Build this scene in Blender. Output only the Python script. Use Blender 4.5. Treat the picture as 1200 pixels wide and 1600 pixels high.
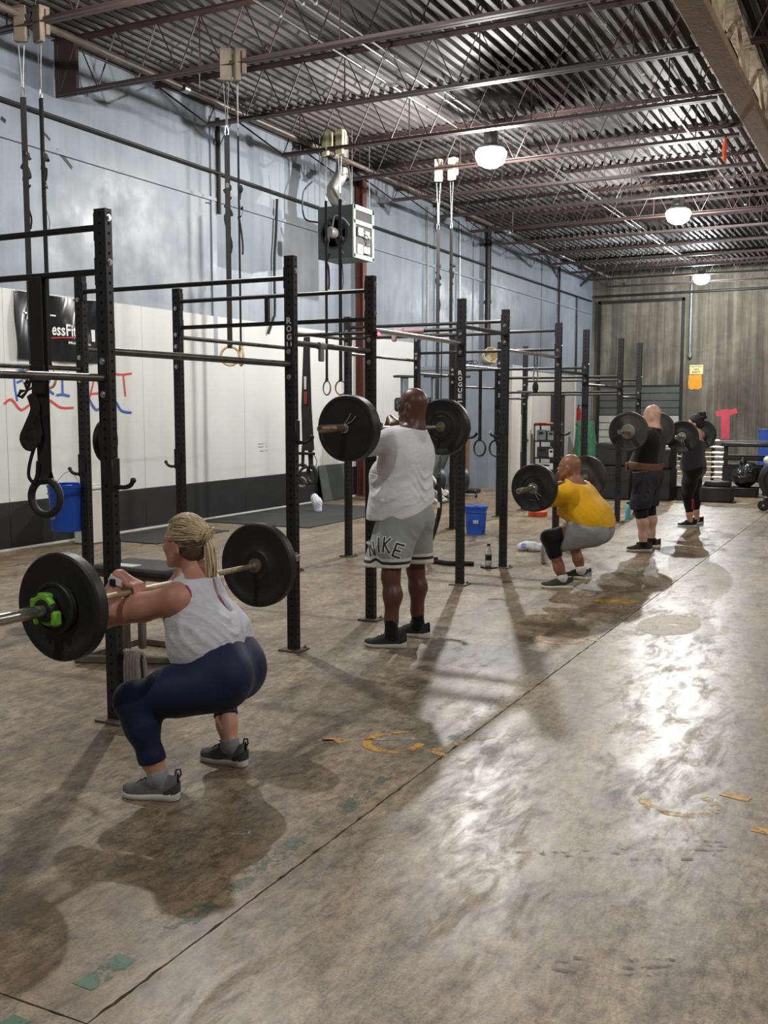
import bpy, bmesh, math, random
import numpy as np
from mathutils import Vector, Matrix
from mathutils.bvhtree import BVHTree

for o in list(bpy.data.objects):
    bpy.data.objects.remove(o)
SC = bpy.context.scene
COL = SC.collection
PI = math.pi
R = math.radians

# ------------------------------------------------------------------ camera, light, exposure
cam = bpy.data.objects.new('camera', bpy.data.cameras.new('camera'))
COL.objects.link(cam)
cam.location = (0, 0, 1.67)
cam.rotation_euler = (R(90 - 5.746), 0, R(26.85))
cam.data.sensor_fit = 'VERTICAL'
cam.data.sensor_height = 36.0
cam.data.lens = 36.0
cam.data.clip_end = 200
SC.camera = cam

SC.view_settings.view_transform = 'Standard'
SC.view_settings.look = 'None'
SC.view_settings.gamma = 1.0
SC.view_settings.use_curve_mapping = False
SC.view_settings.exposure = 0.0

world = bpy.data.worlds.new('hall_air')
world.use_nodes = True
world.node_tree.nodes['Background'].inputs[0].default_value = (0.72, 0.78, 0.85, 1)
world.node_tree.nodes['Background'].inputs[1].default_value = 0.04
SC.world = world

LAMPS = [(-5.5, 7.2, 5.48), (-5.66, 14.7, 5.42), (-5.7, 22.8, 5.45), (-5.45, 31.2, 5.45), (-4.02, 20.35, 5.355), (-3.0, -0.6, 5.45),
         (2.6, 3.2, 5.45), (2.6, 10.7, 5.45), (2.6, 18.2, 5.45), (2.6, 27.5, 5.45)]
LAMP_W = [560, 780, 0, 620, 1000, 260, 440, 410, 60, 40]

# ------------------------------------------------------------------ helpers
def srgb(r, g, b):
    f = lambda c: (c / 255 / 12.92) if c / 255 <= 0.04045 else ((c / 255 + 0.055) / 1.055) ** 2.4
    return (f(r), f(g), f(b), 1)

def mat(name, rgb, rough=0.5, metal=0.0, var=0.12, scale=6.0, bump=0.0, bscale=40.0, stretch=(1, 1, 1), spec=0.5, **kw):
    """principled material; colour and relief broken up by object-space noise"""
    m = bpy.data.materials.new(name)
    m.use_nodes = True
    nt = m.node_tree
    b = nt.nodes['Principled BSDF']
    c = srgb(*rgb)
    b.inputs['Roughness'].default_value = rough
    b.inputs['Metallic'].default_value = metal
    b.inputs['Specular IOR Level'].default_value = spec
    for k, v in kw.items():
        b.inputs[k.replace('_', ' ')].default_value = v
    tc = nt.nodes.new('ShaderNodeTexCoord')
    mp = nt.nodes.new('ShaderNodeMapping')
    mp.inputs['Scale'].default_value = stretch
    nt.links.new(tc.outputs['Object'], mp.inputs['Vector'])
    if var:
        n = nt.nodes.new('ShaderNodeTexNoise')
        n.inputs['Scale'].default_value = scale
        n.inputs['Detail'].default_value = 5
        nt.links.new(mp.outputs[0], n.inputs['Vector'])
        r = nt.nodes.new('ShaderNodeValToRGB')
        r.color_ramp.elements[0].position = 0.3
        r.color_ramp.elements[1].position = 0.7
        r.color_ramp.elements[0].color = tuple(x * (1 - var) for x in c[:3]) + (1,)
        r.color_ramp.elements[1].color = tuple(min(1, x * (1 + var)) for x in c[:3]) + (1,)
        nt.links.new(n.outputs['Fac'], r.inputs['Fac'])
        nt.links.new(r.outputs['Color'], b.inputs['Base Color'])
    else:
        b.inputs['Base Color'].default_value = c
    if bump:
        n2 = nt.nodes.new('ShaderNodeTexNoise')
        n2.inputs['Scale'].default_value = bscale
        n2.inputs['Detail'].default_value = 4
        nt.links.new(mp.outputs[0], n2.inputs['Vector'])
        bp = nt.nodes.new('ShaderNodeBump')
        bp.inputs['Strength'].default_value = bump
        bp.inputs['Distance'].default_value = 0.01
        nt.links.new(n2.outputs['Fac'], bp.inputs['Height'])
        nt.links.new(bp.outputs[0], b.inputs['Normal'])
    return m

class NT:
    """tiny node-graph helper"""
    def __init__(s, name):
        s.m = bpy.data.materials.new(name); s.m.use_nodes = True
        s.t = s.m.node_tree; s.b = s.t.nodes['Principled BSDF']
        s.tc = s.t.nodes.new('ShaderNodeTexCoord')
    def n(s, typ, **kw):
        x = s.t.nodes.new(typ)
        for k, v in kw.items(): setattr(x, k, v)
        return x
    def link(s, a, b): s.t.links.new(a, b)
    def mapped(s, scale, loc=(0, 0, 0), rot=(0, 0, 0)):
        mp = s.n('ShaderNodeMapping'); mp.inputs['Scale'].default_value = scale
        mp.inputs['Location'].default_value = loc; mp.inputs['Rotation'].default_value = rot
        s.link(s.tc.outputs['Object'], mp.inputs['Vector']); return mp.outputs[0]
    def noise(s, vec, scale, detail=6, rough=0.55, dist=0.0):
        x = s.n('ShaderNodeTexNoise'); x.inputs['Scale'].default_value = scale; x.inputs['Detail'].default_value = detail
        x.inputs['Roughness'].default_value = rough; x.inputs['Distortion'].default_value = dist
        s.link(vec, x.inputs['Vector']); return x.outputs['Fac']
    def ramp(s, fac, stops):
        x = s.n('ShaderNodeValToRGB'); e = x.color_ramp.elements
        while len(e) < len(stops): e.new(0.5)
        for q, (p, c) in zip(e, stops):
            q.position = p; q.color = c if len(c) == 4 else (c[0], c[1], c[2], 1)
        s.link(fac, x.inputs['Fac']); return x.outputs['Color']
    def mix(s, fac, a, b, mode='MIX'):
        x = s.n('ShaderNodeMix', data_type='RGBA', blend_type=mode)
        for sock, v in ((x.inputs[0], fac), (x.inputs[6], a), (x.inputs[7], b)):
            if isinstance(v, (int, float, tuple)): sock.default_value = v
            else: s.link(v, sock)
        return x.outputs[2]
    def math(s, op, a, b=0.0, clamp=False):
        x = s.n('ShaderNodeMath', operation=op, use_clamp=clamp)
        for sock, v in ((x.inputs[0], a), (x.inputs[1], b)):
            if isinstance(v, (int, float)): sock.default_value = v
            else: s.link(v, sock)
        return x.outputs[0]
    def bump(s, h, strength, dist=0.01):
        x = s.n('ShaderNodeBump'); x.inputs['Strength'].default_value = strength; x.inputs['Distance'].default_value = dist
        s.link(h, x.inputs['Height']); s.link(x.outputs[0], s.b.inputs['Normal'])
    def xyz(s):
        x = s.n('ShaderNodeSeparateXYZ'); s.link(s.tc.outputs['Object'], x.inputs[0]); return x.outputs
G = lambda v: (v, v, v, 1)

class MB:
    """collects boxes, tubes, lathes into one mesh"""
    def __init__(s): s.v = []; s.f = []; s.mi = []; s.cur = 0
    def add(s, vs, fs):
        o = len(s.v); s.v += [tuple(map(float, p)) for p in vs]
        s.f += [tuple(i + o for i in f) for f in fs]; s.mi += [s.cur] * len(fs); return s
    def box(s, c, d, rot=None):
        hx, hy, hz = d[0] / 2, d[1] / 2, d[2] / 2
        p = [Vector((x, y, z)) for x in (-hx, hx) for y in (-hy, hy) for z in (-hz, hz)]
        if rot is not None: p = [rot @ q for q in p]
        p = [q + Vector(c) for q in p]
        return s.add(p, [(0, 1, 3, 2), (4, 6, 7, 5), (0, 4, 5, 1), (2, 3, 7, 6), (0, 2, 6, 4), (1, 5, 7, 3)])
    def bbox(s, c, d, b=0.004, rot=None):
        """box with chamfered edges"""
        hx, hy, hz = [q / 2 for q in d]; b = min(b, hx * .9, hy * .9, hz * .9)
        v = []; idx = {}
        for sx in (-1, 1):
            for sy in (-1, 1):
                for sz in (-1, 1):
                    for ax in range(3):
                        q = [sx * (hx - b), sy * (hy - b), sz * (hz - b)]
                        q[ax] = (sx, sy, sz)[ax] * (hx, hy, hz)[ax]
                        idx[(sx, sy, sz, ax)] = len(v); v.append(Vector(q))
        f = []
        for ax in range(3):
            u, w = [(1, 2), (2, 0), (0, 1)][ax]
            for sg in (-1, 1):
                quad = []
                for a, bb in ((-1, -1), (1, -1), (1, 1), (-1, 1)):
                    k = [0, 0, 0]; k[ax] = sg; k[u] = a; k[w] = bb; quad.append(idx[(*k, ax)])
                f.append(tuple(quad if sg > 0 else quad[::-1]))
        for ax in range(3):
            u, w = [(1, 2), (2, 0), (0, 1)][ax]
            for su in (-1, 1):
                for sw in (-1, 1):
                    k0 = [0, 0, 0]; k0[u] = su; k0[w] = sw; k0[ax] = -1; k1 = list(k0); k1[ax] = 1
                    q = [idx[(*k0, u)], idx[(*k1, u)], idx[(*k1, w)], idx[(*k0, w)]]
                    f.append(tuple(q if su * sw < 0 else q[::-1]))
        for sx in (-1, 1):
            for sy in (-1, 1):
                for sz in (-1, 1):
                    q = [idx[(sx, sy, sz, a)] for a in range(3)]
                    f.append(tuple(q if sx * sy * sz > 0 else q[::-1]))
        if rot is not None: v = [rot @ q for q in v]
        return s.add([q + Vector(c) for q in v], f)
    def tube(s, pts, r, n=8, closed=False, cap=True, flat=None):
        """swept round (or flattened) tube; r is a number or one per point"""
        pts = [Vector(p) for p in pts]; k = len(pts)
        rr = r if isinstance(r, (list, tuple)) else [r] * k
        vs = []; up = None
        for i, p in enumerate(pts):
            if closed: t = (pts[(i + 1) % k] - pts[i - 1]).normalized()
            else: t = (pts[min(i + 1, k - 1)] - pts[max(i - 1, 0)]).normalized()
            if up is None:
                up = Vector((0, 0, 1)) if abs(t.z) < 0.9 else Vector((0, 1, 0))
                if flat is not None: up = Vector(flat[1])
            a = t.cross(up).normalized(); up = a.cross(t).normalized()
            for j in range(n):
                th = 2 * PI * (j + .5) / n
                w = (flat[0] if flat is not None else 1.0)
                vs.append(p + (a * math.cos(th) + up * math.sin(th) * w) * rr[i])
        fs = []
        for i in range(k if closed else k - 1):
            i2 = (i + 1) % k
            for j in range(n):
                j2 = (j + 1) % n
                fs.append((i * n + j, i * n + j2, i2 * n + j2, i2 * n + j))
        if cap and not closed:
            fs.append(tuple(range(n - 1, -1, -1))); fs.append(tuple((k - 1) * n + j for j in range(n)))
        return s.add(vs, fs)
    def rod(s, a, b, r, n=8): return s.tube([a, b], r, n)
    def lathe(s, prof, n=24, M=None, cap=True):
        """profile (r, h) turned about local z, then moved by matrix M"""
        M = M or Matrix(); vs = []; fs = []
        for (r, h) in prof:
            for j in range(n):
                t = 2 * PI * j / n; vs.append(M @ Vector((r * math.cos(t), r * math.sin(t), h)))
        for i in range(len(prof) - 1):
            for j in range(n):
                j2 = (j + 1) % n; fs.append((i * n + j, i * n + j2, (i + 1) * n + j2, (i + 1) * n + j))
        if cap:
            if prof[0][0] > 1e-6: fs.append(tuple(range(n - 1, -1, -1)))
            if prof[-1][0] > 1e-6: fs.append(tuple((len(prof) - 1) * n + j for j in range(n)))
        return s.add(vs, fs)
    def torus(s, c, R_, r, M=None, n=28, m=10):
        M = M or Matrix(); vs = []; fs = []
        for i in range(n):
            a = 2 * PI * i / n
            for j in range(m):
                b = 2 * PI * j / m
                vs.append(Vector(c) + M @ Vector(((R_ + r * math.cos(b)) * math.cos(a), (R_ + r * math.cos(b)) * math.sin(a), r * math.sin(b))))
        for i in range(n):
            for j in range(m):
                fs.append((i * m + j, ((i + 1) % n) * m + j, ((i + 1) % n) * m + (j + 1) % m, i * m + (j + 1) % m))
        return s.add(vs, fs)
    def ball(s, c, r, n=12, m=8, sc=(1, 1, 1)):
        prof = [(max(1e-4, math.sin(PI * i / m)) * r, -math.cos(PI * i / m) * r) for i in range(m + 1)]
        return s.lathe(prof, n, Matrix.Translation(c) @ Matrix.Diagonal((*sc, 1)), cap=True)
    def mesh(s, name, mats, smooth=True, angle=40):
        me = bpy.data.meshes.new(name); me.from_pydata(s.v, [], s.f)
        if not isinstance(mats, (list, tuple)): mats = [mats]
        for m in mats: me.materials.append(m)
        if len(mats) > 1: me.polygons.foreach_set('material_index', s.mi)
        bm = bmesh.new(); bm.from_mesh(me); bmesh.ops.recalc_face_normals(bm, faces=bm.faces)
        if smooth:
            for e in bm.edges: e.smooth = len(e.link_faces) != 2 or e.calc_face_angle(0) < R(angle)
            for f in bm.faces: f.smooth = True
        bm.to_mesh(me); bm.free()
        return me
    def build(s, name, mats, parent=None, loc=None, smooth=True, angle=40):
        o = bpy.data.objects.new(name, s.mesh(name, mats, smooth, angle)); COL.objects.link(o)
        if parent is not None: o.parent = parent
        if loc is not None: o.location = loc
        return o

def new(name, me, parent=None, loc=(0, 0, 0), rz=0):
    o = bpy.data.objects.new(name, me); COL.objects.link(o); o.location = loc; o.rotation_euler = (0, 0, rz)
    if parent is not None: o.parent = parent
    return o
def tag(o, label=None, cat=None, group=None, kind=None):
    if label: o['label'] = label
    if cat: o['category'] = cat
    if group: o['group'] = group
    if kind: o['kind'] = kind
    return o
def thing(name, label, cat, loc=(0, 0, 0), rz=0, group=None):
    return tag(new(name, None, None, loc, rz), label, cat, group)
def copy_tree(o, parent=None):
    c = o.copy(); COL.objects.link(c)
    if parent is not None: c.parent = parent
    for ch in list(o.children): copy_tree(ch, c)
    return c
def rotx(a): return Matrix.Rotation(a, 4, 'X')
def roty(a): return Matrix.Rotation(a, 4, 'Y')
def rotz(a): return Matrix.Rotation(a, 4, 'Z')
TR = Matrix.Translation
def along(a, b):
    """matrix taking local z onto a->b, origin at a"""
    d = (Vector(b) - Vector(a)).normalized()
    return TR(Vector(a)) @ d.to_track_quat('Z', 'Y').to_matrix().to_4x4()

def text_geo(body, size, align='CENTER', extrude=0.0, bold=0.0, shear=0.0, spacing=1.0):
    """lettering as plain geometry: (verts, faces) in the xy plane"""
    cu = bpy.data.curves.new('lettering', 'FONT'); cu.body = body; cu.size = size; cu.align_x = align; cu.align_y = 'CENTER'
    cu.extrude = extrude; cu.offset = bold; cu.shear = shear; cu.resolution_u = 3; cu.space_character = spacing
    ob = bpy.data.objects.new('lettering', cu); COL.objects.link(ob)
    dg = bpy.context.evaluated_depsgraph_get()
    me = bpy.data.meshes.new_from_object(ob.evaluated_get(dg))
    v = [Vector(p.co) for p in me.vertices]; f = [tuple(p.vertices) for p in me.polygons]
    bpy.data.objects.remove(ob); bpy.data.curves.remove(cu); bpy.data.meshes.remove(me)
    return v, f
def ribbon(pts, w, M, lift=0.0):
    """flat brush stroke through 2-D points, as (verts, faces) placed by M"""
    vs = []; fs = []; k = len(pts)
    for i, p in enumerate(pts):
        a = pts[max(i - 1, 0)]; b = pts[min(i + 1, k - 1)]
        d = Vector((b[0] - a[0], b[1] - a[1])).normalized(); n = Vector((-d.y, d.x))
        ww = w * (1 + 0.05 * math.sin(i * 2.1)) / 2
        for sg in (-1, 1): vs.append(M @ Vector((p[0] + n.x * ww * sg, p[1] + n.y * ww * sg, lift)))
    for i in range(k - 1): fs.append((2 * i, 2 * i + 1, 2 * i + 3, 2 * i + 2))
    return vs, fs
def smooth_line(pts, n=6):
    """Catmull-Rom through points"""
    P = [Vector(p) for p in pts]; P = [P[0] * 2 - P[1]] + P + [P[-1] * 2 - P[-2]]; out = []
    for i in range(1, len(P) - 2):
        for j in range(n):
            t = j / n; a, b, c, d = P[i - 1], P[i], P[i + 1], P[i + 2]
            out.append(0.5 * ((2 * b) + (c - a) * t + (2 * a - 5 * b + 4 * c - d) * t * t + (3 * b - a - 3 * c + d) * t ** 3))
    out.append(P[-2]); return out
rng = random.Random(7)
# ------------------------------------------------------------------ materials of the setting
def concrete_floor():
    g = NT('worn_concrete_floor')
    v = g.mapped((1, 1, 1)); vs = g.mapped((1.0, 0.35, 1), rot=(0, 0, 0.35))
    big = g.noise(v, 0.55, 4, 0.5, 0.4); mid = g.noise(vs, 2.6, 8, 0.62, 0.8); fine = g.noise(v, 11, 9, 0.75, 0.5)
    grit = g.noise(v, 95, 3, 0.6); scuff = g.noise(g.mapped((0.7, 5, 1), rot=(0, 0, 0.15)), 2.2, 7, 0.7, 0.5)
    base = g.ramp(big, [(0.3, srgb(120, 102, 78)), (0.5, srgb(140, 122, 98)), (0.7, srgb(138, 128, 110))])
    tight = g.noise(vs, 34, 6, 0.7, 0.4)
    base = g.mix(0.9, base, g.ramp(tight, [(0.36, G(0.48)), (0.5, G(1.0)), (0.64, G(1.3))]), 'MULTIPLY')
    m1 = g.ramp(mid, [(0.34, G(0.55)), (0.5, G(1.0)), (0.66, G(1.3))])
    base = g.mix(1.0, base, m1, 'MULTIPLY')
    f1 = g.ramp(fine, [(0.36, G(0.5)), (0.5, G(1.0)), (0.64, G(1.25))])
    base = g.mix(1.0, base, f1, 'MULTIPLY')
    s1 = g.ramp(scuff, [(0.28, G(0.5)), (0.42, G(1.0))])
    base = g.mix(0.65, base, s1, 'MULTIPLY')
    g1 = g.ramp(grit, [(0.36, G(0.62)), (0.55, G(1.08))])
    base = g.mix(0.8, base, g1, 'MULTIPLY')
    # dark brown soaked-in stains, in patches of their own
    st = g.noise(g.mapped((1, 1, 1), loc=(3.7, 1.2, 0)), 0.9, 5, 0.6, 1.2)
    stain = g.ramp(st, [(0.56, G(0.0)), (0.7, G(0.55))])
    base = g.mix(stain, base, srgb(104, 82, 56))
    g.link(base, g.b.inputs['Base Color'])
    ro = g.ramp(g.noise(vs, 8, 8, 0.75, 0.6), [(0.36, G(0.32)), (0.5, G(0.40)), (0.64, G(0.56))])
    g.link(ro, g.b.inputs['Roughness'])
    g.b.inputs['Specular IOR Level'].default_value = 0.5
    h = g.math('ADD', g.math('MULTIPLY', tight, 0.35), g.math('MULTIPLY', grit, 0.3))
    g.bump(h, 0.13, 0.005)
    return g.m
def painted_wall():
    g = NT('blue_painted_wall')
    v = g.mapped((1, 1, 1)); drip = g.mapped((1, 5, 0.35))
    a = g.noise(v, 0.5, 5, 0.55, 0.6); b = g.noise(drip, 1.4, 6, 0.6, 0.2)
    c = g.ramp(a, [(0.3, srgb(116, 125, 136)), (0.55, srgb(138, 147, 157)), (0.75, srgb(152, 158, 164))])
    c = g.mix(0.45, c, g.ramp(b, [(0.32, G(0.72)), (0.55, G(1.0)), (0.8, G(1.14))]), 'MULTIPLY')
    g.link(c, g.b.inputs['Base Color'])
    g.link(g.ramp(g.noise(v, 1.8, 5, 0.6), [(0.35, G(0.36)), (0.7, G(0.58))]), g.b.inputs['Roughness'])
    g.bump(g.noise(v, 5, 6, 0.6), 0.12, 0.03)
    return g.m
def raw_concrete():
    g = NT('streaked_olive_concrete')
    v = g.mapped((1, 1, 1)); dr = g.mapped((5, 5, 0.22))
    a = g.noise(v, 0.45, 6, 0.6, 0.5); b = g.noise(dr, 1.0, 7, 0.65, 0.3); d = g.noise(v, 3.5, 8, 0.7)
    c = g.ramp(a, [(0.3, srgb(78, 74, 63)), (0.52, srgb(102, 97, 84)), (0.72, srgb(134, 130, 115))])
    c = g.mix(0.9, c, g.ramp(b, [(0.36, G(0.5)), (0.5, G(0.95)), (0.64, G(1.5))]), 'MULTIPLY')
    c = g.mix(0.6, c, g.ramp(d, [(0.3, G(0.7)), (0.6, G(1.1))]), 'MULTIPLY')
    g.link(c, g.b.inputs['Base Color']); g.b.inputs['Roughness'].default_value = 0.85
    g.bump(d, 0.3, 0.02)
    return g.m
def deck_metal():
    g = NT('galvanised_roof_deck')
    v = g.mapped((1, 0.25, 1)); a = g.noise(v, 1.2, 6, 0.6); b = g.noise(g.mapped((8, 0.5, 1)), 2.0, 5, 0.6)
    c = g.ramp(a, [(0.3, srgb(46, 42, 41)), (0.6, srgb(84, 80, 79))])
    c = g.mix(0.6, c, g.ramp(b, [(0.35, G(0.6)), (0.65, G(1.05))]), 'MULTIPLY')
    # one sooty scorch patch in the decking
    x, y, z = g.xyz()
    dx = g.math('DIVIDE', g.math('SUBTRACT', x, -4.75), 1.25); dy = g.math('DIVIDE', g.math('SUBTRACT', y, 13.9), 1.7)
    r2 = g.math('SQRT', g.math('ADD', g.math('MULTIPLY', dx, dx), g.math('MULTIPLY', dy, dy)))
    r2 = g.math('ADD', r2, g.math('MULTIPLY', g.math('SUBTRACT', g.noise(g.mapped((1, 1, 1)), 2.0), 0.5), 0.9))
    k = g.ramp(r2, [(0.55, G(0.95)), (1.0, G(0.0))])
    c = g.mix(k, c, srgb(24, 19, 18))
    g.link(c, g.b.inputs['Base Color']); g.b.inputs['Metallic'].default_value = 0.1; g.b.inputs['Specular IOR Level'].default_value = 0.35
    g.link(g.mix(k, g.ramp(a, [(0.3, G(0.68)), (0.7, G(0.52))]), G(0.98)), g.b.inputs['Roughness'])
    g.link(g.mix(k, G(0.24), G(0.02)), g.b.inputs['Specular IOR Level']); g.link(g.mix(k, G(0.1), G(0.0)), g.b.inputs['Metallic'])
    return g.m
M_FLOOR = concrete_floor(); M_BLUE = painted_wall(); M_CONC = raw_concrete(); M_DECK = deck_metal()
M_WHITE = mat('white_painted_panel', (208, 209, 206), 0.5, var=0.05, scale=1.2, bump=0.06, bscale=3)
M_BLACKP = mat('black_painted_panel', (27, 28, 30), 0.55, var=0.2, scale=3, bump=0.1)
M_RED_PRIMER = mat('dark_red_primer', (54, 39, 38), 0.5, 0.1, var=0.25, scale=3)
M_RUST_RED = mat('rust_red_steel', (96, 52, 42), 0.55, 0.1, var=0.15)
M_BEIGE = mat('beige_sprayed_steel', (168, 152, 126), 0.85, var=0.2, scale=8, bump=0.5, bscale=25)
M_BROWN = mat('brown_fireproofing', (116, 92, 72), 0.9, var=0.2, scale=5, bump=0.4, bscale=30)
M_DARKSTEEL = mat('dark_steel', (44, 42, 42), 0.45, 0.5, var=0.2)
M_BLACKSTEEL = mat('black_powder_coat', (30, 29, 31), 0.42, 0.0, var=0.14, scale=9, bump=0.05, bscale=90)
M_BARSTEEL = mat('worn_bar_steel', (92, 88, 84), 0.38, 0.7, var=0.35, scale=14, stretch=(1, 1, 1))
M_CHROME = mat('bright_zinc', (205, 205, 205), 0.22, 0.9, var=0.08)
M_ZINC = mat('dull_galvanised', (150, 152, 152), 0.4, 0.7, var=0.2, scale=4)
M_RUBBER = mat('black_rubber', (24, 24, 25), 0.5, var=0.2, scale=8, bump=0.1, bscale=60)
M_MAT = mat('charcoal_rubber_mat', (52, 53, 54), 0.75, var=0.2, scale=4, bump=0.2, bscale=120)
M_STRAP = mat('black_webbing', (26, 25, 26), 0.8, var=0.2, scale=30, bump=0.3, bscale=250)
M_WOOD = mat('pale_birch', (196, 170, 124), 0.45, var=0.18, scale=9, stretch=(1, 1, 6))
M_PINEBLK = mat('raw_pine_block', (92, 80, 68), 0.7, var=0.2, scale=7)
M_CREAMBLK = mat('cream_block', (192, 186, 152), 0.6, var=0.1)
M_GREYPAINT = mat('grey_wall_paint', (132, 142, 154), 0.55, var=0.08, scale=2)
M_PALEGREY = mat('pale_grey_wall_paint', (176, 174, 168), 0.6, var=0.06, scale=2)
M_WTRIM = mat('white_trim', (205, 204, 198), 0.5, var=0.05)

# ------------------------------------------------------------------ floor: slabs cut by joints
Y0, Y1, XL, XR = -7.0, 33.95, -9.42, 9.0
floor = tag(new('floor', None), 'worn brown grey polished concrete floor', None, None, 'structure')
def slab(x0, x1, y0, y1, jag):
    """one cast slab; jag: which edges (w e s n) are broken and crumbly"""
    edge = []
    def side(a, b, broken):
        n = max(2, int((Vector(b) - Vector(a)).length / 0.035)) if broken else 2
        d = Vector(b) - Vector(a); nr = Vector((-d.y, d.x)).normalized(); out = []
        for i in range(n - (0 if not broken else 0)):
            t = i / n; p = Vector(a) + d * t
            if broken and i: p = p + nr * (rng.random() ** 3 * 0.007 + 0.0005)
            out.append((p.x, p.y))
        return out
    edge += side((x0, y0), (x1, y0), 's' in jag) + side((x1, y0), (x1, y1), 'e' in jag) + side((x1, y1), (x0, y1), 'n' in jag) + side((x0, y1), (x0, y0), 'w' in jag)
    n = len(edge); mb = MB()
    mb.add([(x, y, 0) for x, y in edge] + [(x, y, -0.05) for x, y in edge],
           [tuple(range(n))] + [(i, i + n, (i + 1) % n + n, (i + 1) % n) for i in range(n)])
    return mb.build('concrete_slab', M_FLOOR, floor, smooth=False)
g_ = 0.0022
XC = -1.917
slab(XL, XC - g_, Y0, 1.99 - g_, 'en'); slab(XL, XC - g_, 1.99 + g_, 13.23 - g_, 'se'); slab(XL, XC - g_, 13.23 + g_, Y1, 'e')
slab(XC + g_, XR, Y0, 1.99 - g_, 'w'); slab(XC + g_, XR, 1.99 + g_, 11.68 - g_, 'w'); slab(XC + g_, XR, 11.68 + g_, Y1, 'w')
MB().box((0, 13.5, -0.08), (19, 42, 0.05)).build('joint_bed', mat('joint_dirt', (46, 38, 30), 0.9), floor, smooth=False)

# worn floor paint: thin broken film, each patch a flat flake shape
def worn_paint(name, rgb, cover):
    g = NT(name); v = g.mapped((1, 1, 1))
    n = g.noise(v, 9, 8, 0.75, 0.6); n2 = g.noise(v, 40, 4, 0.6)
    a = g.ramp(g.math('ADD', n, g.math('MULTIPLY', g.math('SUBTRACT', n2, 0.5), 0.35)), [(cover - 0.06, G(0)), (cover + 0.06, G(1))])
    g.b.inputs['Base Color'].default_value = srgb(*rgb); g.b.inputs['Roughness'].default_value = 0.5
    g.link(a, g.b.inputs['Alpha']); return g.m
M_GREENP = worn_paint('worn_green_floor_paint', (76, 100, 80), 0.56)
M_GREENP2 = worn_paint('faint_green_floor_paint', (100, 116, 108), 0.60)
M_GREEND = worn_paint('solid_green_floor_paint', (66, 104, 74), 0.44)
M_YELP = worn_paint('worn_yellow_floor_paint', (196, 144, 48), 0.46)
M_YELF = worn_paint('faint_yellow_floor_paint', (196, 160, 88), 0.52)
def flake(pts, m, name, z=0.0012):
    mb = MB(); n = len(pts)
    mb.add([(x, y, z) for x, y in pts], [tuple(range(n))]); return mb.build(name, m, floor, smooth=False)
def strip(x0, y0, x1, y1, w, m, name='green_paint_stripe', z=0.0012):
    d = Vector((x1 - x0, y1 - y0)); nr = Vector((-d.y, d.x)).normalized() * w / 2; mb = MB(); k = 14; vs = []
    for i in range(k + 1):
        p = Vector((x0, y0)) + d * (i / k); e = 0.012 * (rng.random() - .5)
        vs += [(p.x + nr.x + e, p.y + nr.y, z), (p.x - nr.x + e, p.y - nr.y, z)]
    mb.add(vs, [(2 * i, 2 * i + 1, 2 * i + 3, 2 * i + 2) for i in range(k)]); return mb.build(name, m, floor, smooth=False)
strip(-2.10, 1.78, -2.09, 1.93, 0.075, M_GREEND); strip(-2.055, 2.12, -2.045, 2.31, 0.075, M_GREEND)
strip(-2.03, 2.5, -2.02, 4.05, 0.085, M_GREENP); strip(-2.02, 4.05, -1.975, 5.6, 0.085, M_GREENP2); strip(-1.975, 5.6, -1.95, 9.5, 0.08, M_GREENP2)
def brush(pts, w, m, name='yellow_paint_mark', z=0.0016):
    v, f = ribbon([tuple(p)[:2] for p in smooth_line([(*q, 0) for q in pts], 6)], w, Matrix(), z)
    MB().add(v, f).build(name, m, floor, smooth=False)
def arc(cx, cy, rx, ry, a0, a1, n=9): return [(cx + rx * math.cos(R(a0 + (a1 - a0) * i / n)), cy + ry * math.sin(R(a0 + (a1 - a0) * i / n))) for i in range(n + 1)]
brush(arc(-2.22, 4.50, 0.135, 0.15, 135, 375), 0.045, M_YELP); brush([(-2.30, 4.62), (-2.18, 4.70), (-2.08, 4.73)], 0.025, M_YELP)
brush([(-2.56, 4.36), (-2.50, 4.40), (-2.45, 4.37)], 0.05, M_YELP)
brush([(-2.01, 4.46), (-1.90, 4.43), (-1.77, 4.40)], 0.04, M_YELF); brush([(-1.99, 4.47), (-1.90, 4.68), (-1.80, 4.80)], 0.04, M_YELF)
brush(arc(-2.17, 7.18, 0.17, 0.2, 160, 380), 0.045, M_YELP); brush([(-2.0, 7.2), (-1.8, 7.2)], 0.05, M_YELF)
brush([(-2.35, 8.7), (-2.15, 8.8), (-2.02, 8.75)], 0.14, M_YELP)
brush(arc(-0.78, 4.33, 0.15, 0.13, 180, 420), 0.05, M_YELF); brush([(-0.64, 4.53), (-0.52, 4.50)], 0.06, M_YELP); brush([(-0.47, 4.19), (-0.36, 4.17)], 0.055, M_YELP)
brush([(-3.06, 2.23), (-3.0, 2.26)], 0.03, M_YELP)
# ground-in water mark and pale scuffs
M_SCUFFW = worn_paint('pale_scuff', (176, 168, 156), 0.50)
M_DAMP = worn_paint('tan_dried_puddle', (132, 112, 78), 0.40)
flake(arc(-1.56, 8.0, 0.23, 0.42, 0, 345, 22), M_DAMP, 'dried_puddle')
brush([(-1.28, 2.10), (-1.20, 2.14), (-1.12, 2.12)], 0.06, M_SCUFFW, 'pale_scuff'); brush([(-2.3, 3.22), (-2.24, 3.25)], 0.05, M_SCUFFW, 'pale_scuff')
brush([(-2.72, 4.27), (-2.6, 4.33), (-2.5, 4.37)], 0.05, M_SCUFFW, 'pale_scuff'); brush([(-2.48, 4.40), (-2.1, 4.62)], 0.02, M_SCUFFW, 'pale_scuff')
brush([(-4.0, 5.65), (-3.92, 5.7)], 0.05, M_SCUFFW, 'pale_scuff')
M_SCUFFD = worn_paint('black_scuff', (88, 78, 66), 0.58)
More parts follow.
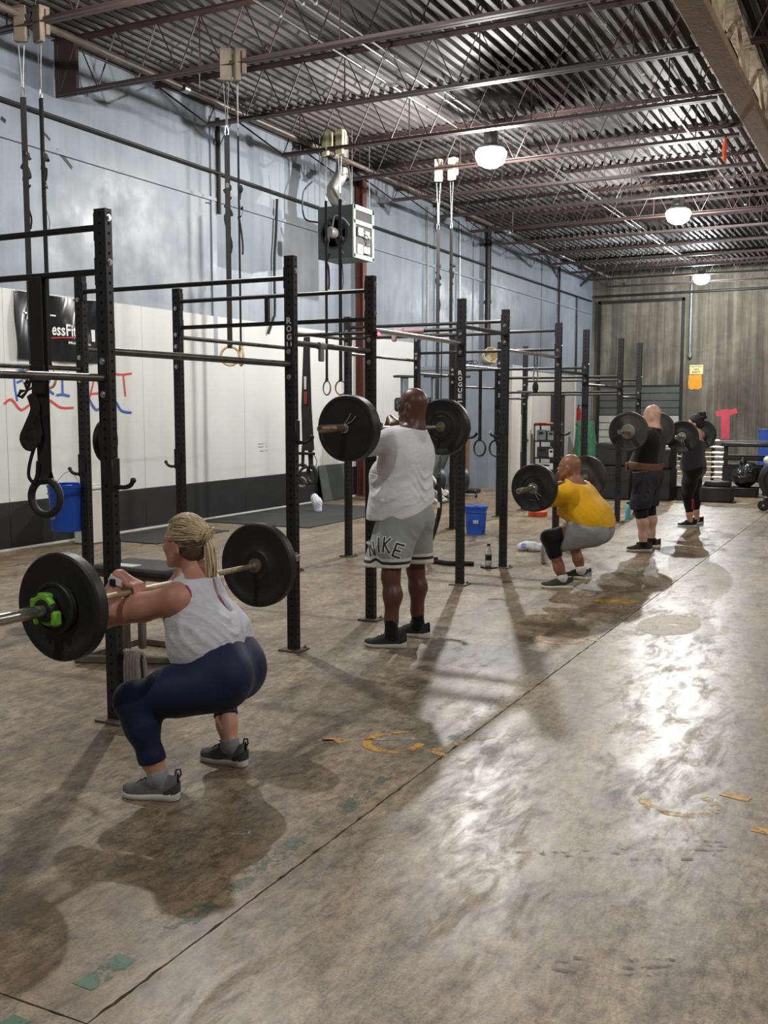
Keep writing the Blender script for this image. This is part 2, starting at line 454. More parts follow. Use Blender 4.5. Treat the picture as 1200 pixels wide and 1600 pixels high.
for k in range(5):
    brush([(-1.25 + .1 * k, 3.55 + .05 * k), (-0.9, 3.66 + .05 * k), (-0.5, 3.86 + .04 * k)], 0.018, M_SCUFFD, 'black_scuff')
for k in range(3):
    brush([(-0.95 + .06 * k, 2.82 + .05 * k), (-0.72, 2.86 + .05 * k), (-0.55, 2.97 + .04 * k)], 0.02, M_SCUFFD, 'black_scuff')
brush([(-2.72, 5.37), (-2.55, 5.50), (-2.44, 5.52)], 0.03, M_SCUFFD, 'black_scuff'); brush([(-1.42, 7.15), (-1.25, 7.1)], 0.04, M_SCUFFD, 'black_scuff')
brush([(-1.25, 4.02), (-1.0, 4.14), (-0.75, 4.22)], 0.02, M_SCUFFD, 'black_scuff')

# ------------------------------------------------------------------ walls
ZC = 6.12
def wallbox(name, c, d, m, label):
    return tag(MB().box(c, d).build(name, m, None, smooth=False), label, None, None, 'structure')
wl = wallbox('wall_left', (XL - .15, 13.5, ZC / 2), (0.3, 41.5, ZC), M_BLUE, 'tall blue grey painted side wall with a white and black lower band')
wallbox('wall_right', (XR + .15, 13.5, ZC / 2), (0.3, 41.5, ZC), M_CONC, 'plain side wall')
wallbox('wall_front', (0, Y0 - .15, ZC / 2), (19, 0.3, ZC), M_CONC, 'plain near end wall')
wb = wallbox('wall_back', (0, Y1 + .15, ZC / 2), (19, 0.3, ZC), M_CONC, 'streaked olive brown concrete end wall')
y = -1.0
while y < 20.2:
    y2 = min(y + 2.44, 20.24)
    MB().bbox((XL + .012, (y + y2) / 2, 1.82), (0.024, y2 - y - .004, 2.5), .003).build('wall_panel', M_WHITE, wl)
    MB().bbox((XL + .014, (y + y2) / 2, 0.295), (0.028, y2 - y - .004, 0.54), .004).build('base_panel', M_BLACKP, wl)
    y = y2
tag(MB().box((XL + .02, 9.6, 0.012), (0.04, 21.2, 0.024)).build('baseboard_left', M_WTRIM, None, smooth=False), 'thin pale strip along the foot of the black band', None, None, 'structure')
# faint patched plaster lines and pilasters on the blue wall
for yy in (12.9, 21.1, 23.4, 28.6):
    MB().box((XL + .01, yy, 4.2), (0.03, 0.10, 3.6)).build('wall_seam', M_BLUE, wl, smooth=False)
# spray-painted letters and waves on the white panels
MX = Matrix(((0, 0, 1, XL + .026), (1, 0, 0, 0), (0, 1, 0, 0), (0, 0, 0, 1)))     # (u,v,w) -> (w, u, v): u along the wall, v up
M_SPB = mat('blue_spray_paint', (44, 92, 176), 0.5, var=0.05); M_SPR = mat('red_spray_paint', (206, 62, 56), 0.5, var=0.05)
def spray(strokes, w, m, name):
    mb = MB()
    for s in strokes:
        pts = [tuple(p)[:2] for p in smooth_line([(*q, 0) for q in s], 6)] if len(s) > 2 else s
        v, f = ribbon(pts, w, MX, 0.001 + .0007 * len(mb.f) / 10); mb.add(v, f)
    return mb.build(name, m, wl, smooth=False)
spray([[(8.90, 2.10), (8.90, 1.95), (8.93, 1.76)], [(8.90, 2.11), (9.02, 2.13), (9.15, 2.12)], [(8.93, 1.98), (9.04, 2.01), (9.15, 1.99)],
       [(9.33, 2.12), (9.33, 1.95), (9.33, 1.80)], [(9.33, 2.12), (9.45, 2.08), (9.44, 1.99), (9.33, 1.95)], [(9.36, 1.95), (9.44, 1.90), (9.52, 1.85)],
       [(9.67, 2.11), (9.67, 1.98), (9.67, 1.85)], [(9.60, 2.12), (9.67, 2.10), (9.78, 2.12)], [(9.56, 1.84), (9.67, 1.85), (9.79, 1.83)],
       [(10.10, 1.84), (10.26, 1.66), (10.42, 1.75), (10.60, 1.79), (10.74, 1.65), (10.94, 1.62)]], 0.03, M_SPB, 'blue_spray_letters')
spray([[(10.14, 1.80), (10.20, 1.95), (10.26, 2.10)], [(10.26, 2.10), (10.36, 1.95), (10.56, 1.80)], [(10.16, 1.86), (10.26, 1.87), (10.42, 1.87)],
       [(10.62, 2.13), (10.80, 2.13), (10.97, 2.15)], [(10.80, 2.13), (10.81, 2.0), (10.83, 1.84)],
       [(8.73, 1.73), (8.84, 1.78), (8.98, 1.66), (9.12, 1.72), (9.30, 1.80), (9.46, 1.77), (9.63, 1.69), (9.85, 1.685)]], 0.028, M_SPR, 'red_spray_letters')
# pencil smudges on the panels
brush_m = worn_paint('grey_smudge', (150, 150, 146), 0.5)
spray([[(14.0, 1.05), (14.3, 1.05)], [(14.0, 1.1), (14.25, 1.1)], [(14.05, 0.98), (14.3, 0.99)], [(9.9, 1.25), (10.05, 1.27), (10.2, 1.26)]], 0.02, brush_m, 'grey_smudge')

def fit_text(body, u0, u1, v0, v1, M, lift, bold=0.0, align='LEFT'):
    v, f = text_geo(body, 1.0, align, 0.0, bold)
    xs = [p.x for p in v]; ys = [p.y for p in v]
    sx = (u1 - u0) / (max(xs) - min(xs)); sy = (v1 - v0) / (max(ys) - min(ys))
    return [M @ Vector((u0 + (p.x - min(xs)) * sx, v0 + (p.y - min(ys)) * sy, lift)) for p in v], f

def scuff(pts, w):
    v, f = ribbon(pts, w, MX, -.0245); MB().add(v, f).build('wall_scuff', M_DARKSTEEL, wl, smooth=False)
scuff([(9.72, 4.83), (9.84, 4.76), (9.98, 4.66)], .05); scuff([(9.48, 5.0), (9.56, 4.96), (9.62, 4.92)], .035); scuff([(8.86, 5.0), (8.93, 4.97)], .05); scuff([(12.72, 4.72), (12.82, 4.73), (12.92, 4.71)], .02)
# ------------------------------------------------------------------ vinyl banner on the white panels
ban = thing('vinyl_banner', 'creased black vinyl banner with white fitness lettering hung on the white wall', 'banner', (XL + .03, 9.65, 2.26))
def ban_z(u, v):
    return 0.030 + 0.022 * math.sin(7 * u + 3 * v) * (0.4 + v) + 0.013 * math.sin(15 * u - 5 * v + 1)
mb = MB(); nu, nv = 36, 20; BW, BH = 1.46, 0.80
for j in range(nv + 1):
    for i in range(nu + 1):
        u = (i / nu - .5) * BW; v = j / nv * BH
        sag = 0.02 * math.sin(PI * i / nu) * (j / nv)
        mb.v.append((ban_z(u, v) + 0.004, u + 0.012 * math.sin(9 * v), v - sag))
for j in range(nv):
    for i in range(nu):
        a = j * (nu + 1) + i; mb.f.append((a, a + 1, a + nu + 2, a + nu + 1)); mb.mi.append(0)
mb.build('vinyl_sheet', mat('glossy_black_vinyl', (30, 32, 35), 0.2, var=0.1), ban)
M_INKW = mat('white_print', (232, 232, 232), 0.4, var=0); M_INKR = mat('red_print', (190, 44, 40), 0.4, var=0)
def ban_print(vf, m, name):
    v, f = vf; mb = MB(); mb.add([(ban_z(p[0], p[1]) + 0.012, p[0], p[1]) for p in v], f); mb.build(name, m, ban, smooth=False)
I4 = Matrix()
def cat_vf(*l):
    V = []; F = []
    for v, f in l:
        o = len(V); V += [tuple(p) for p in v]; F += [tuple(i + o for i in q) for q in f]
    return V, F
ban_print(fit_text('essFit!', -0.17, 0.26, 0.31, 0.46, I4, 0, 0.02), M_INKW, 'lettering')
ban_print(fit_text('1', 0.52, 0.58, 0.27, 0.42, I4, 0, 0.03), M_INKW, 'lettering')
ban_print(fit_text('Midtown Me', 0.08, 0.50, 0.215, 0.25, I4, 0, 0.01), M_INKW, 'lettering')
ban_print(cat_vf(ribbon([(-0.18 + .03 * k, 0.275 + .023 * math.sin(k * .11)) for k in range(17)], 0.016, I4)), M_INKR, 'red_swoosh')
ban_print(cat_vf(ribbon([(-0.60 + .03 * k, 0.545) for k in range(5)], 0.02, I4), ribbon([(-0.54, 0.61 - .03 * k) for k in range(3)] + [(-.545, .51), (-.56, .475)], 0.022, I4), ribbon([(-0.54 + .012 * k, 0.545 - .018 * k) for k in range(4)], 0.02, I4)), M_INKW, 'star_figure')
ban_print(cat_vf(ribbon([(-0.26 + .028 * k, 0.545) for k in range(6)], 0.018, I4), ribbon([(-0.25, 0.53 - .02 * k) for k in range(5)], 0.02, I4)), M_INKW, 'star_figure')
for (u, v) in ((-0.7, 0.77), (-0.25, 0.77), (0.25, 0.77), (0.7, 0.77)):
    MB().torus((ban_z(u, v) + 0.008, u, v), 0.012, 0.003, roty(PI / 2), 12, 6).build('grommet', M_CHROME, ban)

# ------------------------------------------------------------------ pipes and columns on the left wall
tag(MB().tube([(XL + .07, Y0 + .2, 5.19), (XL + .07, 33.6, 5.19)], 0.024, 8).build('trim_1', M_DARKSTEEL), 'black pipe running the length of the blue wall', None, None, 'structure')
tag(MB().box((XL + .02, 13.5, 4.80), (0.04, 40.5, 0.05)).build('trim_2', M_BLUE, None, smooth=False), 'shallow blue ledge below the black wall pipe', None, None, 'structure')
c = thing('steel_column', 'rust red steel column against the wall under the unit heater', 'column', (XL + .12, 17.42, 0))
mb = MB(); pass
for dx in (-.07, .07): mb.box((dx, 0, 3.0), (0.012, 0.15, 6.0))
mb.box((0, 0, 3.0), (0.13, 0.012, 6.0)); mb.build('shaft', M_RUST_RED, c, smooth=False)
MB().bbox((0, 0, 0.01), (0.24, 0.24, 0.02)).build('base_plate', M_RUST_RED, c)
c = thing('drain_pipe', 'black vertical pipe on blue wall above the grey office', 'pipe', (XL + .1, 24.1, 2.3))
MB().tube([(0, 0, 0), (0, 0, 3.8)], 0.075, 12).build('pipe', M_DARKSTEEL, c)
for z in (0.5, 2.0, 3.4): MB().lathe([(0.09, -.04), (0.09, .04)], 12, TR((0, 0, z))).build('coupling', M_DARKSTEEL, c)
for i, (yy, z0, z1, r) in enumerate(((13.0, 4.6, 6.0, .035), (20.6, 2.5, 6.0, .02), (22.4, 2.5, 6.0, .02), (30.1, 1.2, 5.9, .03), (32.0, 1.2, 5.2, .03))):
    c = thing('conduit', ['thin dark conduit high on the blue wall near the heater', 'thin grey conduit on the blue wall just above the office corner', 'thin grey conduit on blue wall second from the office corner',
                           'thin dark conduit on the blue wall past the office', 'last thin conduit on the blue wall before the concrete end wall'][i], 'conduit', (XL + .05, yy, z0))
    MB().rod((0, 0, 0), (0, 0, z1 - z0), r).build('pipe', M_DARKSTEEL if r > .025 else M_ZINC, c)

# ------------------------------------------------------------------ ceiling: corrugated deck
mb = MB(); x = XL - .05; pts = []
while x < XR:
    for dx, z in ((0, 0.0), (0.05, 0.0), (0.075, 0.045), (0.125, 0.045)): pts.append((x + dx, ZC + z))
    x += 0.152
ys = [Y0 + (Y1 - Y0) * i / 12 for i in range(13)]
for yv in ys: mb.v += [(px_, yv, z) for px_, z in pts]
n = len(pts)
for j in range(12):
    for i in range(n - 1): mb.f.append((j * n + i, j * n + i + 1, (j + 1) * n + i + 1, (j + 1) * n + i)); mb.mi.append(0)
deck = tag(mb.build('ceiling', M_DECK, None, smooth=False), 'corrugated galvanised roof deck with one sooty scorch', None, None, 'structure')
MB().box((0, 13.5, ZC + .12), (19, 41.5, 0.06)).build('roof_board', M_CONC, deck, smooth=False)

# ------------------------------------------------------------------ bar joists
ORD = ['first', 'second', 'third', 'fourth', 'fifth', 'sixth', 'seventh', 'eighth', 'ninth', 'tenth', 'eleventh', 'twelfth', 'thirteenth', 'fourteenth', 'fifteenth', 'sixteenth']
def chord(x0, x1, z, up):
    mb = MB()
    for s in (-1, 1):
        mb.box(((x0 + x1) / 2, s * .034, z), (x1 - x0, 0.05, 0.006)); mb.box(((x0 + x1) / 2, s * .011, z + .025 * up), (x1 - x0, 0.006, 0.05))
    return mb
def joist_meshes(x0, x1, xb):
    top = chord(x0, x1, 6.10, -1).mesh('top_chord', M_RED_PRIMER, False)
    bot = chord(xb, x1 - .25, 5.45, 1).mesh('bottom_chord', M_RED_PRIMER, False)
    mb = MB(); pts = [(x0 + .05, 0, 6.07)]; x = xb; up = False
    while x < x1 - .1:
        pts.append((x, 0, 6.08 if up else 5.47)); up = not up; x += 0.30
    q = []
    for i, p in enumerate(pts):
        q.append(p)
    mb.tube(q, 0.0135, 6)
    for i in range(2, len(pts) - 1, 6): mb.box((pts[i][0], 0, 5.77), (0.012, 0.012, 0.62))
    return top, bot, mb.mesh('web', M_RED_PRIMER, True, 80)
JL = joist_meshes(XL + .02, -1.98, XL + .9); JR = joist_meshes(-1.86, XR, -1.6); JF = joist_meshes(XL + .02, -1.98, XL + .08)
JY = [-5.25 + 1.872 * k for k in range(21)]
jn = 0
for yv in JY:
    if yv < 5: continue
    for side, ms in ((0, JL), (1, JR)):
        if side == 0 and abs(yv - 9.726) < .05: ms = JF
        vis = yv > 5
        if side == 1 and (yv < 5 or yv > 33): continue
        lab = 'dark red open web bar joist, %s from the front, %s' % (ORD[max(0, min(15, int(round((yv - 5.982) / 1.872))))], 'wall side of the beige girder' if side == 0 else 'beyond the beige girder')
        t = thing('bar_joist', lab, 'joist', (0, yv, 0), 0, 'bar joists under the roof deck')
        for nm, me in zip(('top_chord', 'bottom_chord', 'web'), ms): new(nm, me, t)
        if ms is JF:
            MB().box((XL + .19, 0.0, 5.77), (0.34, 0.02, 0.66)).build('end_plate', M_RED_PRIMER, t, smooth=False)
# girder down the hall
gd = thing('truss_girder', 'deep beige and brown truss girder running down the hall under the joists', 'girder', (-1.92, 0, 0))
mb = MB(); mb.bbox((0, 13.4, 5.40), (0.26, 40.9, 0.10), .01); mb.box((-.05, 13.4, 5.47), (0.02, 40.9, 0.1)); mb.box((.05, 13.4, 5.47), (0.02, 40.9, 0.1)); mb.build('bottom_chord', M_BROWN, gd)
mb = MB(); mb.bbox((0, 13.4, 6.02), (0.22, 40.9, 0.07), .01); mb.build('top_chord', M_BEIGE, gd)
vw = MB().bbox((0, 0, 5.73), (0.10, 0.09, 0.56), .008).mesh('web_post', M_BEIGE); dgp = MB().rod((0, 0, 5.45), (0, 0.9, 6.0), 0.035, 6); dgm = MB().rod((0, 1.87, 5.45), (0, 0.97, 6.0), 0.035, 6)
dg1 = dgp.mesh('web_diagonal', M_BEIGE); dg2 = dgm.mesh('web_diagonal', M_BEIGE)
for yv in JY:
    if 0 < yv < 31.5:
        new('web_post', vw, gd, (0, yv, 0)); new('web_diagonal', dg1, gd, (0.03, yv, 0)); new('web_diagonal', dg2, gd, (0.03, yv, 0))

# pipes under the deck
M_PIPE = mat('dusty_brown_grey_pipe', (88, 79, 72), .5, .4, var=.2)
t = thing('sprinkler_pipe', 'long grey sprinkler pipe slung under the joists beside the blue wall', 'pipe', (-8.05, 0, 5.58))
MB().tube([(0, Y0 + .3, 0), (0, 32.6, 0)], 0.036, 10).build('pipe', M_PIPE, t)
for k, yv in enumerate((3.5, 7.0, 10.5, 14.2, 18.0, 22, 26, 30)):
    MB().lathe([(0.056, -.05), (0.056, .05)], 10, TR((0, yv, 0)) @ rotx(PI / 2)).build('coupling', M_ZINC, t)
    MB().rod((0, yv + .3, 0.04), (0, yv + .3, .52), 0.006, 6).build('hanger_rod', M_ZINC, t)
for i, (xx, z, y0_, y1_) in enumerate(((-5.72, 5.92, 4, 33), (-5.88, 5.94, 4, 33), (-6.16, 5.86, 4, 14.6), (-3.15, 5.9, 6, 33))):
    t = thing('ceiling_conduit', ['bright metal conduit under the deck above the lamp row', 'second bright conduit beside the one above the lamp row', 'short metal conduit ending above the nearest visible lamp', 'bright conduit under the deck near the beige girder'][i], 'conduit', (xx, 0, z))
    MB().tube([(0, y0_, 0), (0, y1_, 0)], 0.016, 8).build('pipe', M_CHROME, t)
    for yv in JY[6:20]:
        if y0_ < yv < y1_: MB().box((0, yv, 0.0), (0.05, 0.03, 0.04)).build('clip', M_ZINC, t, smooth=False)

# ------------------------------------------------------------------ high-bay lamps
def emit(name, rgb, s):
    m = bpy.data.materials.new(name); m.use_nodes = True; b = m.node_tree.nodes['Principled BSDF']
    b.inputs['Base Color'].default_value = (0.8, 0.8, 0.8, 1); b.inputs['Emission Color'].default_value = rgb; b.inputs['Emission Strength'].default_value = s
    return m
M_LAMP = emit('lit_lamp_bowl', (1.0, 0.985, 0.95, 1), 22)
hs = MB().lathe([(0.02, .42), (0.09, .40), (0.11, .30), (0.11, .16), (0.19, .12), (0.20, .08)], 20).mesh('housing', M_ZINC)
bw = MB().lathe([(0.20, .085), (0.235, .04), (0.23, -.02), (0.19, -.12), (0.10, -.17), (0.0, -.18)], 24).mesh('lamp_bowl', M_LAMP)
LL = ['high bay lamp over the foreground rig bay', 'glowing high bay lamp nearest the rig, big and white', 'dim high bay lamp midway down the hall', 'glowing high bay lamp farthest down the hall by the end wall', 'glowing high bay lamp nearer the beige girder', 'high bay lamp behind the photographer']
for i, (p, w) in enumerate(zip(LAMPS, LAMP_W)):
    if i == 2: continue
    t = thing('high_bay_lamp', LL[i] if i < 6 else 'high bay lamp in the far bay, %s from the front' % ORD[i - 6], 'lamp', p, 0, 'high bay lamps')
    new('housing', hs, t); new('lamp_bowl', bw, t); MB().tube([(0, 0, .40), (0, 0, 6.118 - p[2])], .008, 6).build('hook', M_ZINC, t)
    ld = bpy.data.lights.new('lamp_light', 'POINT'); ld.energy = w; ld.shadow_soft_size = 0.05; ld.color = (1.0, 0.98, 0.945) if i != 3 else (0.93, 0.97, 1.0)
    lo = new('lamp_light', ld, t, (0, 0, -0.36))

# ------------------------------------------------------------------ end wall: big door, pipes, signs
dr = tag(new('door_1', None, None, (-7.8, Y1, 0)), 'tall grey sectional loading door in the concrete end wall', None, None, 'structure')
M_DOORG = mat('grey_door_slat', (84, 86, 84), 0.6, var=0.15, scale=3); M_DOORW = mat('pale_door_slat', (186, 186, 176), 0.55, var=0.12, scale=3)
for k in range(10):
    z = 0.02 + k * 0.24
    MB().bbox((0, -.035, z + .115), (2.62, 0.05, 0.225), .012).build('slat', M_DOORW if k < 6 else M_DOORG, dr)
MB().box((0, -.02, 3.75), (2.62, 0.03, 2.7)).build('upper_panel', M_CONC, dr, smooth=False)
for x in (-1.35, 1.35): MB().box((x, -.05, 2.6), (0.08, 0.10, 5.2)).build('track', M_DARKSTEEL, dr, smooth=False)
MB().box((0, -.05, 5.16), (2.8, 0.10, 0.10)).build('head_rail', M_DARKSTEEL, dr, smooth=False)
MB().box((0, -.05, 2.42), (2.62, 0.06, 0.05)).build('mid_rail', M_DARKSTEEL, dr, smooth=False)
c = thing('riser_pipe', 'dark riser pipe beside the tall grey door', 'pipe', (-6.2, Y1 - .08, 3.3)); MB().tube([(0, 0, 0), (0, 0, 2.6)], .05, 8).build('pipe', M_ZINC, c)
MB().lathe([(0.07, -.06), (0.07, .06)], 8, TR((0, 0, .1))).build('coupling', M_ZINC, c)
c = thing('header_pipe', 'long level pipe high across the concrete end wall', 'pipe', (-9.3, Y1 - .12, 5.35)); MB().tube([(0, 0, 0), (7.5, 0, .03)], .04, 8).build('pipe', M_DARKSTEEL, c)
c = thing('header_conduit', 'bright conduit along the end wall below the lamp', 'conduit', (-8.2, Y1 - .25, 5.62)); MB().tube([(0, 0, 0), (6.5, 0, .0)], .03, 8).build('pipe', M_CHROME, c)
M_SIGNY = mat('faded_sign_cream', (226, 214, 150), 0.5, var=0.05); M_PAPER = mat('orange_yellow_paper', (228, 158, 30), 0.6, var=0.08)
sg = thing('exit_notice', 'cream NOTICE NO EXIT sign above an orange paper on the end wall', 'sign', (-6.0, Y1 - .012, 2.92))
SY = Matrix(((1, 0, 0, 0), (0, 0, -1, 0), (0, 1, 0, 0), (0, 0, 0, 1)))          # (u,v,w) -> x, -w, v  : faces -y
MB().bbox((0, 0, 0), (0.42, 0.012, 0.30), .003).build('sign_plate', M_SIGNY, sg)
M_BLKINK = mat('black_print', (30, 30, 32), 0.5, var=0); M_BLUINK = mat('dark_olive_print', (88, 96, 70), 0.5, var=0)
for body, u0, u1, v0, v1, m in (('NOTICE', -.17, .17, .07, .125, M_BLUINK), ('NO', -.07, .07, -.03, .04, M_BLKINK), ('EXIT', -.12, .12, -.115, -.05, M_BLKINK)):
    v, f = fit_text(body, u0, u1, v0, v1, SY, 0.0075, 0.015); MB().add(v, f).build('lettering', m, sg, smooth=False)
pp = thing('orange_paper', 'torn orange yellow paper below the cream exit sign', 'paper', (-6.03, Y1 - .006, 2.53))
mb = MB(); E_ = [(-.20, .22), (.20, .23), (.20, .05), (.22, -.12), (.20, -.21), (.10, -.24), (-.02, -.22), (-.12, -.25), (-.2, -.2), (-.22, -.05)]
mb.add([(x, -.004, z) for x, z in E_] + [(x, .003, z) for x, z in E_], [tuple(range(10)), tuple(range(19, 9, -1))] + [(i, i + 10, (i + 1) % 10 + 10, (i + 1) % 10) for i in range(10)]); mb.build('sheet', M_PAPER, pp, smooth=False)
M_PINK = mat('pink_spray_paint', (214, 78, 96), 0.6, var=0.1, scale=10)
mb = MB()
for s, w in (([(-5.36, 1.52), (-4.95, 1.55), (-4.72, 1.62)], .17), ([(-5.08, 1.66), (-5.06, 1.1), (-5.05, 0.72)], .26)):
    v, f = ribbon([(x, z) for x, z in s], w, TR((0, Y1, 0)) @ SY, 0.004 + .002 * bool(mb.f)); mb.add(v, f)
tag(mb.build('spray_mark', M_PINK, None, smooth=False), 'pink spray painted letter T on the concrete end wall', 'graffiti')

# ------------------------------------------------------------------ low office box built against the left wall
oe = tag(MB().box(((XL - 7.386) / 2, 20.30, 1.25), (2.034, 0.1, 2.5)).build('wall_office_end', M_GREYPAINT, None, smooth=False), 'blue grey end wall of the low office box', None, None, 'structure')
osd = tag(new('wall_office_side', None, None, (-7.28, 20.25, 0)), 'pale grey side wall of the low office box with two doorways', None, None, 'structure')
def wseg(y0_, y1_, z0, z1, m, nm='wall_section'): MB().box((-.05, (y0_ + y1_) / 2, (z0 + z1) / 2), (0.1, y1_ - y0_, z1 - z0)).build(nm, m, osd, smooth=False)
wseg(0, .35, 0, 2.5, M_PALEGREY); wseg(.35, 1.05, 2.02, 2.5, M_PALEGREY); wseg(1.05, 2.65, 0, 2.5, M_PALEGREY); wseg(2.65, 3.5, 2.02, 2.5, M_PALEGREY); wseg(3.5, 4.6, 0, 2.5, M_PALEGREY)
for a, b in ((.35, 1.05), (2.65, 3.5)):
    for yv in (a, b): MB().box((.005, yv, 1.01), (0.12, 0.05, 2.02)).build('door_frame', M_WTRIM if a < 1 else M_DARKSTEEL, osd, smooth=False)
    MB().box((.005, (a + b) / 2, 2.03), (0.12, b - a + .05, 0.05)).build('door_frame', M_DARKSTEEL, osd, smooth=False)
d2 = tag(new('door_2', None, None, (-7.36, 20.62, 0)), 'dark door standing in the near office doorway', None, None, 'structure')
MB().bbox((-.0, .34, 1.0), (0.045, 0.66, 1.98)).build('door_leaf', mat('dark_brown_door', (60, 54, 44), 0.5), d2)
MB().box((.028, .34, 1.15), (0.012, 0.12, 0.8)).build('door_glass', mat('pale_door_glass', (146, 144, 126), 0.2), d2, smooth=False)
MB().lathe([(0.0, 0), (.03, 0), (.03, .02), (.012, .02), (.012, .05), (.03, .06), (.03, .09), (0, .1)], 12, TR((.02, .60, 1.0)) @ roty(PI / 2)).build('door_knob', M_CHROME, d2)
tag(MB().box(((XL - 7.28) / 2, 22.55, 2.54), (2.18, 4.7, 0.08)).build('ceiling_office', M_GREYPAINT, None, smooth=False), 'flat lid of the low office box', None, None, 'structure')
tag(MB().box((-8.2, 24.83, 1.25), (1.9, 0.1, 2.5)).build('wall_office_back', M_PALEGREY, None, smooth=False), 'back wall of the low office box', None, None, 'structure')
tag(MB().box((-8.35, 23.3, 1.25), (0.05, 2.9, 2.5)).build('wall_office_inner', mat('warm_cream_wall', (206, 188, 120), 0.6, var=.05), None, smooth=False), 'warm cream partition inside the office', None, None, 'structure')
ol = thing('office_lamp', 'small ceiling lamp inside the far office doorway', 'lamp', (-7.8, 23.3, 2.42))
MB().lathe([(0.0, -.05), (.10, -.04), (.13, 0), (.13, .06)], 16).build('lamp_shade', M_WTRIM, ol)
ld = bpy.data.lights.new('lamp_light', 'POINT'); ld.energy = 18; ld.shadow_soft_size = .08; ld.color = (1, .86, .55); new('lamp_light', ld, ol, (0, 0, -.2))
# ------------------------------------------------------------------ the pull-up rig
RY = [2.97, 4.15, 5.96, 7.12, 8.95, 10.13, 11.96, 13.14, 14.97, 16.15]
XF, XB, UH = -3.72, -5.58, 2.69
rig = thing('pull_up_rig', 'long black steel pull up rig of two rows of drilled uprights', 'rig', (0, 0, 0))
def upright_mesh():
    """hollow 75 x 50 mm post with a row of real holes in all four faces"""
    mb = MB(); hx, hy, p, r = .0375, .025, .05, .0085
    nseg = int(UH / p); z0 = (UH - nseg * p)
    for (ax, sg, w) in ((0, 1, hy), (0, -1, hy), (1, 1, hx), (1, -1, hx)):
        off = hx if ax == 0 else hy
        P = lambda u, z: (off * sg, u, z) if ax == 0 else (u, off * sg, z)
        mb.add([P(-w, 0), P(w, 0), P(w, z0), P(-w, z0)], [(0, 1, 2, 3)])
        for k in range(nseg):
            za = z0 + k * p; zc = za + p / 2
            vs = [P(-w, za), P(w, za), P(w, za + p), P(-w, za + p)] + [P(r * math.cos(R(45 * i + 225)), zc + r * math.sin(R(45 * i + 225))) for i in range(8)]
            mb.add(vs, [(0, 1, 6, 5, 4), (1, 2, 8, 7, 6), (2, 3, 10, 9, 8), (3, 0, 4, 11, 10)])
    mb.add([(-hx, -hy, UH), (hx, -hy, UH), (hx, hy, UH), (-hx, hy, UH)], [(0, 1, 2, 3)])
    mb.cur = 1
    for (ax, w) in ((0, hy - .003), (1, hx - .003)):      # near-black sheets behind the holes: shade of the hollow painted in
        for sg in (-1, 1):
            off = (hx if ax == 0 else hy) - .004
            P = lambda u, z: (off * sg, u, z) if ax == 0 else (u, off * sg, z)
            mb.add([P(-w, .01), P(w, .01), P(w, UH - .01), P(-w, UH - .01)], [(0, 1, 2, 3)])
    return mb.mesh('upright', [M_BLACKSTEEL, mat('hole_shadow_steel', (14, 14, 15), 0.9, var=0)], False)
UM = upright_mesh()
BP = MB().bbox((0, 0, .006), (.17, .15, .012), .003)
for sx in (-.06, .06): BP.lathe([(.014, .012), (.014, .02), (.006, .02), (.006, .03)], 8, TR((sx, .05, 0)))
BPM = BP.mesh('base_plate', mat('rusty_base_plate', (96, 88, 76), 0.6, 0.4, var=0.3, scale=20))
bolt = MB().lathe([(.018, 0), (.018, .004), (.011, .004), (.011, .012), (.0, .012)], 14).mesh('bolt', M_CHROME)
ups = {}
for row, X in (('f', XF), ('b', XB)):
    for i, yv in enumerate(RY):
        u = new('upright', UM, rig, (X, yv, 0)); ups[(row, i)] = u
        new('base_plate', BPM, u, (0, 0, 0))
def put_bolt(u, face, z, du=0.0):
    o = new('bolt', bolt, u)
    if face == '+x': o.location = (.0375, du, z); o.rotation_euler = (0, PI / 2, 0)
    if face == '-y': o.location = (du, -.031, z); o.rotation_euler = (PI / 2, 0, 0)
    if face == '-x': o.location = (-.0375, du, z); o.rotation_euler = (0, -PI / 2, 0)
FL = MB().bbox((0, 0, 0), (.07, .007, .24), .002).mesh('flange', M_BLACKSTEEL)
FLX = MB().bbox((0, 0, 0), (.007, .048, .14), .002).mesh('flange', M_BLACKSTEEL)
def ybar(row, i, z, r=.02, m=None):
    X = XF if row == 'f' else XB; a, b = RY[i] + .025, RY[i + 1] - .025
    MB().tube([(X, a, z), (X, b, z)], r, 12).build('pull_up_bar', m or M_BARSTEEL, rig)
    for (k, s, yy) in ((i, 1, .028), (i + 1, -1, -.028)):
        u = ups[(row, k)]; new('flange', FL, u, (0, yy, z))
        if s < 0:
            for dz in (-.085, .085): put_bolt(u, '-y', z + dz)
def xbar(i, z, r=.017, m=None):
    MB().tube([(XF - .0375, RY[i], z), (XB + .0375, RY[i], z)], r, 10).build('cross_bar', m or M_BLACKSTEEL, rig)
    put_bolt(ups[('f', i)], '+x', z + .045); new('flange', FLX, ups[('f', i)], (-.041, 0, z)); new('flange', FLX, ups[('b', i)], (.041, 0, z))
    put_bolt(ups[('b', i)], '-x', z + .03); put_bolt(ups[('b', i)], '-y', z - .06)
YB = [1.83, 1.97, 2.115, 2.28, 2.44, 2.28, 2.12, 1.98, 1.835]
for i, z in enumerate(YB):
    ybar('f', i, z, .0205, M_CHROME if i in (3, 5) else None); ybar('b', i, z, .018)
ybar('b', 7, 2.28, .016, M_CHROME)
for i, zs in {1: (2.60, 2.376), 2: (2.546,), 3: (2.58, 2.36), 4: (2.41,), 5: (2.57, 2.45), 6: (2.60, 2.375), 7: (2.2,), 8: (2.14, 1.92), 9: (2.12, 1.90)}.items():
    for z in zs: xbar(i, z, .021 if i == 8 and z > 2 else .017)
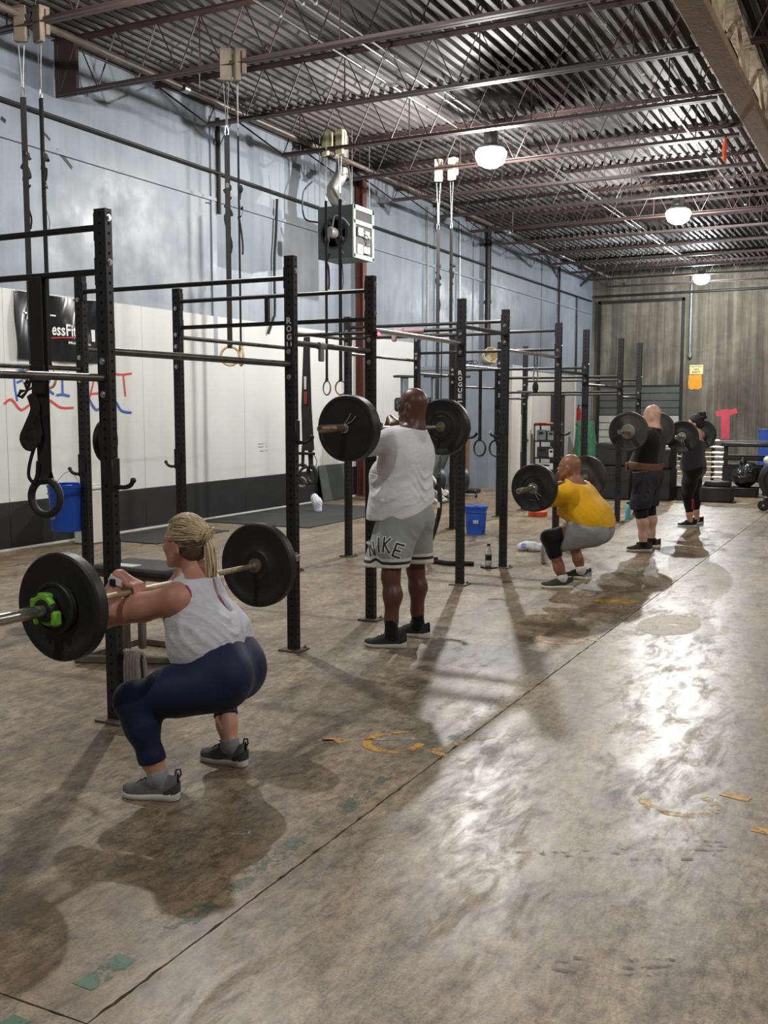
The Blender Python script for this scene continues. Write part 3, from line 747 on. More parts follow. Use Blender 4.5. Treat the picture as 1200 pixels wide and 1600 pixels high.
MB().bbox(((XF + XB) / 2 - .02, RY[3], 2.47), (.035, .035, .22), .003).build('strut', M_BLACKSTEEL, rig)
# pink tape and a grey rag end on the bars, red timer light
M_PINKTAPE = mat('dusty_pink_tape', (186, 150, 152), 0.7); M_GREYTAPE = mat('silver_duct_tape', (134, 136, 134), 0.5)
mb = MB(); mb.tube([(-4.42, RY[4], 2.41), (-4.10, RY[4], 2.41)], .0235, 10); mb.tube([(-4.42, RY[4], 2.41), (-4.32, RY[4], 2.41)], .032, 10); mb.bbox((-4.42, RY[4], 2.36), (.05, .03, .09), .01); mb.build('tape_wrap', M_PINKTAPE, rig)
mb = MB(); mb.bbox((XF, 6.36, 2.06), (.03, .05, .11), .008); mb.tube([(XF, 6.32, 2.115), (XF, 6.40, 2.115)], .026, 10); mb.build('tape_wrap', M_GREYTAPE, rig)
MB().bbox((.05, -.0, 2.245), (.03, .03, .04), .004).build('light_box', M_BLACKSTEEL, ups[('f', 3)])
MB().ball((.068, -.0, 2.245), .014).build('red_light', emit('red_indicator', (1, .02, .04, 1), 9), ups[('f', 3)])
# white stencilled letters down two of the posts
FYM = Matrix(((1, 0, 0, 0), (0, 0, -1, -.0262), (0, 1, 0, 0), (0, 0, 0, 1)))
M_STENCIL = mat('white_stencil', (206, 206, 204), 0.5, var=0.1)
for k, top in ((2, 2.285), (4, 2.03)):
    for j, ch in enumerate('ROGUE'):
        zc = top - .024 - j * .054
        v, f = fit_text(ch, -.020, .020, zc - .021, zc + .021, FYM, 0.0, .03)
        MB().add(v, f).build('stencil_letter', M_STENCIL, ups[('f', k)], smooth=False)
    zc = top - 5 * .054 - .02
    MB().box((0, -.0265, zc), (.046, .0008, .011)).build('stencil_bar', M_STENCIL, ups[('f', k)], smooth=False)
# bar hooks clipped on the posts
hk = MB(); hk.bbox((.004, 0, .06), (.008, .062, .17), .003); hk.bbox((-.03, .028, .06), (.07, .006, .10), .002); hk.bbox((-.03, -.028, .06), (.07, .006, .10), .002)
hk.tube(smooth_line([(.004, 0, -.005), (.06, 0, -.008), (.10, 0, .004), (.118, 0, .026)], 4), .0125, 8)
HB = hk.mesh('bar_hook', M_BLACKSTEEL)
tipm = MB().ball((.120, 0, .030), .016, 10, 6).mesh('tip', M_BLACKSTEEL)
tipw = MB().ball((.120, 0, .030), .016, 10, 6).mesh('tip', M_CHROME)
for (row, i, z, s, lab, w) in (('f', 1, 1.27, 1, 'black bar hook on the nearest front upright', 0), ('b', 2, 1.18, -1, 'black bar hook on the back upright beside the blue wall bucket', 0), ('b', 3, 1.18, -1, 'black bar hook on the bare back upright before the white wall', 0),
                         ('f', 2, 1.45, 1, 'black bar hook on the lettered upright behind the squatting woman', 0), ('f', 4, 1.41, 1, 'black bar hook on the lettered upright behind the man in white', 0),
                         ('f', 5, 1.39, -1, 'bar hook with bright tip on the upright by the hanging black rings', 1), ('f', 6, 1.37, 1, 'bar hook with bright tip on upright by black shelf', 1)):
    u = ups[(row, i)].location
    t = thing('bar_hook', lab, 'hook', (u.x + .0385 * s, u.y, z), 0 if s > 0 else PI, 'bar hooks on the rig uprights')
    new('hook_body', HB, t); new('tip', tipw if w else tipm, t)

# ------------------------------------------------------------------ barbells and plates
M_SLEEVE = mat('satin_sleeve_steel', (186, 180, 172), 0.25, 0.9, var=0.15, scale=20)
M_SLEEVEB = mat('brown_worn_sleeve', (150, 124, 104), 0.4, 0.6, var=0.3, scale=30)
M_SHAFT = mat('knurled_shaft', (196, 180, 152), 0.32, 0.75, var=0.25, scale=60, bump=0.3, bscale=500)
M_BRASS = mat('tarnished_collar', (134, 126, 104), 0.4, 0.6, var=0.3, scale=20)
M_PLATE = mat('matte_bumper_rubber', (27, 27, 28), 0.5, var=0.22, scale=7, bump=0.08, bscale=40)
M_PLATEG = mat('greyed_bumper_rubber', (54, 51, 50), 0.6, var=0.15, scale=7)
M_HUBST = mat('scuffed_hub_steel', (150, 144, 128), 0.35, 0.8, var=0.25, scale=25)
M_GREENC = mat('lime_green_clamp', (112, 178, 52), 0.45, var=0.1)
def barbell(label, a, b, sl=M_SLEEVE, half=.655, slen=.42):
    """bar through the centres of its two plates a (near) and b (far)"""
    a = Vector(a); b = Vector(b); c = (a + b) / 2; M = along(c, b); M.translation = c
    t = thing('barbell', label, 'barbell', c); t.matrix_world = M
    t.location = c; t.rotation_euler = M.to_euler()
    MB().lathe([(.014, -half), (.014, half)], 12).build('shaft', M_SHAFT, t)
    for s in (-1, 1):
        MB().lathe([(.018, half * s), (.036, (half - .002) * s), (.037, (half + .013) * s), (.025, (half + .015) * s)], 18).build('collar', M_BRASS, t)
        MB().lathe([(.025, (half + .015) * s), (.025, (half + slen - .003) * s), (.022, (half + slen) * s), (.010, (half + slen) * s), (.010, (half + slen - .012) * s), (0, (half + slen - .012) * s)], 18, cap=False).build('sleeve', sl, t)
    return t, M
def plate_meshes(kind, r, th):
    h = th / 2
    if kind == 'stepped':   prof = [(.026, -h), (.075, -h), (.082, -h + .006), (.17, -h + .008), (.178, -h + .002), (r - .008, -h), (r, -h + .008)]
    elif kind == 'flat':    prof = [(.026, -h), (.06, -h), (.19, -h + .002), (.196, -h - .003), (r - .006, -h - .001), (r, -h + .006)]
    elif kind == 'ridged':  prof = [(.026, -h), (.085, -h), (.09, -h + .008), (.105, -h + .009), (.11, -h + .003), (.165, -h + .012), (.185, -h + .002), (r - .01, -h), (r, -h + .012)]
    else:                   prof = [(.026, -h + .004), (.08, -h + .004), (.088, -h + .010), (r - .035, -h + .012), (r - .03, -h + .002), (r - .008, -h), (r, -h + .008)]
    prof = prof + [(q, -z) for q, z in reversed(prof)] + [prof[0]]
    body = MB().lathe(prof, 48, cap=False)
    return body
def plate(name, label, M, z, kind, r, th, m=M_PLATE, hub=None, group=None):
    """a plate slid on the bar at signed distance z from its middle"""
    t = thing(name, label, 'weight plate', (0, 0, 0), 0, group)
    W = M @ TR((0, 0, z)); t.location = W.translation; t.rotation_euler = W.to_euler()
    plate_meshes(kind, r, th).build('rubber_disc', m, t)
    hr, hm = hub or (.045, M_HUBST)
    for s in (-1, 1):
        MB().lathe([(.0255, s * (th / 2 - .004)), (hr, s * (th / 2 - .004)), (hr, s * (th / 2 + .004)), (hr - .006, s * (th / 2 + .005)), (.0255, s * (th / 2 + .005)), (.0255, s * (th / 2 - .004))], 28, cap=False).build('hub_ring', hm, t)
    return t
GP = 'bumper plates loaded on the barbells'
# woman in grey
B1, M1 = barbell("bright barbell held by the squatting woman in the grey tank top", (-3.012, 3.061, .873), (-3.0, 4.47, .853))
plate('bumper_plate', 'black bumper plate nearest the camera, low at the woman in grey', M1, -.700, 'stepped', .222, .062, M_PLATE, (.04, M_PLATE), GP)
plate('bumper_plate', 'black bumper plate on the far end of the bar of the woman in grey', M1, .700, 'stepped', .222, .062, M_PLATE, (.038, M_HUBST), GP)
t = thing('change_plate', 'small black change plate in front of the nearest bumper plate', 'weight plate'); W = M1 @ TR((0, 0, -.745)); t.location = W.translation; t.rotation_euler = W.to_euler()
MB().lathe([(.026, -.013), (.055, -.013), (.062, -.008), (.085, -.008), (.09, -.013), (.102, -.013), (.107, -.008), (.107, .013), (.026, .013), (.026, -.013)], 36, cap=False).build('disc', M_PLATE, t)
clm = thing('bar_clamp', 'lime green plastic clamp locked on the nearest bar sleeve', 'clamp'); W = M1 @ TR((0, 0, -.790)); clm.location = W.translation; clm.rotation_euler = W.to_euler()
mb = MB(); mb.lathe([(.0265, -.022), (.046, -.022), (.049, -.016), (.049, .016), (.046, .022), (.0265, .022), (.0265, -.022)], 20, cap=False); mb.build('clamp_ring', M_PLATE, clm)
mb = MB()
for a0, a1, rr, zz in ((20, 150, .052, -.012), (200, 330, .052, .010)):
    mb.tube([(rr * math.cos(R(a0 + (a1 - a0) * k / 10)), rr * math.sin(R(a0 + (a1 - a0) * k / 10)), zz) for k in range(11)], .014, 8)
mb.bbox((.055, .02, -.0), (.035, .05, .045), .008); mb.bbox((-.052, -.03, 0), (.03, .06, .04), .008); mb.bbox((.0, .058, -.005), (.06, .022, .036), .006); mb.build('clamp_shell', M_GREENC, clm)
MB().bbox((.06, -.03, -.006), (.016, .07, .02), .005, rotz(-.4).to_3x3()).build('clamp_lever', M_GREENC, clm)
# man in white
B2, M2 = barbell('barbell with brown sleeves held on shoulders by the man in white', (-3.305, 6.03, 1.541), (-3.245, 7.43, 1.529), M_SLEEVEB)
plate('bumper_plate', 'smooth black bumper plate at the near shoulder of the man in white', M2, -.716, 'flat', .222, .092, M_PLATE, (.034, M_PLATE), GP)
plate('bumper_plate', 'black bumper plate with pale ring groove behind the head of the man in white', M2, .716, 'ridged', .222, .092, M_PLATE, (.04, M_BRASS), GP)
def spring_clip(label, M, z, ang=0.0):
    t = thing('spring_clip', label, 'clip'); W = M @ TR((0, 0, z)) @ rotz(ang); t.location = W.translation; t.rotation_euler = W.to_euler()
    pts = [(.029 * math.cos(2 * PI * k / 12), .029 * math.sin(2 * PI * k / 12), -.014 + .0055 * k / 6) for k in range(37)]
    MB().tube(pts, .003, 6).build('coil', M_CHROME, t)
    for s in (-1, 1):
        MB().tube([(.028, .004 * s, .004 * s), (.07, .02 + .014 * s, .004 * s), (.115, .03 + .02 * s, .002 * s)], .003, 6).build('handle', M_CHROME, t)
spring_clip('chrome spring clip on the near sleeve of the man in white', M2, -.785, R(115))
# man in yellow
B3, M3 = barbell('barbell held by the squatting man in yellow', (-2.975, 8.93, .955), (-2.89, 10.29, .975), M_BRASS)
plate('bumper_plate', 'black bumper plate in front of the man in yellow', M3, -.70, 'ridged', .218, .075, M_PLATE, (.05, M_HUBST), GP)
plate('bumper_plate', 'dark grey bumper plate behind the head of the man in yellow', M3, .70, 'stepped', .218, .06, M_PLATEG, (.036, M_HUBST), GP)
spring_clip('chrome spring clip on the sleeve of the man in yellow', M3, -.765, R(-150))
# bald man in black
B4, M4 = barbell('barbell held by the bald man in black', (-2.755, 11.52, 1.418), (-2.735, 12.90, 1.410))
plate('bumper_plate', 'grey bumper plate with big steel hub in front of the bald man', M4, -.69, 'deep', .222, .06, M_PLATEG, (.082, M_HUBST), GP)
plate('bumper_plate', 'grey bumper plate behind the neck of the bald man', M4, .69, 'deep', .222, .06, M_PLATEG, (.082, M_HUBST), GP)
# far woman
B5, M5 = barbell('barbell held by the dark haired woman farthest down the row', (-2.70, 14.36, 1.29), (-2.69, 15.73, 1.29))
plate('bumper_plate', 'black bumper plate with steel hub in front of the dark haired woman', M5, -.69, 'stepped', .222, .06, M_PLATE, (.062, M_HUBST), GP)
plate('bumper_plate', 'black bumper plate behind the dark haired woman', M5, .69, 'stepped', .222, .06, M_PLATE, (.062, M_HUBST), GP)
spring_clip('chrome spring clip on the sleeve of the dark haired woman', M5, -.75, R(-120))
# ------------------------------------------------------------------ people: one blended surface per body, clothes as shells over it
class Sdf:
    """a blended solid: tapered limbs and ellipsoids joined with smooth unions"""
    def __init__(s): s.ops = []; s.cuts = []; s.disp = []
    def cone(s, a, b, ra, rb, k=.03):
        a = np.array(a, float); b = np.array(b, float)
        def f(P, a=a, b=b, ra=ra, rb=rb):
            ba = b - a; h = np.clip(((P - a) @ ba) / max(ba @ ba, 1e-9), 0, 1)
            return np.linalg.norm(P - a - h[..., None] * ba, axis=-1) - (ra + (rb - ra) * h)
        m = max(ra, rb); s.ops.append(('+', f, np.minimum(a, b) - m, np.maximum(a, b) + m, k)); return s
    def ell(s, c, r, k=.03, rot=None, op='+'):
        c = np.array(c, float); r = np.array(r, float); Q = np.eye(3) if rot is None else np.array(rot, float)
        def f(P, c=c, r=r, Q=Q):
            q = (P - c) @ Q; k0 = np.linalg.norm(q / r, axis=-1); k1 = np.linalg.norm(q / (r * r), axis=-1)
            return k0 * (k0 - 1) / np.maximum(k1, 1e-6)
        m = np.abs(Q) @ r; s.ops.append((op, f, c - m, c + m, k)); return s
    def chain(s, pts, rs, k=.03):
        for i in range(len(pts) - 1): s.cone(pts[i], pts[i + 1], rs[i], rs[i + 1], k)
        return s
    def cut(s, p, n, rad=None):
        """keep the side away from n; rad limits the cut to a ball round p"""
        s.cuts.append((np.array(p, float), np.array(n, float) / np.linalg.norm(n), rad)); return s
    def inflate(s, d):
        t = Sdf(); t.ops = list(s.ops); t.cuts = list(s.cuts); t.disp = list(s.disp); t.off = d; return t
    off = 0.0
    def merged(s, *others):
        t = Sdf(); t.ops = list(s.ops)
        for o in others: t.ops += o.ops
        t.cuts = list(s.cuts); t.off = s.off; return t
    def field(s, vox, lo=None, hi=None):
        pad = 3 * vox + abs(s.off) + .02
        lo = np.min([o[2] for o in s.ops if o[0] == '+'], axis=0) - pad if lo is None else np.array(lo)
        hi = np.max([o[3] for o in s.ops if o[0] == '+'], axis=0) + pad if hi is None else np.array(hi)
        N = np.ceil((hi - lo) / vox).astype(int) + 1
        ax = [lo[i] + vox * np.arange(N[i]) for i in range(3)]
        D = np.full(N, 0.5, np.float32)
        for op, f, a, b, k in s.ops:
            m = k + abs(s.off) + 3 * vox + .01
            i0 = np.clip(np.floor((a - m - lo) / vox).astype(int), 0, N); i1 = np.clip(np.ceil((b + m - lo) / vox).astype(int) + 1, 0, N)
            if np.any(i1 <= i0): continue
            sl = tuple(slice(i0[i], i1[i]) for i in range(3))
            P = np.stack(np.meshgrid(*[ax[i][sl[i]] for i in range(3)], indexing='ij'), -1)
            d = f(P).astype(np.float32); o = D[sl]
            if op == '+':
                h = np.maximum(k - np.abs(o - d), 0) / k; D[sl] = np.minimum(o, d) - h * h * k * .25
            else:
                h = np.maximum(k - np.abs(o + d), 0) / k; D[sl] = np.maximum(o, -d) + h * h * k * .25
        D -= s.off
        need = s.disp or s.cuts
        if need:
            near = np.abs(D) < .06
            P = np.stack(np.meshgrid(*ax, indexing='ij'), -1)
            for g in s.disp: D[near] += g(P[near]).astype(np.float32)
            for p, n, rad in s.cuts:
                e = ((P - p) @ n).astype(np.float32)
                if rad is None: D = np.maximum(D, e)
                else:
                    w = np.linalg.norm(P - p, axis=-1) < rad; D = np.where(w, np.maximum(D, e), D)
        return D, lo
    def surface(s, vox, lo=None, hi=None, relax=1):
        D, lo = s.field(vox, lo, hi)
        return nets(D, lo, vox, relax)
def nets(D, lo, vox, relax=1):
    """naive surface nets: (verts, quads) of the zero level"""
    S = D < 0; n = np.array(D.shape)
    c = np.zeros(n - 1, np.int16); acc = np.zeros((*(n - 1), 3), np.float32); cnt = np.zeros(n - 1, np.float32)
    corner = lambda A, i, j, k: A[i:n[0] - 1 + i, j:n[1] - 1 + j, k:n[2] - 1 + k]
    for i in (0, 1):
        for j in (0, 1):
            for k in (0, 1): c += corner(S, i, j, k)
    act = (c > 0) & (c < 8)
    ids = np.argwhere(act)
    pos = np.zeros((len(ids), 3)); num = np.zeros(len(ids))
    I = ids.T
    for ax in range(3):
        o = [a for a in range(3) if a != ax]
        for u in (0, 1):
            for v in (0, 1):
                d0 = [0, 0, 0]; d0[o[0]] = u; d0[o[1]] = v; d1 = list(d0); d1[ax] = 1
                a = D[I[0] + d0[0], I[1] + d0[1], I[2] + d0[2]]; b = D[I[0] + d1[0], I[1] + d1[1], I[2] + d1[2]]
                x = (a < 0) != (b < 0); t = np.where(x, a / np.where(x, a - b, 1), 0)
                q = np.tile(np.array(d0, float), (len(ids), 1)); q[:, ax] = t
                pos += q * x[:, None]; num += x
    V = (ids + pos / np.maximum(num, 1)[:, None]) * vox + lo
    idx = np.full(n - 1, -1, np.int64); idx[act] = np.arange(len(ids))
    F = []
    for ax in range(3):
        o = [(ax + 1) % 3, (ax + 2) % 3]
        sl0 = [slice(None)] * 3; sl1 = [slice(None)] * 3; sl0[ax] = slice(0, -1); sl1[ax] = slice(1, None)
        e = S[tuple(sl0)] != S[tuple(sl1)]
        q = np.argwhere(e); q = q[(q[:, o[0]] > 0) & (q[:, o[1]] > 0) & (q[:, o[0]] < n[o[0]] - 1) & (q[:, o[1]] < n[o[1]] - 1)]
        if not len(q): continue
        ins = S[q[:, 0], q[:, 1], q[:, 2]]
        def at(du, dv):
            r = q.copy(); r[:, o[0]] -= du; r[:, o[1]] -= dv; return idx[r[:, 0], r[:, 1], r[:, 2]]
        quad = np.stack([at(1, 1), at(0, 1), at(0, 0), at(1, 0)], 1)
        quad[~ins] = quad[~ins][:, ::-1]
        F.append(quad)
    F = np.concatenate(F); F = F[(F >= 0).all(1)]
    for _ in range(relax):
        s_ = np.zeros_like(V); m = np.zeros(len(V))
        for a in range(4):
            i, j = F[:, a], F[:, (a + 1) % 4]
            np.add.at(s_, i, V[j]); np.add.at(m, i, 1); np.add.at(s_, j, V[i]); np.add.at(m, j, 1)
        V = V * .5 + .5 * s_ / np.maximum(m, 1)[:, None]
    return V, F
def np_mesh(name, V, F, mats, base=(0, 0, 0), midx=None):
    me = bpy.data.meshes.new(name); V = V - np.array(base)
    me.vertices.add(len(V)); me.vertices.foreach_set('co', V.astype(np.float32).ravel())
    me.loops.add(F.size); me.polygons.add(len(F)); me.loops.foreach_set('vertex_index', F.astype(np.int32).ravel())
    me.polygons.foreach_set('loop_start', np.arange(0, F.size, 4, dtype=np.int32)); me.polygons.foreach_set('loop_total', np.full(len(F), 4, np.int32))
    me.polygons.foreach_set('use_smooth', np.ones(len(F), bool))
    for m in (mats if isinstance(mats, (list, tuple)) else [mats]): me.materials.append(m)
    if midx is not None: me.polygons.foreach_set('material_index', midx.astype(np.int32))
    me.update(calc_edges=True); me.validate()
    return me
v3 = lambda *a: np.array(a, float)
def unit(a): a = np.array(a, float); return a / np.linalg.norm(a)

def head_sdf(S, c, F, L, U, s=1.0, k=.022):
    """skull, face, jaw, nose, lips, brow, eyes, ears; c is the skull centre"""
    c = v3(*c); p = lambda f, l, u: c + (F * f + L * l + U * u) * s
    Q = np.stack([F, L, U], 1)
    S.ell(p(-.012, 0, .022), np.array([.098, .077, .092]) * s, k, Q)
    S.ell(p(.030, 0, -.035), np.array([.062, .060, .088]) * s, k, Q)
    for sg in (-1, 1):
        S.cone(p(-.005, .056 * sg, -.055), p(.058, .018 * sg, -.104), .020 * s, .017 * s, k)
        S.ell(p(.062, .034 * sg, -.030), np.array([.024, .024, .022]) * s, .02, Q)
        S.cone(p(.086, .012 * sg, .012), p(.070, .046 * sg, .012), .010 * s, .010 * s, .016)
        S.ell(p(.086, .031 * sg, -.008), np.array([.016, .017, .012]) * s, .012, Q, '-')
        S.ell(p(.074, .031 * sg, -.008), np.array([.0125, .0125, .0125]) * s, .004, Q)
        ea = unit(F * .93 + L * sg * .12 - U * .0)
        S.ell(p(-.012, .079 * sg, -.022), np.array([.020, .011, .033]) * s, .010, np.stack([unit(F - .25 * U), unit(L + .35 * sg * -F * 0), unit(U + .25 * F)], 1))
        S.ell(p(-.004, .092 * sg, -.020), np.array([.010, .006, .019]) * s, .006, Q, '-')
    S.cone(p(.082, 0, .002), p(.108, 0, -.032), .008 * s, .0125 * s, .012)
    for sg in (-1, 1): S.ell(p(.097, .011 * sg, -.037), np.array([.012, .009, .009]) * s, .008, Q)
    S.ell(p(.084, 0, -.066), np.array([.014, .024, .0075]) * s, .008, Q); S.ell(p(.082, 0, -.078), np.array([.013, .020, .0075]) * s, .008, Q)
    S.ell(p(.072, 0, -.106), np.array([.020, .022, .018]) * s, .018, Q)

def hand_sdf(S, w, bar, ax, out, s=1.0, side=1, r=.0095):
    """fist closed on a bar: w wrist, bar a point on its axis, ax along it (towards the little finger), out = from bar towards the knuckles"""
    w = v3(*w); bar = v3(*bar); ax = unit(ax); e1 = unit(out - ax * (out @ ax)); tow = unit(np.cross(ax, e1))
    if tow @ (w - bar) < 0: tow = -tow                    # tow: from the bar back towards the wrist side
    rad = .014 + r + .001
    P = lambda a, t, rr=rad: bar + ax * a + (e1 * math.cos(t) + tow * math.sin(t)) * rr
    for i, (ln, rr) in enumerate(((.95, 1.0), (1.0, 1.05), (.96, 1.0), (.82, .88))):
        a = (i - 1.5) * .0205
        ths = [R(62), R(15), R(-50), R(-115), R(-170 * ln)]
        pts = [P(a, ths[0], rad + .008), P(a, ths[1], rad + .005), P(a, ths[2]), P(a, ths[3]), P(a * .97, ths[4])]
        S.chain(pts, [.0115 * s, .0108 * s * rr, .0098 * s * rr, .009 * s * rr, .0078 * s * rr], .006)
        S.cone(w + ax * a * .55, pts[0], .016 * s, .0125 * s, .02)
    S.cone(w, P(-.005, R(70), rad + .012), .022 * s, .020 * s, .02)
    th = [w + ax * (-.022), P(-.046, R(110), rad + .016), P(-.044, R(160), rad + .004), P(-.036, R(215), rad), P(-.024, R(240), rad)]
    S.chain(th, [.015 * s, .0135 * s, .0118 * s, .0105 * s, .0088 * s], .012)

def limb_arm(S, sh, el, wr, rs=(.056, .043, .041, .028), k=.03):
    sh, el, wr = v3(*sh), v3(*el), v3(*wr)
    S.cone(sh, sh * .55 + el * .45, rs[0], rs[0] * .90, k); S.cone(sh * .55 + el * .45, el, rs[0] * .90, rs[1], k)
    m = el * .68 + wr * .32
    S.cone(el, m, rs[2], rs[2] * 1.06, k); S.cone(m, wr, rs[2] * 1.06, rs[3], k)
def limb_leg(S, hip, kn, an, rs=(.10, .062, .058, .037), k=.04, back=(1, 0, 0)):
    hip, kn, an = v3(*hip), v3(*kn), v3(*an); b = v3(*back)
    m = hip * .5 + kn * .5
    S.cone(hip, m, rs[0], rs[0] * .45 + rs[1] * .55 + .012, k); S.cone(m, kn, rs[0] * .45 + rs[1] * .55 + .012, rs[1], k)
    c = kn * .68 + an * .32 + b * .014
    S.cone(kn, c, rs[1] * .95, rs[2], k); S.cone(c, kn * .25 + an * .75, rs[2], rs[3] * 1.08, k); S.cone(kn * .25 + an * .75, an, rs[3] * 1.08, rs[3], k)
def foot_sdf(S, heel, yaw, ln, an):
    d = v3(math.cos(yaw), math.sin(yaw), 0); h = v3(heel[0], heel[1], 0)
    S.cone(an, h + d * ln * .22 + v3(0, 0, .05), .030, .026, .02); S.cone(h + d * ln * .22 + v3(0, 0, .05), h + d * ln * .70 + v3(0, 0, .036), .026, .018, .02)

# ---- shoes
def shoe(person, heel, yaw, ln, upper, sole, name='shoe', lace=None, wid=1.0, tab=False, hi=0.0, heelm=None):
    """heel: point on the floor under the back of the heel; toe points along yaw"""
    base = person.location
    W = TR((heel[0], heel[1], 0)) @ rotz(yaw); W = TR(-base) @ W
    hw = lambda t: wid * (0.038 + .009 * math.sin(PI * min(1, max(0, (t - .25) / .95))) - .006 * math.exp(-((t - .42) / .12) ** 2)) * (math.sqrt(max(0, 1 - ((t - .80) / .2) ** 2)) if t > .80 else 1) * (math.sqrt(max(0, 1 - ((.12 - t) / .125) ** 2)) if t < .12 else 1)
    ts = [0, .015, .04, .08, .12, .2, .3, .4, .5, .6, .7, .78, .85, .90, .94, .97, .99, 1.0]
    yo = lambda t: .010 * math.sin(PI * max(0, t - .2))
    # sole: rounded slab, thick at the heel, toe kicked up
    mb = MB(); st = lambda t: .036 - .014 * t + (.004 if t < .1 else 0); kick = lambda t: .012 * max(0, (t - .78) / .22) ** 2 + .005 * max(0, (.1 - t) / .1)
    ring = []
    def loop(z, gw):
        lo = []
        for t in ts: lo.append((t * ln, yo(t) + hw(t) * gw, kick(t) + z * st(t)))
        for t in ts[::-1][1:-1]: lo.append((t * ln, yo(t) - hw(t) * gw, kick(t) + z * st(t)))
        return lo
    lo = [loop(0, .86), loop(.08, .97), loop(.5, 1.05), loop(.92, 1.04), loop(1.0, .97)]; n = len(lo[0])
    vs = [p for l in lo for p in l]; fs = []
    for a in range(4):
        for i in range(n): fs.append((a * n + i, a * n + (i + 1) % n, (a + 1) * n + (i + 1) % n, (a + 1) * n + i))
    fs += [tuple(range(n - 1, -1, -1)), tuple(4 * n + i for i in range(n))]
    mb.add([W @ Vector(p) for p in vs], fs)
    so = mb.build('sole', sole, None, smooth=True, angle=60)
    # upper: lofted half sections with an open collar
    prof = lambda t: (.085 + hi) * (1 - .10 * t / .12) if t < .12 else ((.085 + hi) * (.90 + .16 * (t - .12) / .28) if t < .40 else (.085 + hi) * 1.06 - ((.085 + hi) * 1.06 - .036) * ((t - .40) / .45) ** .85 if t < .85 else .036 - .020 * ((t - .85) / .15) ** 2)
    mb = MB(); m = 12; vs = []; fs = []
    for t in ts:
        zb = kick(t) + st(t) * .8
        for j in range(m + 1):
            a = PI * j / m; cx = math.cos(a); sx = max(0, math.sin(a))
            e = .70 if t < .42 else .85
            vs.append((t * ln + (.004 if t == 0 else 0), yo(t) + hw(t) * .97 * math.copysign(abs(cx) ** e, cx) * (1 - .25 * sx if t < .35 else 1), zb + (prof(t)) * sx ** e))
    for i in range(len(ts) - 1):
        for j in range(m): fs.append((i * (m + 1) + j, i * (m + 1) + j + 1, (i + 1) * (m + 1) + j + 1, (i + 1) * (m + 1) + j))
    mb.add([W @ Vector(p) for p in vs], fs)
    up = mb.build(name, upper, person, smooth=True, angle=70); so.parent = up
    mb = MB()
    for i in range(4):
        t = .44 + .075 * i; z = kick(t) + st(t) * .8 + prof(t) + .001
        mb.tube([W @ Vector((t * ln - .006, yo(t) - .020, z - .008)), W @ Vector((t * ln, yo(t), z + .003)), W @ Vector((t * ln + .008, yo(t) + .020, z - .008))], .003, 6)
    t = .42; z = kick(t) + st(t) * .8 + prof(t)
    for s in (-1, 1): mb.tube([W @ Vector((t * ln, yo(t), z)), W @ Vector((t * ln - .004, yo(t) + .018 * s, z + .02)), W @ Vector((t * ln + .02, yo(t) + .032 * s, z + .005)), W @ Vector((t * ln + .012, yo(t) + .006 * s, z))], .0022, 5)
    mb.build('laces', lace or upper, up)
    if heelm is not None:
        mb = MB()
        rows = []
        for t in (.0, .03, .08, .15, .22):
            zb = kick(t) + st(t) * .8
            for s in (-1, 1): rows.append((t * ln - .003, yo(t) + s * hw(t) * 1.02, zb, zb + (.045 - .12 * t)))
        vs = []; 
        order = rows[8::-2] + rows[1::2]
        for (x, y_, za, zb_) in order: vs += [W @ Vector((x, y_, za)), W @ Vector((x, y_, zb_))]
        mb.add(vs, [(2 * i, 2 * i + 2, 2 * i + 3, 2 * i + 1) for i in range(len(order) - 1)]); mb.build('heel_panel', heelm, up, angle=80)
    if tab:
        mb = MB(); z = (.085 + hi) + .02
        mb.tube([W @ Vector(q) for q in ((.004, 0, z - .01), (-.012, 0, z + .012), (-.008, 0, z + .032), (.010, 0, z + .030), (.016, 0, z + .008))], .0045, 6); mb.build('pull_tab', lace or upper, up)
    return up
def sock(person, an, heel, yaw, ln, top, r, m, name='sock'):
    d = v3(math.cos(yaw), math.sin(yaw), 0); h = v3(heel[0], heel[1], 0)
    S = Sdf(); an = v3(*an); tp = v3(*top)
    S.cone(tp + (tp - an) * .3, an, r * 1.05, r, .02); S.cone(an, h + d * ln * .24 + v3(0, 0, .06), r, r * .82, .02); S.cone(an, h + d * ln * .42 + v3(0, 0, .065), r * .9, r * .7, .02)
    S.cut(tp, tp - an)
    V, F = S.surface(.006); return new(name, np_mesh(name, V, F, m, person.location), person)
def skin(name, rgb, rough=.5, sss=.15):
    m = mat(name, rgb, rough, var=.07, scale=14, bump=.05, bscale=160)
    b = m.node_tree.nodes['Principled BSDF']; b.inputs['Subsurface Weight'].default_value = sss; b.inputs['Subsurface Radius'].default_value = (.012, .005, .003); b.inputs['Subsurface Scale'].default_value = .6
    return m
def cloth(name, rgb, rough=.85, var=.06, wr=0.0, wscale=9, stretch=(1, 1, 1), sheen=.15, weave=300):
    """cloth with a fine weave and, if asked, soft creases in its relief"""
    g = NT(name); v = g.mapped((1, 1, 1)); c = srgb(*rgb)
    n = g.noise(v, 30, 4, .6)
    g.link(g.ramp(n, [(.3, tuple(x * (1 - var) for x in c[:3]) + (1,)), (.7, tuple(min(1, x * (1 + var)) for x in c[:3]) + (1,))]), g.b.inputs['Base Color'])
    g.b.inputs['Roughness'].default_value = rough; g.b.inputs['Sheen Weight'].default_value = sheen; g.b.inputs['Specular IOR Level'].default_value = .25
    h = g.noise(v, weave, 2, .5)
    if wr:
        w = g.noise(g.mapped(stretch), wscale, 3, .5, 1.2)
        h = g.math('ADD', g.math('MULTIPLY', h, .06), g.math('MULTIPLY', w, wr)); g.bump(h, .9, .02)
    else: g.bump(h, .12, .004)
    return g.m
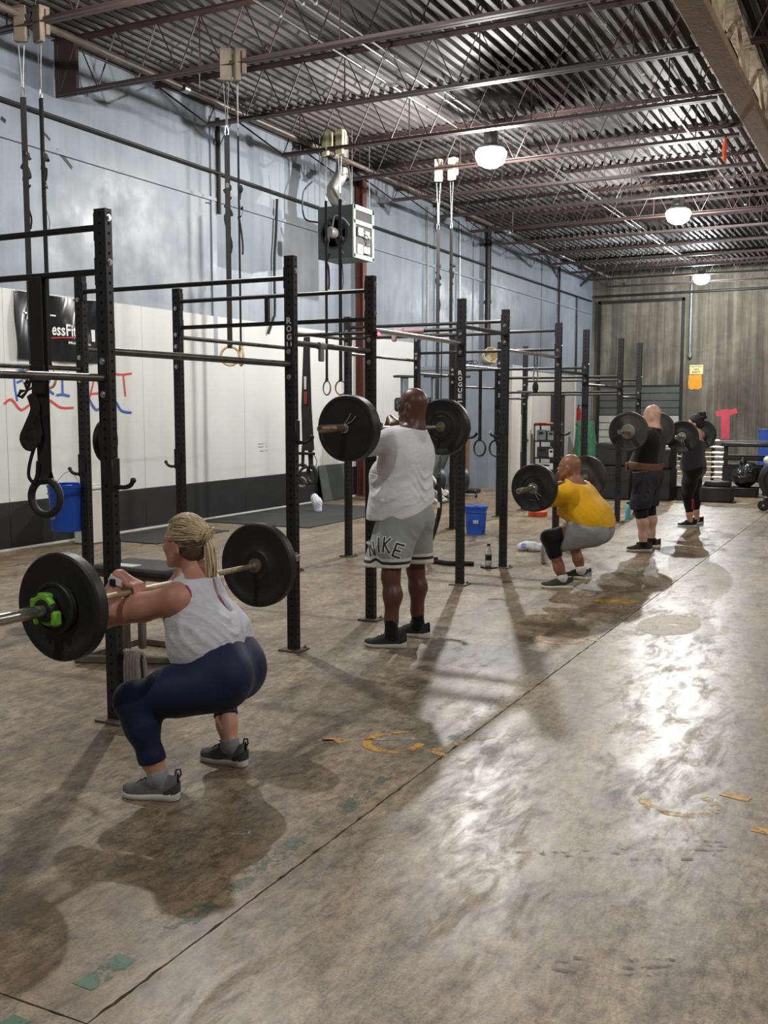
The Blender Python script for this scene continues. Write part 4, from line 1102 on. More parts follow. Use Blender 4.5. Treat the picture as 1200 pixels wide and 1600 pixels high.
def ridges(direction, along_, freq, amp, c, size, warp=.25, seed=0.0):
    """crease field: soft ridges across `direction`, fading out away from c"""
    d = unit(direction); a = unit(along_); c = v3(*c); size = np.array(size, float)
    def f(P):
        q = P - c; u = q @ d; t = q @ a
        w = np.exp(-np.sum((q / size) ** 2, -1))
        ph = freq * (u + warp * .1 * np.sin(9 * t + seed) + .03 * np.sin(23 * t + 2 * seed))
        return -amp * w * (1 - np.abs(np.sin(ph)) ** .8 * 1.0) * (0.6 + .4 * np.sin(13 * t + 5 * u + seed))
    return f
def person(label, loc):
    return loc, label
# =================================================================== woman in grey, front squat, nearest
FX = v3(-1, 0, 0); LX = v3(0, -1, 0); UZ = v3(0, 0, 1)
SK_W = skin('fair_skin', (196, 146, 122)); SK_WT = skin('tanned_fair_skin', (180, 128, 108))
def woman_grey():
    base = v3(-2.72, 3.62, 0)
    shL, shR = v3(-2.795, 3.515, .845), v3(-2.87, 3.835, .840)
    elL, elR = v3(-3.125, 3.42, .755), v3(-3.14, 3.95, .755)
    wrL, wrR = v3(-3.065, 3.465, .935), v3(-3.065, 3.925, .925)
    hipL, hipR = v3(-2.61, 3.53, .50), v3(-2.65, 3.73, .50)
    knL, knR = v3(-2.895, 3.335, .425), v3(-2.93, 3.99, .44)
    anL, anR = v3(-2.792, 3.365, .10), v3(-2.762, 3.853, .10)
    hc = v3(-2.885, 3.695, 1.075)
    Fh = unit(v3(-1, -.02, .02)); Lh = unit(np.cross(UZ, Fh)); Uh = np.cross(Fh, Lh)
    H = Sdf(); head_sdf(H, hc, Fh, Lh, Uh, 1.0)
    neck = Sdf(); neck.cone(v3(-2.865, 3.70, 1.02), v3(-2.80, 3.705, .885), .050, .060, .03); neck.cone(v3(-2.80, 3.70, .90), shL + v3(.01, .05, .02), .045, .045, .05); neck.cone(v3(-2.80, 3.71, .90), shR + v3(.01, -.05, .02), .045, .045, .05)
    T = Sdf()
    T.cone(v3(-2.80, 3.60, .845), v3(-2.835, 3.755, .845), .070, .066, .06)
    T.cone(v3(-2.775, 3.590, .775), v3(-2.815, 3.74, .775), .106, .096, .07)
    T.cone(v3(-2.725, 3.590, .68), v3(-2.745, 3.735, .68), .112, .104, .07)
    T.cone(v3(-2.665, 3.58, .595), v3(-2.69, 3.735, .595), .118, .112, .07)
    P = Sdf()
    P.cone(v3(-2.61, 3.565, .53), v3(-2.645, 3.705, .53), .128, .130, .06)
    P.ell(v3(-2.595, 3.545, .515), (.146, .122, .138), .05); P.ell(v3(-2.630, 3.71, .515), (.142, .120, .138), .05)
    LL = Sdf(); limb_leg(LL, hipL, knL, anL, (.108, .066, .060, .038), .05, (.7, -.3, 0)); LL.ell(v3(-2.67, 3.45, .47), (.13, .085, .086), .05)
    LL.ell(knL + v3(-.008, 0, .01), (.056, .056, .060), .03)
    LR = Sdf(); limb_leg(LR, hipR, knR, anR, (.108, .066, .060, .038), .05, (.7, .3, 0))
    A = Sdf(); limb_arm(A, shL, elL, wrL, (.067, .052, .047, .029)); limb_arm(A, shR, elR, wrR, (.067, .052, .047, .029))
    A.ell(shL + v3(.012, -.012, .002), (.066, .058, .068), .03); A.ell(shR + v3(.012, .012, .0), (.066, .058, .068), .03)
    HD = Sdf(); hand_sdf(HD, wrL, v3(-3.003, 3.50, .868), v3(0, -1, 0), v3(.55, 0, .8), .98); hand_sdf(HD, wrR, v3(-3.002, 3.90, .862), v3(0, 1, 0), v3(.55, 0, .8), .98)
    FT = Sdf(); foot_sdf(FT, (-2.715, 3.385), PI + .2, .25, anL); foot_sdf(FT, (-2.69, 3.86), PI - .08, .25, anR)
    body = Sdf().merged(H, neck, T, P, LL, LR, A, HD, FT)
    V, F = body.surface(.0062)
    # sun-browned arms and shoulders are their own skin tone
    fc = V[F].mean(1); idx = (fc[:, 2] > .6).astype(int)
    pw = new('person', np_mesh('person', V, F, [SK_W, SK_WT], base, idx), None, base)
    tag(pw, 'blonde woman in grey tank top and navy leggings squatting with a barbell', 'person')
    # leggings
    g = Sdf().merged(P, LL, LR); 
    g.cone(v3(-2.655, 3.585, .60), v3(-2.69, 3.72, .60), .114, .110, .06)
    g.off = .007
    g.cut(v3(-2.60, 3.68, .675), v3(-.45, 0, 1), .30)
    nL = unit(anL - knL) + v3(.12, 0, 0) * -1; g.cut(knL * .20 + anL * .80, nL, .2)
    nR = unit(anR - knR); g.cut(knR * .34 + anR * .66, nR, .24)
    V, F = g.surface(.0066); new('leggings', np_mesh('leggings', V, F, cloth('navy_stretch_fabric', (21, 29, 62), .6, .06, .22, 7, (1, 1, 1), .06), base), pw)
    # magenta sports top underneath
    b = Sdf().merged(T, neck); b.ell(shL + v3(.012, -.0, .002), (.062, .052, .066), .03); b.off = .006
    b.cut(v3(-2.78, 3.7, .915), v3(.1, 0, 1)); b.cut(v3(-2.68, 3.7, .835), unit(v3(.35, 0, 1)), .13); b.cut(v3(-2.7, 3.7, .74), v3(.45, 0, -1))
    b.ell(v3(-2.79, 3.480, .822), (.082, .075, .084), .008, None, '-'); b.ell(v3(-2.89, 3.855, .83), (.074, .075, .080), .012, None, '-')
    V, F = b.surface(.007); new('sports_top', np_mesh('sports_top', V, F, cloth('magenta_fabric', (142, 38, 104), .7), base), pw)
    # tank top: looser shell over the trunk, arm holes and a slit down the back
    t = Sdf().merged(T, neck); t.off = .015
    t.cone(v3(-2.69, 3.575, .655), v3(-2.715, 3.735, .655), .122, .114, .06)
    t.cone(v3(-2.715, 3.555, .63), v3(-2.745, 3.745, .63), .10, .10, .06)
    t.disp.append(ridges((.35, 0, 1), (0, 1, 0), 62, .018, (-2.62, 3.62, .69), (.16, .16, .085), .5, 1.0))
    t.disp.append(ridges((.5, .5, 1), (.7, -.7, 0), 48, .016, (-2.66, 3.50, .72), (.10, .10, .10), .6, 2.3))
    t.disp.append(ridges((1, .3, .2), (0, .2, 1), 40, .014, (-2.74, 3.48, .68), (.08, .08, .12), .5, .3))
    t.cut(v3(-2.80, 3.7, .930), v3(.12, 0, 1))
    t.cut(v3(-2.63, 3.68, .598), unit(v3(.20, 0, -1)))
    t.ell(v3(-2.815, 3.505, .835), (.082, .082, .088), .012, None, '-'); t.ell(v3(-2.89, 3.855, .83), (.080, .082, .086), .012, None, '-')
    sl = unit(v3(-.28, 0, .9)); sq = np.stack([unit(np.cross(v3(0, 1, 0), sl)), v3(0, 1, 0), sl], 1)
    t.ell(v3(-2.700, 3.69, .860), (.080, .024, .078), .008, sq, '-'); t.ell(v3(-2.680, 3.70, .800), (.080, .040, .068), .02, sq, '-')
    V, F = t.surface(.0062)
    new('tank_top', np_mesh('tank_top', V, F, cloth('heather_grey_jersey', (196, 197, 204), .9, .10, .35, 11, (1, 1, 2.2)), base), pw)
    # socks, shoes
    gs = cloth('grey_sock', (138, 140, 150), .9)
    sock(pw, anL, (-2.715, 3.385), PI + .2, .25, anL + v3(-.004, 0, .028), .040, gs); sock(pw, anR, (-2.69, 3.86), PI - .08, .25, anR + v3(-.004, 0, .028), .040, gs)
    up = mat('grey_knit_shoe', (98, 98, 98), .85, var=.12, scale=40, bump=.2, bscale=300); so = mat('white_foam_sole', (206, 206, 202), .6, var=.05); dk = mat('dark_grey_shoe_panel', (58, 60, 62), .7, var=.1)
    shoe(pw, (-2.702, 3.392), PI + .2, .262, up, so, 'shoe', dk, 1.0, True, .0, dk); shoe(pw, (-2.678, 3.862), PI - .06, .262, up, so, 'shoe', dk, 1.0, True, .0, dk)
    # watch
    mb = MB(); W_ = along(wrL + v3(-.012, -.01, -.035), wrL + v3(.01, .01, .02)); mb.lathe([(.036, .0), (.040, .002), (.040, .030), (.036, .032)], 18, TR(-Vector(base)) @ W_); mb.build('watch_strap', M_WTRIM, pw)
    MB().bbox(tuple(v3(*wrL) - base + v3(-.002, -.043, -.024)), (.032, .012, .036), .004).build('watch_face', mat('dark_glass', (20, 34, 60), .1), pw)
    # hair: scalp cap, combed strands into a bun, loose tail
    mats = [mat('ash_blonde_hair', (172, 150, 116), .5, var=.15, scale=60), mat('pale_blonde_hair', (208, 190, 154), .45, var=.12, scale=60), mat('dark_blonde_roots', (84, 68, 52), .55, var=.2, scale=60)]
    p = lambda f, l, u: hc + Fh * f + Lh * l + Uh * u
    Q = np.stack([Fh, Lh, Uh], 1)
    c = Sdf(); c.ell(p(-.018, 0, .024), (.103, .083, .099), .02, Q); c.ell(p(-.055, 0, -.03), (.06, .066, .06), .03, Q)
    c.ell(p(.075, 0, -.055), (.085, .12, .115), .015, Q, '-'); c.ell(p(-.0, .085, -.035), (.028, .03, .042), .01, Q, '-'); c.ell(p(-.0, -.085, -.035), (.028, .03, .042), .01, Q, '-')
    V, F = c.surface(.005); fc = (V[F].mean(1) - hc); low = (fc @ Uh < -.012) & (fc @ Fh < .0)
    hair = new('hair', np_mesh('hair', V, F, mats, base, np.where(low, 2, 0)), pw)
    bun = p(-.118, .0, .028); r2 = random.Random(3)
    def on(a, el_):   # point on the scalp shell: azimuth from front, elevation
        q = v3(math.cos(el_) * math.cos(a) * .104, math.cos(el_) * math.sin(a) * .085, math.sin(el_) * .101); return p(-.018 + q[0], q[1], .024 + q[2])
    groups = [MB(), MB(), MB()]
    for i in range(330):
        a = r2.uniform(-2.75, 2.75); e = r2.uniform(-.1, 1.45) if abs(a) < 1.5 else r2.uniform(-.62, .9)
        if abs(a) < .9 and e < .55: e = r2.uniform(.55, 1.4)
        st_ = on(a, e); pts = []
        for k in range(7):
            t = k / 6; q = st_ * (1 - t) + bun * t; d = (q - p(-.018, 0, .024)); loc_ = np.array([d @ Fh / .107, d @ Lh / .088, d @ Uh / .104]); n_ = np.linalg.norm(loc_)
            if n_ < 1.0 and t < .95: q = p(-.018, 0, .024) + d / n_ * (1 + .03 * r2.random())
            pts.append(q - base)
        low_ = e < -.15
        groups[2 if (low_ and r2.random() < .75) else (1 if r2.random() < .42 else 0)].tube(pts, [.0028] * 5 + [.0024, .0018], 5, cap=False, flat=(.6, (0, 0, 1)))
    for i in range(46):     # bun loops
        a0 = r2.uniform(0, 6.28); rr = r2.uniform(.014, .034); tilt = r2.uniform(-.9, .9); cen = bun + v3(.006, r2.uniform(-.012, .012), r2.uniform(-.016, .016))
        pts = []
        for k in range(9):
            a = a0 + k * .55; w = v3(.55 * math.cos(a) * rr + .01 * math.sin(tilt), math.sin(a) * rr, math.cos(a) * rr * math.cos(tilt) * .9 + math.sin(a) * rr * math.sin(tilt)); pts.append(cen + w - base)
        groups[1 if r2.random() < .5 else 0].tube(pts, .0036, 5, cap=False)
    for i in range(54):     # tail hanging over the back
        x0 = r2.uniform(-.024, .018); y0 = r2.uniform(-.030, .024); L_ = r2.uniform(.13, .215)
        pts = [bun + v3(.012, y0 * .5, -.004)]
        for k in range(1, 6):
            t = k / 5; pts.append(bun + v3(.020 + x0 * .5 + .034 * t - .012 * t * t + .006 * math.sin(3 * t + i), y0 * (.7 + .5 * t), -.012 - L_ * t))
        groups[1 if i % 2 else 0].tube([q - base for q in pts], [.004, .0042, .004, .0034, .0024, .001], 5, cap=False, flat=(.55, (0, 0, 1)))
    for i in range(14):     # flyaways
        d = unit(v3(r2.uniform(-.1, 1), r2.uniform(-1, 1), r2.uniform(-.4, 1))); groups[1].tube([bun - base, bun + d * .03 - base, bun + d * r2.uniform(.04, .058) + v3(0, 0, -.006) - base], [.002, .0015, .0007], 4, cap=False)
    mb = MB()
    for gi, g2 in enumerate(groups):
        mb.cur = gi; mb.add(g2.v, g2.f)
    tag(mb.build('hair_strands', mats, pw, angle=120), None, None, None, 'stuff')
    # eyebrow and lips tints kept simple; small earring stud
    MB().ball(tuple(p(-.004, .090, -.052) - base), .004, 8, 6).build('ear_stud', M_CHROME, pw)
    return pw
woman_grey()
# =================================================================== man in white, standing with the bar on his shoulders
def stripe_shorts():
    """grey mesh shorts; white, black, white bands round each hem rise over the outer notch"""
    g = NT('grey_shorts_with_banded_hem'); x, y, z = g.xyz()
    c = srgb(150, 156, 153)
    e = g.math('MULTIPLY', g.math('ABSOLUTE', g.math('SUBTRACT', x, -.055)), -.55)           # notch rises near the side seam
    up_ = g.math('MAXIMUM', g.math('ADD', e, .026), 0.0)
    side = g.math('LESS_THAN', y, -.16); up_ = g.math('MULTIPLY', up_, side)
    h = g.math('SUBTRACT', z, up_)
    f = g.math('MULTIPLY', g.math('SUBTRACT', h, .560), 1 / .30, True)
    x_ = g.n('ShaderNodeValToRGB'); x_.color_ramp.interpolation = 'CONSTANT'; el = x_.color_ramp.elements
    for q in range(2): el.new(.5)
    W_ = srgb(214, 212, 204); K_ = srgb(26, 28, 28)
    for q, (p, cc) in zip(el, ((0, W_), (.115, K_), (.185, W_), (.26, c))): q.position = p; q.color = cc
    g.link(f, x_.inputs['Fac']); g.link(x_.outputs[0], g.b.inputs['Base Color'])
    g.b.inputs['Roughness'].default_value = .8; g.b.inputs['Sheen Weight'].default_value = .15
    g.bump(g.math('ADD', g.math('MULTIPLY', g.noise(g.mapped((1, 1, .4)), 9, 3, .5, 1.0), .5), g.math('MULTIPLY', g.noise(g.mapped((1, 1, 1)), 300, 2), .05)), .7, .02)
    return g.m
def man_white():
    base = v3(-3.18, 6.53, 0); SKM = skin('deep_brown_skin', (92, 58, 46), .42, .08)
    shL, shR = v3(-3.165, 6.345, 1.445), v3(-3.145, 6.755, 1.44)
    elL, elR = v3(-3.43, 6.27, 1.385), v3(-3.43, 6.80, 1.40)
    wrL, wrR = v3(-3.355, 6.345, 1.600), v3(-3.36, 6.745, 1.595)
    hc = v3(-3.095, 6.55, 1.700); Fh = unit(v3(-1, .06, .10)); Lh = unit(np.cross(UZ, Fh)); Uh = np.cross(Fh, Lh)
    hipL, hipR = v3(-3.15, 6.435, .93), v3(-3.13, 6.645, .93)
    knL, knR = v3(-3.165, 6.355, .50), v3(-3.14, 6.715, .50)
    anL, anR = v3(-3.145, 6.330, .10), v3(-3.125, 6.722, .10)
    H = Sdf(); head_sdf(H, hc, Fh, Lh, Uh, 1.04)
    neck = Sdf(); neck.cone(hc + v3(.028, 0, -.05), v3(-3.075, 6.55, 1.50), .068, .070, .03); neck.cone(v3(-3.08, 6.55, 1.52), shL + v3(0, .03, .03), .055, .055, .06); neck.cone(v3(-3.08, 6.55, 1.52), shR + v3(0, -.03, .03), .055, .055, .06)
    T = Sdf()
    T.cone(v3(-3.135, 6.44, 1.42), v3(-3.125, 6.67, 1.42), .095, .095, .07); T.cone(v3(-3.135, 6.44, 1.32), v3(-3.125, 6.66, 1.32), .135, .135, .08)
    T.cone(v3(-3.145, 6.45, 1.16), v3(-3.135, 6.64, 1.16), .130, .130, .08); T.ell(v3(-3.225, 6.54, 1.10), (.115, .15, .16), .08); T.cone(v3(-3.135, 6.45, 1.02), v3(-3.125, 6.64, 1.02), .130, .130, .08)
    P = Sdf(); P.cone(v3(-3.135, 6.45, .93), v3(-3.125, 6.63, .93), .128, .128, .06); P.ell(v3(-3.085, 6.455, .885), (.105, .092, .11), .04); P.ell(v3(-3.075, 6.625, .885), (.105, .092, .11), .04)
    LL = Sdf(); limb_leg(LL, hipL, knL, anL, (.098, .062, .064, .040), .04); LR = Sdf(); limb_leg(LR, hipR, knR, anR, (.098, .062, .064, .040), .04)
    A = Sdf(); limb_arm(A, shL, elL, wrL, (.068, .050, .046, .031)); limb_arm(A, shR, elR, wrR, (.068, .050, .046, .031))
    AU = Sdf()
    for s_, e_ in ((shL, elL), (shR, elR)): AU.ell(s_, (.072, .066, .074), .04); AU.cone(s_, s_ * .35 + e_ * .65, .070, .060, .03)
    HD = Sdf(); hand_sdf(HD, wrL, v3(-3.29, 6.395, 1.540), v3(0, -1, 0), v3(.75, 0, .7), 1.05); hand_sdf(HD, wrR, v3(-3.275, 6.70, 1.538), v3(0, 1, 0), v3(.75, 0, .7), 1.05)
    FT = Sdf(); foot_sdf(FT, (-3.06, 6.365), PI + .22, .27, anL); foot_sdf(FT, (-3.045, 6.72), PI - .05, .27, anR)
    V, F = Sdf().merged(H, neck, T, P, LL, LR, A, AU, HD, FT).surface(.0068)
    pm = tag(new('person', np_mesh('person', V, F, SKM, base), None, base), 'bald man in white T-shirt and grey shorts standing with a barbell', 'person')
    t = Sdf().merged(T, neck, AU); t.off = .012
    t.cone(v3(-3.15, 6.45, 1.02), v3(-3.14, 6.63, 1.02), .138, .136, .06); t.cone(v3(-3.235, 6.45, 1.02), v3(-3.225, 6.62, 1.02), .122, .118, .08); t.cone(v3(-3.245, 6.45, .90), v3(-3.22, 6.62, .90), .132, .13, .06); t.cone(v3(-3.13, 6.45, .90), v3(-3.12, 6.62, .90), .132, .13, .06); t.cone(v3(-3.26, 6.46, 1.2), v3(-3.25, 6.62, 1.2), .10, .10, .08)
    t.disp += [ridges((.25, .1, 1), (.5, .8, 0), 40, .030, (-3.04, 6.50, 1.13), (.14, .18, .10), .7, .4), ridges((-.4, -.2, 1), (.6, -.7, .3), 36, .026, (-3.14, 6.36, 1.12), (.13, .12, .12), .6, 1.7),
               ridges((.3, -.5, 1), (.4, .8, .2), 46, .022, (-3.08, 6.38, 1.05), (.14, .14, .07), .6, 3.1), ridges((.2, 0, 1), (0, 1, 0), 30, .007, (-3.12, 6.36, 1.31), (.12, .12, .05), .4, .8)]
    t.cut(v3(-3.06, 6.55, 1.535), unit(v3(.22, 0, 1)))
    for s_, e_ in ((shL, elL), (shR, elR)): t.cut(s_ * .38 + e_ * .62, unit(e_ - s_), .12)
    t.cut(v3(-3.00, 6.60, .985), unit(v3(.20, .24, -1))); t.cut(v3(-3.20, 6.5, .905), v3(.05, .05, -1))
    V, F = t.surface(.0065); new('t_shirt', np_mesh('t_shirt', V, F, cloth('white_jersey', (226, 227, 232), .85, .04, .5, 5, (1, 1, 2.4)), base), pm)
    g = Sdf().merged(P); g.off = .014
    g.cone(v3(-3.16, 6.46, 1.0), v3(-3.15, 6.62, 1.0), .12, .12, .06)
    for (hp, k_, sg) in ((hipL, knL, -1), (hipR, knR, 1)):
        g.cone(hp + v3(-.01, 0, -.02), v3(-3.145 if sg > 0 else -3.165, k_[1] + .012 * -sg, .70), .118, .108, .05)
        a, b = v3(-3.272, k_[1] + .02 * -sg, .56), v3(-3.150, k_[1] + .02 * -sg, .56)
        if sg > 0: a, b = v3(-3.19, k_[1] - .02, .56), v3(-3.10, k_[1] - .02, .56)
        g.cone(hp + v3(-.05, 0, -.15), a, .115, .098, .05); g.cone(hp + v3(.02, 0, -.15), b, .10, .090, .05)
    g.disp += [ridges((1, .5, .1), (0, .1, 1), 36, .010, (-3.06, 6.42, .80), (.10, .12, .16), .5, .6), ridges((1, -.3, .25), (.1, 0, 1), 30, .009, (-3.18, 6.30, .75), (.2, .10, .2), .5, 2.2), ridges((.1, 0, 1), (0, 1, 0), 34, .012, (-2.99, 6.64, .80), (.08, .12, .05), .3, 0)]
    g.cut(v3(-3.15, 6.4, .566), v3(.02, -.03, -1)); g.cut(v3(-3.12, 6.5, 1.03), v3(0, 0, 1))
    for z in (.66, .60, .56): g.ell(v3(-3.14, 6.535, z - .06), (.16, .012, .17), .02, None, '-')
    V, F = g.surface(.0065); sh = new('shorts', np_mesh('shorts', V, F, stripe_shorts(), base), pm)
    # lettering on the left leg: outline and fill laid on the cloth
    tri = [tuple(f) for f in F]; bv = BVHTree.FromPolygons([tuple(p) for p in V], tri)
    cen = v3(-3.155, 6.0, .695); uu = unit(v3(.93, .25, 0)); dd = Vector((-uu[1] * -1 * 0 + .0, 1, 0)); dd = Vector((-.25, .93, 0)).normalized()
    uu = v3(.93, .25, 0)
    def lay(vf, lift):
        out = []
        for p in vf[0]:
            o = v3(-3.175, 6.42, .725) + uu * p[0] + UZ * p[1] - np.array(dd) * .5
            h = bv.ray_cast(Vector(o), dd)
            q = h[0] if h[0] else Vector(o + np.array(dd) * .42)
            out.append(q - dd * lift - Vector(base))
        return out, vf[1]
    for m_, lift, w in ((M_INKW, .0015, .026), (M_BLKINK, .0028, .013)):
        S_ = []
        for ch, u, v_, rot in (('N', -.140, -.026, .26), ('I', -.078, .008, .12), ('K', -.018, .010, -.08), ('E', .062, -.026, -.36)):
            st = {'N': [[(-.022, -.045), (-.022, .045)], [(-.022, .045), (.022, -.045)], [(.022, -.045), (.022, .045)]], 'I': [[(0, -.048), (0, .048)]],
                  'K': [[(-.020, -.048), (-.020, .048)], [(-.018, .0), (.024, .048)], [(-.012, .006), (.026, -.048)]], 'E': [[(-.02, -.045), (-.02, .045)], [(-.02, .045), (.028, .045)], [(-.02, .0), (.018, .0)], [(-.02, -.045), (.028, -.045)]]}[ch]
            for a, b in st:
                k = [((a[0] + (b[0] - a[0]) * i / 4), (a[1] + (b[1] - a[1]) * i / 4)) for i in range(5)]
                c_, s_ = math.cos(rot), math.sin(rot); k = [(u + x * c_ - y_ * s_, v_ + x * s_ + y_ * c_) for x, y_ in k]
                e0 = Vector(k[0]) - Vector(k[1]); e0 = e0.normalized() * w * .4
                k[0] = (k[0][0] + e0.x, k[0][1] + e0.y); k[-1] = (k[-1][0] - e0.x, k[-1][1] - e0.y)
                S_.append(ribbon(k, w, Matrix(), 0))
        v, f = lay(cat_vf(*S_), lift); MB().add(v, f).build('lettering', m_, sh, smooth=False)
    bs = cloth('black_sock', (20, 20, 22), .9)
    sock(pm, anL, (-3.06, 6.365), PI + .22, .27, anL + v3(-.004, 0, .105), .046, bs); sock(pm, anR, (-3.045, 6.72), PI - .05, .27, anR + v3(-.002, 0, .105), .046, bs)
    up = mat('black_knit_shoe', (42, 40, 44), .85, var=.2, scale=50, bump=.2, bscale=300); so = mat('off_white_sole', (196, 192, 182), .6, var=.06)
    shoe(pm, (-3.045, 6.368), PI + .22, .305, up, so, 'shoe', M_STRAP, 1.08); shoe(pm, (-3.03, 6.722), PI - .05, .30, up, so, 'shoe', M_STRAP, 1.08)
man_white()

# =================================================================== man in yellow, squatting
def man_yellow():
    base = v3(-2.72, 9.5, 0); SKY = skin('brown_skin', (142, 96, 72), .45, .1)
    shL, shR = v3(-2.775, 9.26, .885), v3(-2.765, 9.71, .895)
    elL, elR = v3(-3.06, 9.19, .80), v3(-3.06, 9.80, .82)
    wrL, wrR = v3(-3.03, 9.27, 1.02), v3(-3.0, 9.73, 1.03)
    hc = v3(-2.83, 9.5, 1.125); Fh = unit(v3(-1, .0, .06)); Lh = unit(np.cross(UZ, Fh)); Uh = np.cross(Fh, Lh)
    hipL, hipR = v3(-2.56, 9.37, .53), v3(-2.56, 9.60, .53)
    knL, knR = v3(-2.915, 9.16, .475), v3(-2.92, 9.82, .46)
    anL, anR = v3(-2.785, 9.195, .10), v3(-2.77, 9.765, .10)
    H = Sdf(); head_sdf(H, hc, Fh, Lh, Uh, 1.03)
    neck = Sdf(); neck.cone(hc + v3(.03, 0, -.05), v3(-2.76, 9.5, .93), .068, .072, .03); neck.cone(v3(-2.765, 9.5, .95), shL + v3(0, .04, .02), .055, .06, .06); neck.cone(v3(-2.765, 9.5, .95), shR + v3(0, -.04, .02), .055, .06, .06)
    T = Sdf(); T.cone(v3(-2.74, 9.38, .865), v3(-2.74, 9.62, .865), .105, .105, .07); T.cone(v3(-2.70, 9.38, .77), v3(-2.70, 9.62, .77), .140, .140, .08); T.cone(v3(-2.63, 9.39, .66), v3(-2.63, 9.61, .66), .150, .150, .08); T.ell(v3(-2.74, 9.5, .68), (.13, .17, .13), .06)
    P = Sdf(); P.cone(v3(-2.575, 9.41, .565), v3(-2.575, 9.59, .565), .140, .140, .06)
    LL = Sdf(); limb_leg(LL, hipL, knL, anL, (.112, .064, .060, .040), .05, (.7, -.3, 0)); LR = Sdf(); limb_leg(LR, hipR, knR, anR, (.112, .064, .060, .040), .05, (.7, .3, 0))
    A = Sdf(); limb_arm(A, shL, elL, wrL, (.066, .05, .046, .031)); limb_arm(A, shR, elR, wrR, (.066, .05, .046, .031))
    AU = Sdf()
    for s_, e_ in ((shL, elL), (shR, elR)): AU.ell(s_, (.075, .068, .078), .04); AU.cone(s_, s_ * .3 + e_ * .7, .076, .074, .03)
    HD = Sdf(); hand_sdf(HD, wrL, v3(-2.957, 9.30, .961), v3(0, -1, 0), v3(.6, 0, .8), 1.05); hand_sdf(HD, wrR, v3(-2.93, 9.70, .966), v3(0, 1, 0), v3(.6, 0, .8), 1.05)
    FT = Sdf(); foot_sdf(FT, (-2.70, 9.22), PI + .25, .27, anL); foot_sdf(FT, (-2.69, 9.78), PI - .15, .27, anR)
    V, F = Sdf().merged(H, neck, T, P, LL, LR, A, AU, HD, FT).surface(.0085)
    pm = tag(new('person', np_mesh('person', V, F, SKY, base), None, base), 'bald man in yellow T-shirt and grey shorts squatting with a barbell', 'person')
    t = Sdf().merged(T, neck, AU); t.off = .013; t.cone(v3(-2.60, 9.40, .64), v3(-2.60, 9.60, .64), .155, .155, .06); t.cone(v3(-2.565, 9.41, .58), v3(-2.565, 9.59, .58), .148, .148, .06); t.cone(v3(-2.80, 9.40, .70), v3(-2.80, 9.6, .70), .09, .09, .08)
    t.disp += [ridges((.5, 0, 1), (.3, 1, 0), 34, .012, (-2.62, 9.36, .70), (.2, .16, .09), .6, .4), ridges((1, .2, .4), (0, .2, 1), 30, .012, (-2.79, 9.30, .74), (.14, .12, .14), .6, 1.4)]
    t.cut(v3(-2.75, 9.5, .985), unit(v3(.3, 0, 1)))
    for s_, e_ in ((shL, elL), (shR, elR)): t.cut(s_ * .28 + e_ * .72, unit(e_ - s_), .14)
    t.cut(v3(-2.50, 9.5, .505), unit(v3(-.42, 0, -1))); t.cut(v3(-2.72, 9.5, .600), unit(v3(-.12, 0, -1)))
    V, F = t.surface(.0085); new('t_shirt', np_mesh('t_shirt', V, F, cloth('yellow_jersey', (228, 172, 24), .85, .05, .3, 8, (1, 1, 2)), base), pm)
    g = Sdf().merged(P); g.off = .012
    for (hp, k_) in ((hipL, knL), (hipR, knR)):
        g.cone(hp, hp * .22 + k_ * .78 + v3(.01, 0, .0), .128, .098, .05); g.cone(hp, hp * .3 + k_ * .7 + v3(.02, 0, -.05), .12, .085, .05)
    g.disp += [ridges((.8, .2, 1), (1, 0, -.3), 34, .008, (-2.72, 9.22, .50), (.2, .1, .12), .5, .6)]
    for (hp, k_) in ((hipL, knL), (hipR, knR)): g.cut(hp * .30 + k_ * .70, unit(k_ - hp + v3(0, 0, .16)), .22)
    V, F = g.surface(.0085); new('shorts', np_mesh('shorts', V, F, cloth('grey_shorts_fabric', (146, 146, 148), .8, .06, .3, 8), base), pm)
    k = Sdf().merged(LL); k.off = .005; k.cut(hipL * .30 + knL * .70, unit(hipL - knL), .3); k.cut(knL * .50 + anL * .50, unit(anL - knL), .3)
    k.ell(v3(-2.55, 9.38, .53), (.2, .2, .2), .01, None, '-')
    V, F = k.surface(.0085); new('knee_sleeve', np_mesh('knee_sleeve', V, F, cloth('black_neoprene', (18, 18, 20), .75), base), pm)
    ws = cloth('white_sock', (206, 206, 210), .9)
    sock(pm, anL, (-2.70, 9.22), PI + .25, .27, anL + v3(-.004, 0, .03), .044, ws); sock(pm, anR, (-2.69, 9.78), PI - .15, .27, anR + v3(-.004, 0, .03), .044, ws)
    up = mat('charcoal_knit_shoe', (52, 54, 52), .85, var=.25, scale=40, bump=.2, bscale=300); so = mat('cream_sole', (214, 208, 186), .6, var=.05); hm = mat('silver_heel_panel', (150, 150, 148), .5, var=.1)
    shoe(pm, (-2.685, 9.222), PI + .25, .30, up, so, 'shoe', M_STRAP, 1.08, False, .0, hm); shoe(pm, (-2.675, 9.785), PI - .15, .30, up, so, 'shoe', M_STRAP, 1.08, False, .0, hm)
man_yellow()

